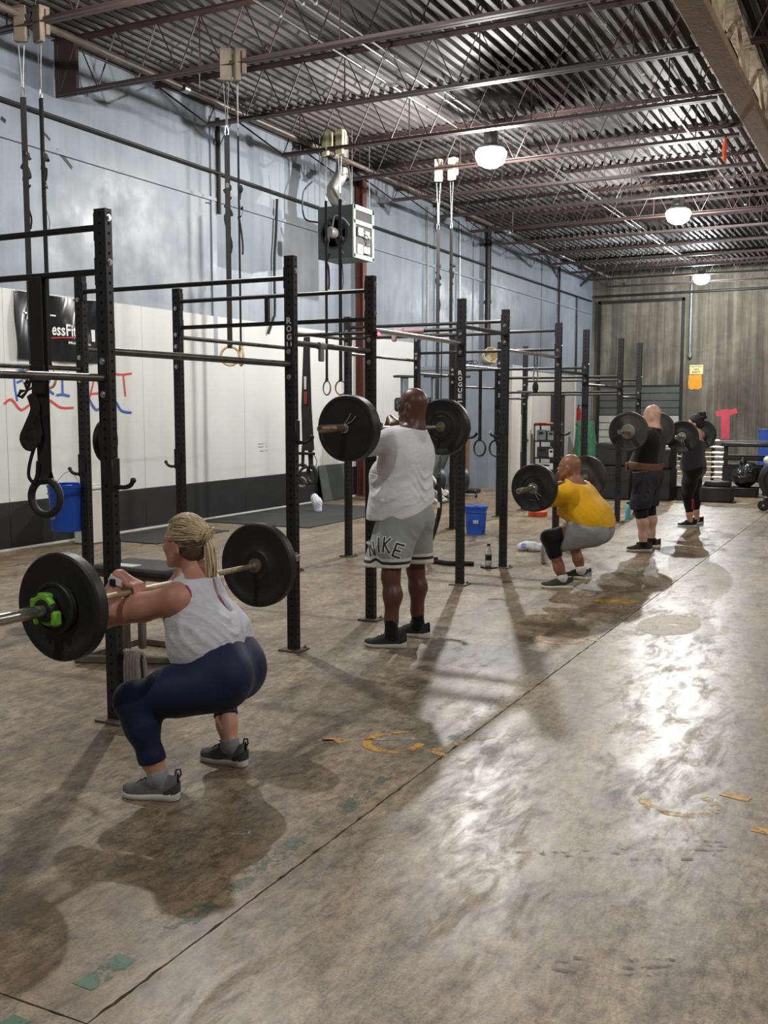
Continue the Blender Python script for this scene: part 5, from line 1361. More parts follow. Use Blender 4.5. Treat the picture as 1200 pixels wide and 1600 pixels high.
# =================================================================== two standing lifters farther down
def man_black():
    base = v3(-2.75, 12.2, 0); SKB = skin('pale_skin', (206, 164, 144), .45)
    shL, shR = v3(-2.76, 11.98, 1.35), v3(-2.75, 12.42, 1.35)
    elL, elR = v3(-3.01, 11.93, 1.27), v3(-3.01, 12.50, 1.28)
    wrL, wrR = v3(-2.90, 11.99, 1.475), v3(-2.89, 12.43, 1.475)
    hc = v3(-2.73, 12.2, 1.605); Fh = unit(v3(-1, .05, -.05)); Lh = unit(np.cross(UZ, Fh)); Uh = np.cross(Fh, Lh)
    hipL, hipR = v3(-2.76, 12.10, .86), v3(-2.75, 12.31, .86); knL, knR = v3(-2.79, 12.03, .46), v3(-2.77, 12.38, .46); anL, anR = v3(-2.75, 12.02, .10), v3(-2.74, 12.42, .10)
    H = Sdf(); head_sdf(H, hc, Fh, Lh, Uh, 1.0); neck = Sdf(); neck.cone(hc + v3(.03, 0, -.05), v3(-2.70, 12.2, 1.42), .064, .07, .03); neck.cone(v3(-2.71, 12.2, 1.43), shL, .055, .06, .06); neck.cone(v3(-2.71, 12.2, 1.43), shR, .055, .06, .06)
    T = Sdf(); T.cone(v3(-2.74, 12.08, 1.32), v3(-2.73, 12.32, 1.32), .115, .115, .07); T.cone(v3(-2.75, 12.09, 1.2), v3(-2.74, 12.31, 1.2), .14, .14, .08); T.cone(v3(-2.78, 12.1, 1.02), v3(-2.77, 12.30, 1.02), .15, .15, .08); T.ell(v3(-2.84, 12.2, 1.03), (.12, .15, .15), .06)
    P = Sdf(); P.cone(v3(-2.76, 12.1, .88), v3(-2.75, 12.3, .88), .14, .14, .06)
    LL = Sdf(); limb_leg(LL, hipL, knL, anL, (.105, .066, .066, .042), .04); LR = Sdf(); limb_leg(LR, hipR, knR, anR, (.105, .066, .066, .042), .04)
    A = Sdf(); limb_arm(A, shL, elL, wrL, (.066, .05, .046, .031)); limb_arm(A, shR, elR, wrR, (.066, .05, .046, .031))
    AU = Sdf()
    for s_, e_ in ((shL, elL), (shR, elR)): AU.ell(s_, (.072, .066, .074), .04); AU.cone(s_, s_ * .35 + e_ * .65, .072, .066, .03)
    HD = Sdf(); hand_sdf(HD, wrL, v3(-2.830, 12.02, 1.414), v3(0, -1, 0), v3(.6, 0, .8), 1.05); hand_sdf(HD, wrR, v3(-2.822, 12.40, 1.413), v3(0, 1, 0), v3(.6, 0, .8), 1.05)
    FT = Sdf(); foot_sdf(FT, (-2.66, 12.04), PI + .1, .27, anL); foot_sdf(FT, (-2.65, 12.43), PI - .1, .27, anR)
    V, F = Sdf().merged(H, neck, T, P, LL, LR, A, AU, HD, FT).surface(.0095)
    pm = tag(new('person', np_mesh('person', V, F, SKB, base), None, base), 'bald man in black top, leather belt and dark patterned shorts holding a barbell', 'person')
    t = Sdf().merged(T, neck, AU); t.off = .012; t.cut(v3(-2.70, 12.2, 1.46), unit(v3(.2, 0, 1)))
    for s_, e_ in ((shL, elL), (shR, elR)): t.cut(s_ * .4 + e_ * .6, unit(e_ - s_), .12)
    t.cut(v3(-2.75, 12.2, .93), v3(0, 0, -1)); V, F = t.surface(.0095); new('shirt', np_mesh('shirt', V, F, cloth('black_jersey', (20, 20, 22), .85, .05, .25, 8), base), pm)
    g = Sdf().merged(P); g.off = .014
    for (hp, k_) in ((hipL, knL), (hipR, knR)): g.cone(hp, k_ + v3(-.01, 0, .10), .120, .112, .05)
    g.cut(v3(-2.75, 12.2, .505), v3(.1, 0, -1)); g.cut(v3(-2.75, 12.2, .97), v3(0, 0, 1))
    m_ = NT('dark_camouflage_fabric'); n_ = m_.noise(m_.mapped((1, 1, 1)), 9, 3, .5, .8); m_.link(m_.ramp(n_, [(.4, srgb(26, 26, 30)), (.5, srgb(46, 46, 54)), (.62, srgb(32, 32, 38)), (.7, srgb(70, 70, 80))]), m_.b.inputs['Base Color']); m_.b.inputs['Roughness'].default_value = .85
    V, F = g.surface(.0095); new('shorts', np_mesh('shorts', V, F, m_.m, base), pm)
    k = Sdf().merged(LL, LR); k.off = .005; k.cut(v3(-2.77, 12.2, .60), v3(0, 0, 1)); k.cut(knL + v3(0, 0, -.07), v3(.15, 0, -1), .2); k.cut(knR + v3(0, 0, -.07), v3(.15, 0, -1), .2); k.cut(v3(-2.77, 12.2, .33), v3(0, 0, -1))
    V, F = k.surface(.0095); new('knee_sleeves', np_mesh('knee_sleeves', V, F, cloth('black_neoprene_tights', (16, 16, 18), .75), base), pm)
    b = Sdf().merged(T); b.off = .022; b.cut(v3(-2.75, 12.2, 1.045), v3(.08, 0, 1)); b.cut(v3(-2.75, 12.2, .955), v3(-.08, 0, -1))
    V, F = b.surface(.0095); be = new('lifting_belt', np_mesh('lifting_belt', V, F, mat('brown_leather', (112, 74, 56), .55, var=.15), base), pm)
    MB().bbox((-.238, -.07, .99), (.03, .10, .10), .01).build('belt_buckle', mat('tan_leather', (150, 100, 78), .5), be)
    bs = cloth('dark_sock', (22, 20, 22), .9)
    sock(pm, anL, (-2.66, 12.04), PI + .1, .27, anL + v3(0, 0, .02), .046, bs); sock(pm, anR, (-2.65, 12.43), PI - .1, .27, anR + v3(0, 0, .02), .046, bs)
    up = mat('maroon_black_shoe', (62, 32, 34), .8, var=.2); so = mat('pale_sole', (196, 184, 172), .6)
    shoe(pm, (-2.645, 12.04), PI + .1, .30, up, so, 'shoe', M_STRAP, 1.08); shoe(pm, (-2.635, 12.44), PI - .1, .30, up, so, 'shoe', M_STRAP, 1.08)
    return pm
man_black().location.x += .08
def woman_far():
    base = v3(-2.7, 15.05, 0); SKF = skin('light_skin', (196, 152, 128), .45)
    shL, shR = v3(-2.73, 14.87, 1.24), v3(-2.72, 15.25, 1.24); elL, elR = v3(-2.96, 14.82, 1.15), v3(-2.96, 15.32, 1.15); wrL, wrR = v3(-2.82, 14.87, 1.35), v3(-2.81, 15.25, 1.35)
    hc = v3(-2.71, 15.06, 1.475); Fh = unit(v3(-1, .0, -.05)); Lh = unit(np.cross(UZ, Fh)); Uh = np.cross(Fh, Lh)
    hipL, hipR = v3(-2.72, 14.95, .80), v3(-2.71, 15.16, .80); knL, knR = v3(-2.75, 14.87, .43), v3(-2.73, 15.24, .43); anL, anR = v3(-2.70, 14.86, .10), v3(-2.68, 15.27, .10)
    H = Sdf(); head_sdf(H, hc, Fh, Lh, Uh, .97); neck = Sdf(); neck.cone(hc + v3(.03, 0, -.05), v3(-2.67, 15.06, 1.30), .052, .06, .03); neck.cone(v3(-2.68, 15.06, 1.31), shL, .045, .05, .05); neck.cone(v3(-2.68, 15.06, 1.31), shR, .045, .05, .05)
    T = Sdf(); T.cone(v3(-2.71, 14.96, 1.2), v3(-2.70, 15.16, 1.2), .10, .10, .07); T.cone(v3(-2.72, 14.97, 1.08), v3(-2.71, 15.15, 1.08), .125, .125, .08); T.cone(v3(-2.73, 14.97, .92), v3(-2.72, 15.15, .92), .13, .13, .08)
    P = Sdf(); P.cone(v3(-2.70, 14.96, .82), v3(-2.69, 15.15, .82), .14, .14, .06)
    LL = Sdf(); limb_leg(LL, hipL, knL, anL, (.108, .066, .060, .038), .04); LR = Sdf(); limb_leg(LR, hipR, knR, anR, (.108, .066, .060, .038), .04)
    A = Sdf(); limb_arm(A, shL, elL, wrL, (.058, .045, .042, .028)); limb_arm(A, shR, elR, wrR, (.058, .045, .042, .028))
    HD = Sdf(); hand_sdf(HD, wrL, v3(-2.748, 14.90, 1.29), v3(0, -1, 0), v3(.6, 0, .8), .98); hand_sdf(HD, wrR, v3(-2.745, 15.22, 1.29), v3(0, 1, 0), v3(.6, 0, .8), .98)
    FT = Sdf(); foot_sdf(FT, (-2.62, 14.88), PI + .1, .25, anL); foot_sdf(FT, (-2.60, 15.28), PI - .1, .25, anR)
    V, F = Sdf().merged(H, neck, T, P, LL, LR, A, HD, FT).surface(.010)
    pm = tag(new('person', np_mesh('person', V, F, SKF, base), None, base), 'dark haired woman in charcoal top and black leggings holding a barbell', 'person')
    t = Sdf().merged(T, neck); t.off = .012; t.cone(v3(-2.72, 14.96, .86), v3(-2.71, 15.16, .86), .145, .145, .06); t.cut(v3(-2.67, 15.06, 1.285), unit(v3(.9, 0, 1)), .3); t.cut(v3(-2.67, 15.06, 1.33), UZ); t.cut(v3(-2.7, 15, .80), v3(0, 0, -1))
    V, F = t.surface(.010); new('top', np_mesh('top', V, F, cloth('charcoal_jersey', (52, 52, 58), .9, .08, .3, 8), base), pm)
    g = Sdf().merged(P, LL, LR); g.off = .007; g.cut(v3(-2.7, 15, .9), UZ); g.cut(v3(-2.7, 15, .215), v3(.12, 0, -1))
    V, F = g.surface(.010); lg = new('leggings', np_mesh('leggings', V, F, cloth('black_leggings_fabric', (15, 15, 17), .8), base), pm)
    MB().bbox((.035, -.245, .33), (.03, .012, .15), .005, rotx(.05).to_3x3()).build('red_panel', mat('red_print_panel', (168, 40, 50), .7), lg)
    c = Sdf(); Q = np.stack([Fh, Lh, Uh], 1); p = lambda f, l, u: hc + Fh * f + Lh * l + Uh * u
    c.ell(p(-.018, 0, .022), (.106, .086, .102), .02, Q); c.ell(p(-.06, 0, -.03), (.065, .07, .07), .03, Q); c.ell(p(-.10, 0, .085), (.06, .06, .052), .03, Q)
    for k in range(9): c.ell(p(-.10 + .04 * math.cos(k * 2.2), .045 * math.sin(k * 1.7), .10 + .03 * math.cos(k * 3.1)), (.026, .026, .026), .01)
    c.ell(p(.075, 0, -.055), (.085, .12, .11), .015, Q, '-')
    V, F = c.surface(.008); new('hair', np_mesh('hair', V, F, mat('black_hair', (18, 16, 18), .7, var=.3, scale=60, bump=.4, bscale=120), base), pm)
    up = mat('black_mesh_shoe', (24, 24, 26), .85, var=.2); so = mat('grey_white_sole', (190, 190, 188), .6)
    shoe(pm, (-2.605, 14.88), PI + .1, .27, up, so, 'shoe', M_STRAP, 1.0); shoe(pm, (-2.585, 15.285), PI - .1, .27, up, so, 'shoe', M_STRAP, 1.0)
    return pm
woman_far().location.x += .05
# ------------------------------------------------------------------ gymnastic rings and straps
M_WOODD = mat('dark_aged_wood', (118, 106, 78), .55, var=.2)
M_RINGB = mat('black_ring_wrap', (34, 32, 32), .6, var=.15, bump=.2, bscale=120)
def ring_obj(label, x, y, z, top, rz, rm=M_WOOD, R_=.104, r=.0145, sw=.030, block=None, cable=0.0, group=None, tail=True, seed=0):
    """a ring on its webbing strap; optional wire cable with carabiner and a block saddled over the joist above"""
    rr = random.Random(seed)
    t = thing('gymnastic_ring', label, 'ring', (x, y, z), rz, group)
    MB().torus((0, 0, 0), R_, r, rotx(PI / 2), 36, 10).build('ring', rm, t)
    hz = top - z; st_top = hz - cable
    mb = MB()
    for s in (-1, 1): mb.tube([(s * .004, .0035 * s, st_top), (s * .003, .004 * s, R_ + .05), (s * .002, (r + .002) * s, R_ + .0), (0, (r + .002) * s * .6, R_ - r - .002)], sw, 6, flat=(.12, (0, 1, 0)))
    mb.build('strap', M_STRAP, t)
    mb = MB(); bz = st_top - .55; mb.bbox((0, 0, bz), (.045, .022, .06), .004); mb.build('buckle', M_DARKSTEEL, t)
    if tail:
        mb = MB(); p = [(0, .012, bz)]
        for k in range(9): p.append((.045 * math.sin(k * 1.9 + seed), .02 + .02 * math.cos(k * 1.3), bz - .05 - .045 * k + .05 * (k % 2)))
        p += [(.03, .03, bz - .62), (.02, .03, bz - .74)]
        mb.tube(smooth_line(p, 4), .016, 6, flat=(.2, (0, 1, 0))); mb.ball((.01, .02, bz - .02), .04, 8, 6, (.9, .7, 1.1)); mb.build('strap_tail', M_STRAP, t)
    if cable:
        mb = MB()
        mb.tube([(-.03, 0, hz), (-.012, 0, hz - cable * .5), (-.006, 0, st_top + .09)], .005, 6); mb.tube([(.03, 0, hz), (.012, 0, hz - cable * .5), (.006, 0, st_top + .09)], .005, 6); mb.build('cable', M_ZINC, t)
        mb = MB(); mb.tube([(0, 0, st_top + .10), (.014, 0, st_top + .08), (.020, 0, st_top + .02), (.012, 0, st_top - .01), (-.012, 0, st_top - .01), (-.020, 0, st_top + .02), (-.014, 0, st_top + .08)], .006, 6, closed=True); mb.build('carabiner', M_CHROME, t)
    if block is not None:
        mb = MB(); mb.bbox((0, 0, hz + .20), (.13, .06, .34), .008); mb.bbox((0, .07, hz + .24), (.12, .05, .26), .008); mb.bbox((0, .03, hz + .36), (.13, .12, .03), .006); mb.build('saddle_block', block, t, None)
    return t
GR = 'rings hung from the joists'
ring_obj('pale wood ring before the painted blue letters, nearer the banner', -8.03, 7.85, 1.99, 5.28, .35, block=M_PINEBLK, cable=.5, group=GR, seed=1)
ring_obj('pale wood ring before the painted letters, beside the near upright', -7.79, 7.85, 1.99, 5.24, -.2, block=M_PINEBLK, cable=.5, group=GR, seed=2)
ring_obj('pale wood ring crossing its twin by the bare back upright, wall side', -6.885, 9.72, 2.27, 5.26, .5, block=M_PINEBLK, cable=.55, group=GR, seed=3)
ring_obj('pale wood ring crossing its twin by the bare back upright, aisle side', -6.735, 9.72, 2.265, 5.23, -.75, block=M_PINEBLK, cable=.55, group=GR, seed=4)
ring_obj('slim wood ring below the unit heater, wall side', -7.80, 13.5, 1.985, 5.36, -.5, M_WOODD, .104, .012, block=M_CREAMBLK, cable=.62, group=GR, seed=5)
ring_obj('slim wood ring below the unit heater, beside the black upright', -7.56, 13.5, 1.985, 5.36, -.2, M_WOODD, .104, .012, block=M_CREAMBLK, cable=.62, group=GR, seed=6)
ring_obj('ring on black strap under the cream block behind the man in white, wall side', -6.82, 15.4, 1.45, 5.26, .3, M_RINGB, block=M_CREAMBLK, cable=.72, group=GR, seed=7)
ring_obj('ring on black strap under the cream block behind the man in white, aisle side', -6.59, 15.4, 1.45, 5.26, -.3, M_RINGB, block=M_CREAMBLK, cable=.72, group=GR, seed=8)
GR2 = 'black rings hung from the rig'
ring_obj('thin black ring hanging clear in front of the office wall', -5.18, 13.14, 1.137, 2.185, -.4, M_RINGB, .108, .013, .026, group=GR2, tail=False, seed=9)
ring_obj('thin black ring half hidden by the upright before the office wall', -4.945, 13.14, 1.137, 2.185, -.3, M_RINGB, .108, .013, .026, group=GR2, tail=True, seed=10)
t = ring_obj('fat black foam ring on a wide strap hanging by the blue bucket', -4.178, 4.15, 1.188, 2.36, .10, M_RINGB, .096, .021, .045, group=GR2, tail=False, seed=11)
mb = MB(); zt = 2.36 - 1.188
mb.bbox((0, -.03, zt - .30), (.085, .014, .62), .004); mb.bbox((0, -.034, zt - .5), (.095, .02, .09), .004)
for a, l, w in ((.5, .07, .035), (1.6, .085, .04), (2.7, .08, .04)):
    c = Vector((-.075, -.03, .58)); d = Vector((-math.cos(a), 0, math.sin(a - .9))); e = Vector((d.z, 0, -d.x))
    mb.tube([c, c + d * l * .6 + e * w * .5, c + d * l, c + d * l * .7 - e * w * .5], .012, 6, closed=True, flat=(.3, (0, 1, 0)))
mb.tube(smooth_line([(-.05, -.03, .56), (-.02, -.04, .48), (-.07, -.04, .38), (-.10, -.04, .32), (-.05, -.05, .28), (-.01, -.04, .34), (-.03, -.03, .45)], 4), .032, 6, flat=(.35, (0, 1, 0)))
mb.ball((-.05, -.035, .35), .05, 10, 8, (1, .5, 1.3))
mb.tube(smooth_line([(-.03, -.03, .30), (-.07, -.03, .20), (-.085, -.03, .12), (-.055, -.03, .085), (-.03, -.03, .12), (-.02, -.03, .2)], 5), .012, 6, flat=(.3, (0, 1, 0)))
mb.build('strap_loops', M_STRAP, t)
ring_obj('fat black foam ring mostly hidden behind the nearest front upright', -3.845, 4.265, 1.498, 2.36, 1.8, M_RINGB, .096, .021, .018, group=GR2, tail=False, seed=12)
# clustered rings and red tagged strap
t = thing('strap_bundle', 'black tapered strap bundle with a red and white tag and three small rings', 'strap', (-5.40, 8.95, .0))
mb = MB(); mb.tube([(.0, -.0, 2.39), (.0, -.01, 2.2), (-.0, -.02, 1.7), (.02, -.02, 1.25)], [.04, .045, .065, .075], 6, flat=(.25, (0, 1, 0))); mb.tube([(0.04, -.02, 1.3), (.05, -.02, 1.08)], .03, 6, flat=(.25, (0, 1, 0))); mb.tube([(-.04, -.02, 1.3), (-.05, -.02, 1.08)], .02, 6, flat=(.25, (0, 1, 0))); mb.build('webbing', M_STRAP, t)
MB().bbox((.0, -.04, 1.93), (.028, .006, .13), .002).build('white_tag', M_WTRIM, t); MB().bbox((.004, -.041, 1.78), (.034, .006, .13), .002).build('red_tag', mat('dark_red_tag', (148, 48, 42), .6), t)
MB().bbox((.0, -.03, 1.22), (.20, .03, .03), .006).build('spreader_bar', M_DARKSTEEL, t)
for k, (dx, dz, rz_) in enumerate(((-.06, 1.02, .9), (.02, 1.0, .3), (.085, 1.01, -.4))): MB().torus((dx, -.02 - .02 * k, dz), .085, .014, rotz(rz_) @ rotx(PI / 2), 28, 8).build('ring', M_RINGB, t)
MB().torus((-.045, -.05, .93), .045, .012, rotz(.3) @ rotx(PI / 2), 20, 8).build('ring', M_ZINC, t)
MB().tube(smooth_line([(.06, -.03, 1.24), (.12, -.03, 1.16), (.11, -.03, 1.09), (.07, -.03, 1.12), (.08, -.03, 1.2)], 4), .004, 5).build('cord_loop', M_STRAP, t)
# carabiner hanger far down the rig
t = thing('carabiner_hanger', 'chrome carabiner with black strap knob hanging from a rig bar', 'hanger', (XF, 11.12, 2.28))
MB().tube([(0, 0, .022), (.012, .012, 0), (.012, .012, -.13), (-.012, -.012, -.13), (-.012, -.012, 0)], .007, 6, closed=True).build('loop', M_STRAP, t)
MB().tube([(0, 0, -.12), (.016, 0, -.16), (.03, 0, -.27), (0, 0, -.30), (-.03, 0, -.27), (-.016, 0, -.16)], .008, 6, closed=True).build('carabiner', M_CHROME, t)
MB().ball((0, 0, -.37), .045, 10, 8, (.8, .7, 1.5)).build('strap_knob', M_STRAP, t)

# ------------------------------------------------------------------ buckets and bottles
M_BLUEP = mat('blue_bucket_plastic', (36, 88, 196), .35, var=.08)
def bucket(label, loc, m, tilt=None, r0=.128, r1=.15, h=.365, lid=False):
    t = thing('bucket', label, 'bucket', loc)
    if tilt is not None: t.rotation_euler = tilt
    mb = MB(); mb.lathe([(0, .0), (r0 - .006, 0), (r0, .006), (r0 + (r1 - r0) * .78, h * .78), (r1 + .006, h * .79), (r1 + .006, h * .80), (r1 - .002, h * .81), (r1, h * .92), (r1 + .006, h * .93), (r1 + .006, h - .004), (r1 + .001, h), (r1 - .006, h - .003), (r0 - .006, .02), (0, .012)], 36, cap=False); mb.build('shell', m, t)
    if lid: MB().lathe([(0, h + .012), (r1 * .9, h + .012), (r1 + .010, h + .006), (r1 + .011, h - .016), (r1 + .007, h - .016), (r1 + .006, h - .001), (0, h - .002)], 36, cap=False).build('lid', m, t)
    return t
b1 = bucket('blue plastic bucket hung by its wire handle from a rig hook', (-5.76, 5.95, .73), M_BLUEP)
MB().tube(smooth_line([(-.15, 0, .31), (-.12, 0, .36), (-.04, .01, .44), (.035, .01, .462), (.07, .0, .44), (.13, 0, .36), (.15, 0, .31)], 5), .0022, 6).build('wire_handle', M_ZINC, b1)
MB().bbox((-.02, -.143, .13), (.05, .004, .06), .001, rotx(-.06).to_3x3()).build('label_sticker', mat('grey_sticker', (150, 158, 176), .5), b1)
b2 = bucket('blue lidded bucket standing on the floor by the lettered upright', (-5.092, 12.80, 0), M_BLUEP, lid=True)
MB().tube([(.157 * math.cos(a), .157 * math.sin(a), .30 - .0 * k) for k, a in enumerate([-PI + PI * q / 12 for q in range(13)])], .003, 6).build('wire_handle', M_ZINC, b2)
MB().bbox((.05, -.135, .17), (.07, .004, .05), .001, rotz(.3).to_3x3()).build('label_sticker', M_WTRIM, b2)
b3 = bucket('dirty cream bucket tipped over on the office roof', (-8.06, 20.75, 2.73), mat('dirty_cream_plastic', (196, 188, 160), .5, var=.2, scale=6), (R(78), 0, R(38)), .13, .155, .38)
MB().bbox((.10, -.10, .18), (.09, .09, .10), .01).build('orange_label', mat('orange_label', (206, 128, 70), .5), b3)
t = thing('wire_coil', 'tangle of dark wire lying on the office roof beside the tipped bucket', 'wire', (-8.45, 20.7, 2.585))
MB().tube(smooth_line([(.2 * math.cos(k * 1.1) * (.6 + .4 * math.sin(k * .7)), .12 * math.sin(k * 1.3), .02 + .10 * abs(math.sin(k * .9))) for k in range(22)], 4), .007, 5).build('wire', M_DARKSTEEL, t)
def bottle(label, loc, m, capm, r=.036, h=.25, neck=.014, glass=False):
    t = thing('bottle', label, 'bottle', loc)
    MB().lathe([(0, 0), (r - .004, 0), (r, .005), (r, h * .62), (r * .92, h * .70), (neck + .004, h * .86), (neck, h * .88), (neck, h * .93), (0, h * .93)], 24, cap=False).build('flask', m, t)
    MB().lathe([(neck + .004, h * .90), (neck + .005, h * .92), (neck + .005, h * .99), (neck + .002, h), (0, h)], 18).build('cap', capm, t); return t
M_CLEAR = mat('clear_bottle_plastic', (214, 222, 220), .06, var=0, Transmission_Weight=.85, IOR=1.2)
d = thing('small_plate', 'small black weight disc lying flat under the clear bottle', 'weight plate', (-3.85, 10.06, 0)); MB().lathe([(.02, 0), (.085, 0), (.09, .004), (.09, .016), (.085, .02), (.02, .02), (.02, 0)], 28, cap=False).build('disc', M_RUBBER, d)
bb = bottle('clear plastic water bottle with black cap on the floor disc', (-3.855, 10.06, .021), M_CLEAR, M_RUBBER, .034, .235)
MB().lathe([(.0348, .06), (.0352, .062), (.0352, .115), (.0348, .117)], 24).build('bottle_label', M_RUBBER, bb)
bottle('white sports bottle behind the knee of the man in yellow', (-3.43, 10.63, 0), mat('white_bottle', (236, 234, 228), .4), M_RUBBER, .036, .245, .02)
bottle('teal bottle on the floor beside the bald man in black', (-3.672, 15.439, 0), mat('teal_bottle', (92, 172, 190), .4), M_RUBBER, .042, .27, .022)
# folded towels and cloth
M_TOWELW = cloth('white_terry', (214, 216, 226), .95, .05, .4, 14); M_TOWELG = cloth('grey_striped_terry', (134, 130, 122), .95, .1, .4, 14)
def puff(name, label, cat, S, vox, m, base):
    V, F = S.surface(vox); return tag(new(name, np_mesh(name, V, F, m, base), None, base), label, cat)
S = Sdf(); 
for k in range(5): S.ell((-3.98 + .05 * k, 11.47 + .02 * math.sin(k * 2), .045 + .012 * (2 - abs(k - 2))), (.055, .07, .05 + .012 * (k % 2)), .02)
S.cut((-3.9, 11.5, .004), (0, 0, -1)); tw = puff('towel', 'crumpled white towel with a dark print left on the floor', 'towel', S, .008, M_TOWELW, v3(-3.88, 11.47, 0))
MB().bbox((-.05, -.075, .075), (.05, .004, .045), .001, rotx(-.45).to_3x3()).build('printed_mark', M_BLUEP, tw)
t = thing('grey_towel', 'grey striped towel hung low on a peg of the nearest upright', 'towel', (-3.645, 4.21, .36)); mb = MB()
for k in range(6):
    x = -.055 + .022 * k; mb.tube(smooth_line([(x, -.02, -.24 + .01 * (k % 2)), (x, -.026, -.1), (x * .9, -.022, -.02), (x * .85, 0, .012), (x * .9, .024, -.02), (x, .03, -.1), (x, .026, -.22)], 4), .0135, 6)
mb.build('cloth', M_TOWELG, t); MB().tube([(-.075, 0, -.012), (.06, 0, -.012)], .012, 8).build('peg', M_DARKSTEEL, t)
S = Sdf(); S.cone((-8.45, 14.32, .02), (-8.47, 14.32, .16), .06, .075, .04); S.cone((-8.47, 14.32, .16), (-8.52, 14.33, .25), .075, .05, .04); S.ell((-8.52, 14.30, .22), (.05, .05, .06), .03); S.cut((-8.45, 14.3, .011), (0, 0, -1))
S.disp.append(ridges((1, .5, .3), (0, 0, 1), 60, .015, (-8.45, 14.3, .12), (.15, .15, .2)))
puff('white_rag', 'crumpled white cloth bag standing on the black floor mat', 'cloth', S, .01, M_TOWELW, v3(-8.45, 14.32, .012))

# ------------------------------------------------------------------ mats, leaning board, bin
for i, (x0, x1, y0, y1, lab) in enumerate(((-9.30, -7.40, 12.27, 13.87, 'charcoal rubber floor mat by the wall with a white cloth on its edge'), (-9.30, -7.38, 13.885, 15.5, 'charcoal rubber floor mat before the leaning board'), (-9.25, -8.2, 9.95, 11.5, 'small charcoal rubber mat at the foot of the white wall'))):
    t = thing('rubber_mat', lab, 'mat', ((x0 + x1) / 2, (y0 + y1) / 2, .0075), 0, 'rubber floor mats'); MB().bbox((0, 0, 0), (x1 - x0, y1 - y0, .012), .003).build('mat_slab', M_MAT, t)
t = thing('leaning_board', 'dark grey green board leaning against the black band of the wall', 'board', (XL + .11, 16.35, .0)); mb = MB(); mb.bbox((.0, 0, .33), (.02, .95, .66), .004, roty(-.16).to_3x3()); mb.build('board_sheet', mat('grey_green_board', (66, 72, 68), .6, var=.2, scale=5), t)
t = thing('white_bin', 'tall white plastic bin on the floor behind the hanging bucket', 'bin', (-9.02, 9.66, 0)); mb = MB(); mb.bbox((0, 0, .34), (.26, .26, .68), .02); mb.bbox((0, 0, .70), (.29, .29, .05), .015); mb.build('bin_body', M_WTRIM, t)
MB().bbox((0, 0, .735), (.24, .24, .03), .012).build('lid', M_WTRIM, t)

# ------------------------------------------------------------------ steel bench behind the nearest upright
M_BENCHST = mat('weathered_steel_tube', (112, 106, 94), .5, .4, var=.25, scale=12); M_TEAL = mat('teal_painted_steel', (34, 82, 92), .45)
t = thing('step_bench', 'low steel framed bench with dark pad and a teal end post', 'bench', (-4.53, 5.33, 0))
def bar(mb, a, b, w=.045):
    a, b = Vector(a), Vector(b); d = b - a; mb.bbox((a + b) / 2, (w, w, d.length), .005, d.normalized().to_track_quat('Z', 'Y').to_matrix())
for a, b in (((-.30, -.32, .024), (.30, -.06, .024)), ((-.30, .30, .024), (.32, .30, .024)), ((-.28, -.32, .024), (-.28, .30, .024)), ((.29, -.06, .024), (.29, .30, .024))):
    mb = MB(); bar(mb, a, b); mb.build('base_rail', M_BENCHST, t)
for x, y in ((-.12, -.02), (-.05, .06)):
    mb = MB(); bar(mb, (x, y, .04), (x, y, .54)); mb.build('post', M_BENCHST if x < -.1 else M_ZINC, t)
MB().bbox((-.0, .06, .555), (.62, .30, .03), .006).build('under_plate', M_BENCHST, t); MB().bbox((-.0, .06, .60), (.64, .40, .055), .02).build('pad', M_MAT, t)
MB().bbox((-.21, -.02, .71), (.035, .12, .20), .008).build('end_post', M_TEAL, t); MB().bbox((-.08, -.06, .629), (.2, .10, .006), .002).build('paper', M_WTRIM, t)

# ------------------------------------------------------------------ unit heater on the wall
M_HEATD = mat('dark_heater_enamel', (72, 78, 76), .45, .2, var=.2, scale=4); M_HEATL = mat('grey_green_heater_enamel', (150, 160, 150), .4, .1, var=.12, scale=5)
t = thing('unit_heater', 'grey green gas unit heater with open panel and flue hung from the roof', 'heater', (-8.42, 15.2, 4.12))
MB().bbox((0, 0, .42), (.66, .66, .84), .012).build('cabinet', M_HEATD, t)
mb = MB(); X_ = .345
for dy, dz, w, h_ in ((0, .80, .70, .08), (0, .57, .70, .07), (0, .03, .70, .07), (-.325, .42, .06, .84), (.325, .42, .06, .84)): mb.bbox((X_, dy, dz), (.03, w, h_), .004)
mb.build('front_frame', M_HEATL, t); MB().box((.332, 0, .68), (.01, .56, .16)).build('upper_opening', M_DARKSTEEL, t); MB().box((.332, 0, .3), (.01, .58, .46)).build('control_recess', M_DARKSTEEL, t)
for dy, dz, w, h_, m in ((-.15, .42, .18, .14, M_ZINC), (.08, .40, .14, .12, M_HEATL), (-.17, .14, .18, .16, M_WTRIM), (.06, .15, .22, .12, M_ZINC)): MB().bbox((.36, dy, dz), (.05, w, h_), .008).build('control_box', m, t)
mb = MB(); mb.tube(smooth_line([(.37, -.05, .42), (.40, .1, .36), (.37, .14, .24), (.37, .05, .18)], 4), .012, 6); mb.tube(smooth_line([(.37, .15, .42), (.40, .2, .3), (.37, .0, .15)], 4), .007, 6); mb.build('gas_line', M_CHROME, t)
MYF = TR((-.02, -.335, .40)) @ rotx(PI / 2)
MB().lathe([(.245, 0), (.25, .012), (.22, .014), (.21, -.0)], 32, MYF).build('fan_shroud', M_DARKSTEEL, t)
for k in range(4): MB().bbox((0, 0, 0), (.20, .07, .006), .002).build('fan_blade', M_DARKSTEEL, t).matrix_local = MYF @ rotz(k * PI / 2 + .4) @ TR((.11, 0, .01)) @ rotx(.5)
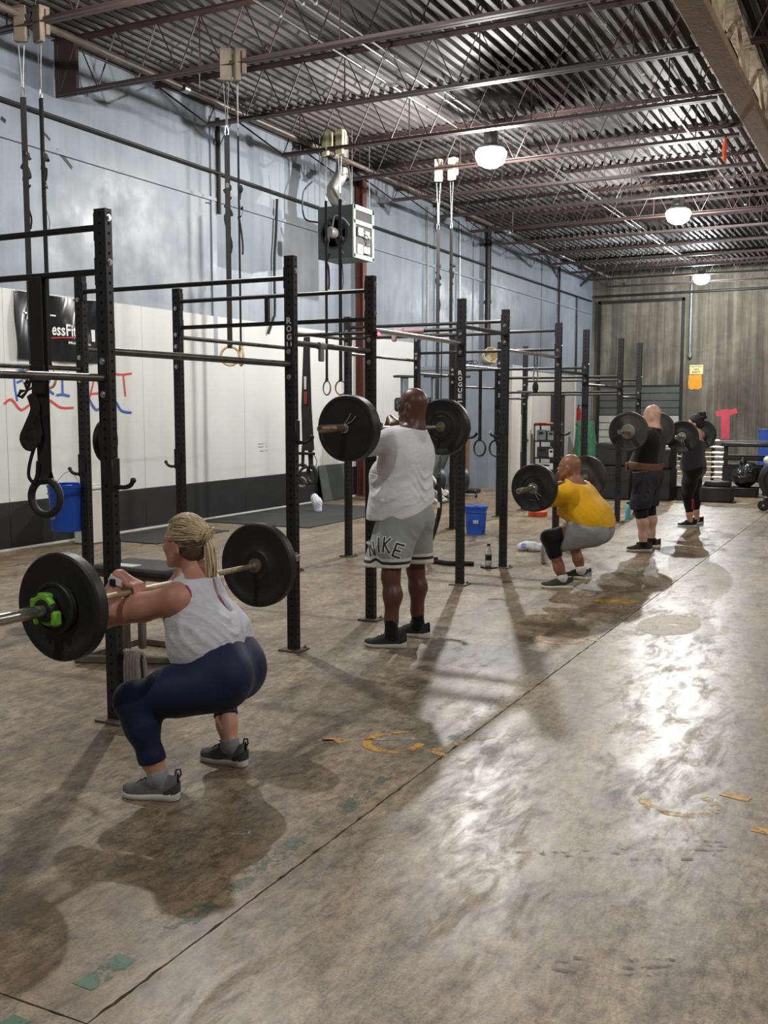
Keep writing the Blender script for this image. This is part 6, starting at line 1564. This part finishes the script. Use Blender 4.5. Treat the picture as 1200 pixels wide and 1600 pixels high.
MB().lathe([(0, -.02), (.085, -.02), (.09, 0), (.09, .14), (.075, .17), (.03, .175), (0, .175)], 24, MYF).build('motor', mat('grey_motor', (128, 124, 116), .4, .4), t)
mb = MB(); mb.tube(smooth_line([(-.05, -.345, .45), (.05, -.42, .66), (.2, -.38, .60), (.28, -.36, .5)], 5), .012, 6); mb.build('motor_cord', M_ZINC, t)
mb = MB(); mb.tube(smooth_line([(.02, -.15, .86), (-.10, -.15, .98), (-.16, -.12, 1.15), (-.06, -.08, 1.32), (-.02, -.05, 1.5), (-.02, -.05, 2.0)], 5), .105, 16); mb.build('flue_pipe', mat('dull_flue_metal', (150, 148, 142), .45, .5, var=.25, scale=8), t)
mb = MB()
for z in (1.36, 1.62): mb.lathe([(.112, -.02), (.116, 0), (.112, .02)], 16, TR((-.02, -.05, z)))
mb.build('flue_band', M_ZINC, t)
for dx, dy in ((-.3, -.3), (.3, -.3), (-.3, .3), (.3, .3)): MB().rod((dx, dy, .84), (dx, dy, 2.0), .007, 6).build('hanger_rod', M_ZINC, t)
MB().tube(smooth_line([(.25, -.25, .84), (.25, -.25, 1.2), (.2, -.25, 1.45), (.05, -.2, 1.55)], 5), .018, 8).build('conduit', M_CHROME, t); MB().tube(smooth_line([(-.32, -.3, .6), (-.6, -.3, .7), (-.62, -.3, 1.1), (-.5, -.2, 1.3)], 5), .014, 6).build('drop_cord', M_DARKSTEEL, t)
t = thing('gas_pipe', 'thin dark pipe dropping down the wall before the heater', 'pipe', (XL + .06, 14.5, 2.9)); MB().tube(smooth_line([(0, -.2, 0), (0, -.05, .25), (0, 0, .4), (0, 0, 1.2), (0, .05, 1.6), (0, .1, 2.2)], 4), .022, 8).build('pipe', M_DARKSTEEL, t)

# ------------------------------------------------------------------ rowing machines stored on end by the wall
M_ROWG = mat('grey_rower_alloy', (112, 124, 128), .4, .4, var=.12, scale=6); M_ROWD = mat('dark_rower_plastic', (38, 44, 48), .45, var=.15)
def rower(label, x, y, lean, rz):
    t = thing('rowing_machine', label, 'rowing machine', (x, y, 0), rz, 'rowing machines stored on end')
    rot = roty(lean)
    mb = MB(); mb.bbox((0, 0, 1.33), (.10, .13, 1.85), .012); mb.build('monorail', M_ROWG, t)
    MB().bbox((-.055, 0, 1.33), (.012, .09, 1.8), .003).build('rail_track', M_CHROME, t)
    MB().bbox((.0, 0, 2.27), (.16, .42, .045), .01).build('rear_leg', M_ROWD, t)
    MB().bbox((-.12, 0, 1.75), (.10, .28, .26), .04).build('seat', M_ROWD, t)
    M_ = TR((.02, 0, .36)) @ rotx(PI / 2)
    mb = MB(); mb.lathe([(.0, -.10), (.20, -.10), (.255, -.07), (.265, 0), (.255, .07), (.20, .10), (0, .10)], 32, M_, cap=False); mb.build('flywheel_cage', M_ROWD, t)
    for s in (-1, 1):
        MB().lathe([(.06, .102 * s), (.20, .102 * s), (.2, .110 * s), (.06, .110 * s), (.06, .102 * s)], 28, M_, cap=False).build('fan_vent', M_ROWG, t)
        mb = MB(); bar(mb, (-.1, .12 * s, .95), (-.34, .12 * s, .60), .05); mb.bbox((-.32, .12 * s, .66), (.04, .11, .30), .012, roty(.6).to_3x3()); mb.build('footplate', M_ROWG, t)
        mb = MB(); bar(mb, (.06, .03 * s, .06), (.1, .34 * s, .04), .045); mb.build('front_leg', M_ROWG, t)
        MB().lathe([(0, -.015), (.035, -.015), (.04, 0), (.035, .015), (0, .015)], 14, TR((.1, .33 * s, .04)) @ rotx(PI / 2)).build('roller', M_RUBBER, t)
    mb = MB(); bar(mb, (.04, 0, .6), (-.38, 0, .92), .03); mb.build('monitor_arm', M_WTRIM, t); MB().bbox((-.40, 0, .95), (.04, .20, .16), .015).build('monitor', M_ROWD, t)
    return t
rower('rowing machine stored on end at the left of the row, behind the man in white', -8.33, 17.3, 0, -.5); rower('rowing machine stored on end between two others behind the man in white', -7.78, 17.45, 0, -.55); rower('rowing machine stored on end nearest the office wall', -7.42, 17.75, 0, -.6)
# a parallel bench frame lying at an angle in front of them
t = thing('folded_bench', 'grey folded incline bench with white frame leaning by the rowers', 'bench', (-7.50, 16.75, 0))
MB().bbox((.04, 0, .66), (.16, .34, .70), .03, roty(.50).to_3x3()).build('back_pad', M_ROWG, t); MB().bbox((-.10, 0, .34), (.14, .36, .34), .03, roty(.35).to_3x3()).build('seat_pad', M_ROWG, t)
for a, b in (((-.22, -.2, .30), (.18, -.2, .04)), ((.05, -.2, .52), (.30, -.2, .20)), ((-.22, .2, .30), (.18, .2, .04)), ((.18, -.22, .04), (.18, .22, .04))):
    mb = MB(); bar(mb, a, b, .035); mb.build('frame_tube', M_WTRIM, t)
MB().lathe([(0, -.03), (.05, -.03), (.055, 0), (.05, .03), (0, .03)], 16, TR((.34, -.2, .2)) @ rotx(PI / 2)).build('transport_wheel', M_WTRIM, t)
for x_ in (-.1, .25): MB().bbox((x_, 0, .02), (.05, .42, .04), .01).build('foot_bar', M_ROWD, t)

# ------------------------------------------------------------------ battle rope
t = thing('battle_rope', 'black battle rope with a white tape band trailing from its chain to the floor', 'rope', (-4.5, 10.2, 0))
M_ROPE = mat('black_braided_rope', (28, 27, 27), .85, var=.3, scale=60, bump=.6, bscale=110)
mb = MB(); mb.tube(smooth_line([(.0, -.0, .93), (.02, 0, .62), (-.02, -.01, .40), (-.11, -.03, .14), (-.15, -.06, .045), (-.08, -.12, .026), (.10, -.16, .026), (.22, -.20, .026), (.34, -.14, .026), (.43, -.1, .026)], 6), .025, 10); mb.build('rope', M_ROPE, t)
mb = MB(); mb.tube(smooth_line([(-.60, .40, .026), (-.45, .15, .026), (-.30, -.02, .026), (-.15, -.10, .04), (.05, -.14, .05)], 6), .024, 10); mb.build('rope', M_ROPE, t)
MB().tube([(.012, 0, .66), (.016, 0, .60)], .0275, 10).build('tape_band', M_WTRIM, t); MB().tube([(.34, -.14, .026), (.46, -.09, .026)], .029, 10).build('rope_handle', M_RUBBER, t)
MB().tube([(.46, -.09, .02), (.56, -.05, .006)], .004, 6).build('frayed_end', M_ZINC, t)
mb = MB(); z = 2.43; k = 0
mb.cur = 0
MB().tube([(.03, 0, 2.43), (.022, 0, 1.36)], .006, 6).build('hanging_cord', M_STRAP, t)
z = 1.36
while z > .95:
    mb.torus((.03 - .01 * (2.43 - z), 0, z), .014, .0034, (rotz(PI / 2 * (k % 2)) @ rotx(PI / 2)), 10, 5); z -= .024; k += 1
tag(mb.build('chain', M_DARKSTEEL, t), None, None, None, 'stuff')

# ------------------------------------------------------------------ far gear
M_BOX = mat('black_foam_vinyl', (22, 22, 24), .55, var=.2, scale=5)
for x, y, z, w, h_, lab in ((-4.78, 19.1, 0, .66, .62, 'black foam plyo box at the bottom of the left stack'), (-4.80, 19.1, .622, .62, .42, 'black foam plyo box on top of the left stack'), (-4.08, 19.25, 0, .66, .58, 'black foam plyo box at the bottom of the right stack'), (-4.06, 19.25, .582, .60, .36, 'black foam plyo box on top of the right stack')):
    t = thing('plyo_box', lab, 'box', (x, y, z), 0, 'black foam plyo boxes'); MB().bbox((0, 0, h_ / 2), (w, .62, h_ - .002), .025).build('box_body', M_BOX, t); MB().bbox((0, -.312, h_ * .75), (.14, .008, .03), .003).build('strap_handle', M_STRAP, t)
M_RACKB = M_BLACKSTEEL
t = thing('barbell_rack', 'black upright rack holding stored barbells before the end wall', 'rack', (-4.0, 22.56, 0))
for x_ in (-.40, .40):
    mb = MB(); bar(mb, (x_, 0.03, 0), (x_, 0.03, 1.05), .06); mb.build('rack_post', M_RACKB, t); MB().bbox((x_, -.0, .02), (.06, .5, .04), .01).build('rack_foot', M_RACKB, t)
    for z in (.23, .33, .45, .55, .66, .75, .87): MB().bbox((x_, -.045, z - .03), (.05, .09, .012), .003).build('rack_peg', M_RACKB, t)
for i, z in enumerate((.23, .33, .45, .55, .66, .75, .87)):
    t = thing('stored_barbell', 'bright stored barbell on the far rack, %s from the bottom' % ORD[i], 'barbell', (-4.02 + .03 * math.sin(i * 2), 22.48, z + .001), PI / 2, 'barbells stored on the far rack')
    MB().lathe([(.014, -.46), (.014, .46)], 8, rotx(PI / 2)).build('shaft', M_SHAFT, t)
    for s in (-1, 1): MB().lathe([(.032, .45 * s), (.032, .465 * s), (.025, .465 * s), (.025, .72 * s), (0, .72 * s)], 12, rotx(PI / 2)).build('sleeve', M_CHROME, t)
t = thing('storage_bench', 'black storage bench piled with gear at the far right', 'bench', (-2.55, 21.0, 0))
MB().bbox((0, 0, .98), (1.25, .42, .08), .02).build('top_beam', M_BOX, t); MB().bbox((0, .1, .72), (1.2, .3, .10), .02).build('shelf', M_BOX, t)
for x_ in (-.55, .55): 
    mb = MB(); bar(mb, (x_, 0, 0), (x_, 0, .96), .07); mb.build('bench_post', M_RACKB, t)
MB().bbox((0, .05, .42), (1.2, .3, .34), .03).build('bin_front', M_BOX, t)
t = thing('spare_barbell', 'bright spare barbell lying on the black storage bench', 'barbell', (-2.70, 20.85, 1.05), PI / 2)
MB().lathe([(.014, -.55), (.014, .55)], 8, rotx(PI / 2)).build('shaft', M_CHROME, t)
for s in (-1, 1): MB().lathe([(.03, .5 * s), (.03, .52 * s), (.025, .52 * s), (.025, .72 * s), (0, .72 * s)], 12, rotx(PI / 2)).build('sleeve', M_CHROME, t)
S = Sdf(); c_ = v3(-2.68, 20.55, .30); S.ell(c_ + v3(0, 0, .08), (.24, .2, .20), .05); S.ell(c_ + v3(.10, 0, .22), (.16, .15, .14), .06); S.ell(c_ + v3(-.03, -.05, .36), (.06, .06, .10), .05)
S.disp += [ridges((1, 0, .3), (0, 0, 1), 40, .03, (-2.68, 20.4, .42), (.3, .3, .3), .7, .5), ridges((.2, 0, 1), (1, 0, 0), 34, .02, (-2.68, 20.4, .35), (.3, .3, .3), .7, 1.5)]
puff('trash_bag', 'full black plastic trash bag on a crate at the far right', 'bag', S, .016, mat('black_bag_film', (30, 30, 32), .22, var=.1, bump=.5, bscale=14), v3(-2.68, 20.55, .17))
t = thing('bag_crate', 'black crate under the trash bag', 'crate', (-2.68, 20.55, 0)); MB().bbox((0, 0, .09), (.5, .42, .18), .02).build('crate_body', M_BOX, t); MB().bbox((0, 0, .165), (.53, .45, .03), .01).build('crate_rim', M_BOX, t)
t = thing('white_ball', 'white medicine ball sitting by the black trash bag', 'ball', (-2.27, 20.6, .62)); MB().ball((0, 0, .08), .085, 20, 14).build('ball_shell', M_WTRIM, t); MB().torus((0, 0, .08), .0855, .003, None, 28, 6).build('seam', M_ZINC, t); MB().bbox((0, .0, -.30), (.16, .16, .59), .02).build('stand', M_BOX, t)
t = thing('gear_box', 'low black gear box with lid between the woman and the air bike', 'box', (-3.0, 19.2, 0)); MB().bbox((0, 0, .135), (.62, .38, .27), .02).build('box_body', M_BOX, t); MB().bbox((.04, .05, .32), (.44, .28, .10), .02).build('lid', M_RUBBER, t); MB().bbox((-.22, .02, .30), (.06, .10, .05), .01).build('latch', M_ZINC, t)
t = thing('gear_box', 'low black gear box half hidden behind the dark haired woman', 'box', (-3.50, 19.35, 0)); MB().bbox((0, 0, .12), (.40, .36, .24), .02).build('box_body', M_BOX, t); MB().bbox((0, 0, .25), (.42, .38, .03), .01).build('lid', M_RUBBER, t)
t = thing('air_bike', 'big black fan wheel bike standing at the right edge', 'exercise bike', (-1.80, 18.0, 0))
Mw = TR((.02, 0, .50)) @ rotx(PI / 2) 
MB().lathe([(0, -.12), (.26, -.12), (.33, -.09), (.345, 0), (.33, .09), (.26, .12), (0, .12)], 40, Mw, cap=False).build('fan_cage', M_RUBBER, t)
for rr_ in (.10, .17, .24): MB().torus((.02, -.125, .50), rr_, .006, rotx(PI / 2), 30, 6).build('cage_ring', M_DARKSTEEL, t)
mb = MB(); bar(mb, (-.1, 0, .09), (1.0, 0, .09), .07); mb.build('floor_rail', M_RACKB, t)
for x_ in (-.1, 1.0): 
    mb = MB(); bar(mb, (x_, -.25, .07), (x_, .25, .07), .06); mb.build('foot_bar', M_RACKB, t)
for s in (-1, 1): 
    w_ = MB().lathe([(0, -.02), (.03, -.025), (.085, -.02), (.095, 0), (.085, .02), (.03, .025), (0, .02)], 20, TR((-.20, .26 * s, .097)) @ rotx(PI / 2)).build('transport_wheel', M_RUBBER, t); MB().lathe([(0, -.03), (.022, -.03), (.022, .03), (0, .03)], 12, TR((-.20, .26 * s, .097)) @ rotx(PI / 2)).build('axle_cap', M_ZINC, w_)
    mb = MB(); bar(mb, (.1, .17 * s, .5), (.25, .2 * s, 1.25), .03); mb.tube([(.25, .2 * s, 1.25), (.18, .22 * s, 1.33)], .018, 8); mb.build('handle_arm', M_RACKB, t)
mb = MB(); bar(mb, (.7, 0, .1), (.62, 0, .85), .06); mb.build('seat_post', M_RACKB, t); MB().bbox((.6, 0, .90), (.26, .2, .07), .03).build('saddle', M_RUBBER, t)
t = thing('blue_crate', 'blue plastic crate edge at the right border before the end wall', 'crate', (-3.35, 30.4, .0)); MB().bbox((0, 0, .55), (.5, .4, 1.1), .02).build('crate_body', M_BLUEP, t); MB().bbox((0, 0, 1.09), (.54, .44, .05), .01).build('rim', M_BLUEP, t)
t = thing('orange_plate', 'small orange bumper plate lying flat under the near plate of the man in yellow', 'weight plate', (-5.07, 15.36, 0)); MB().lathe([(.025, 0), (.14, 0), (.15, .01), (.15, .07), (.14, .08), (.025, .08), (.025, 0)], 28, cap=False).build('disc', mat('orange_red_rubber', (208, 78, 44), .5), t)
MB().lathe([(.025, .08), (.04, .08), (.04, .084), (.025, .084)], 18, None, False).build('hub_ring', M_HUBST, t)
# black shelf unit by the office
t = thing('shelf_unit', 'black wire shelf unit holding gear in front of the office doorway', 'shelf', (-6.84, 21.35, 0))
for x_ in (-.24, .24):
    for y_ in (-.2, .2): 
        mb = MB(); bar(mb, (x_, y_, 0), (x_, y_, 1.36), .03); mb.build('shelf_post', M_RACKB, t)
for z in (.35, .62, .98, 1.33): MB().bbox((0, 0, z), (.52, .44, .03), .006).build('shelf_board', M_RACKB, t)
for x_, z, w, h_, nm, m, lab in ((-.08, 1.36, .34, .03, 'orange_tray', mat('orange_lid', (200, 84, 60), .5), 'flat orange tray on top of the black shelf'), (-.10, 1.01, .20, .22, 'grey_radio', M_ROWG, 'grey boxy radio on the upper level of the black shelf'), (.12, 1.01, .16, .2, 'gear_caddy', M_ZINC, 'metal gear caddy beside the radio on the black shelf'),
                               (-.06, .65, .26, .22, 'dark_tub', M_ROWD, 'dark tub on the middle level of the black shelf'), (.13, .65, .12, .18, 'white_jar', M_WTRIM, 'white jar on the middle level of the black shelf'), (.0, .38, .40, .14, 'white_carton', M_WTRIM, 'low white carton on the bottom level of the black shelf')):
    o = thing(nm, lab, 'container', (-6.84 + x_, 21.30, z - .012 if nm != 'orange_tray' else z - .012)); MB().bbox((0, 0, h_ / 2 + .001), (w, .26, h_), .012).build('case', m, o)
    MB().bbox((0, -.13, h_ * .7), (w * .5, .012, h_ * .25), .003).build('front_panel', M_DARKSTEEL, o)
t = thing('cardboard_tube', 'brown cardboard tube standing at the office wall behind the lettered upright', 'tube', (-7.76, 19.0, 0)); mb = MB(); mb.lathe([(.05, 0), (.055, .0), (.055, 1.28), (.045, 1.28), (.045, .02)], 18, None, False); mb.build('tube_wall', mat('brown_card', (104, 84, 66), .8, var=.15), t)
MB().lathe([(.075, 1.26), (.075, 1.31), (0, 1.31)], 16).build('end_cap', mat('dark_cap', (52, 46, 42), .7), t); MB().bbox((.10, 0, .04), (.3, .3, .08), .02).build('foot', M_DARKSTEEL, t)
t = thing('fire_extinguisher', 'red fire extinguisher on the far blue wall near the corner', 'extinguisher', (XL + .095, 32.2, 1.22)); MB().lathe([(0, 0), (.075, 0), (.085, .02), (.085, .40), (.06, .47), (.025, .49), (.025, .53), (0, .53)], 20, None, False).build('cylinder', mat('red_enamel', (178, 34, 32), .35), t)
MB().bbox((.02, 0, .56), (.05, .14, .03), .006).build('handle', M_DARKSTEEL, t); MB().tube(smooth_line([(0, -.04, .54), (.05, -.12, .45), (.06, -.11, .2)], 4), .012, 6).build('hose', M_RUBBER, t)
t = thing('coat_stand', 'dark stand draped with a green jacket by the black boxes', 'stand', (-6.78, 24.0, 0)); mb = MB(); bar(mb, (0, 0, 0), (0, 0, 1.45), .05); mb.build('pole', M_RACKB, t); MB().bbox((0, 0, .02), (.5, .5, .04), .01).build('foot', M_RACKB, t)
S = Sdf(); b_ = v3(-6.78, 24.0, 0); S.cone(b_ + v3(-.16, 0, 1.32), b_ + v3(.16, 0, 1.32), .07, .07, .05); S.cone(b_ + v3(-.05, 0, 1.25), b_ + v3(-.08, 0, .55), .15, .20, .06); S.cone(b_ + v3(.1, 0, 1.2), b_ + v3(.16, 0, .60), .12, .16, .06); S.disp.append(ridges((1, 0, 0), (0, 0, 1), 26, .03, b_ + v3(0, -.15, .9), (.4, .3, .5)))
V, F = S.surface(.02); new('jacket', np_mesh('jacket', V, F, cloth('green_nylon', (44, 92, 66), .6), b_), t)
t = thing('orange_rag', 'orange red cloth strip hanging from a joist near the girder', 'cloth', (-2.42, 15.336, 5.44)); mb = MB(); mb.tube(smooth_line([(0, 0, .06), (.01, 0, -.05), (-.005, .01, -.18), (.01, 0, -.33)], 5), [.02] * 6 + [.035] * 5 + [.028] * 4 + [.008], 8, flat=(.4, (0, 1, 0))); mb.build('strip', mat('orange_red_cloth', (186, 74, 44), .8), t)
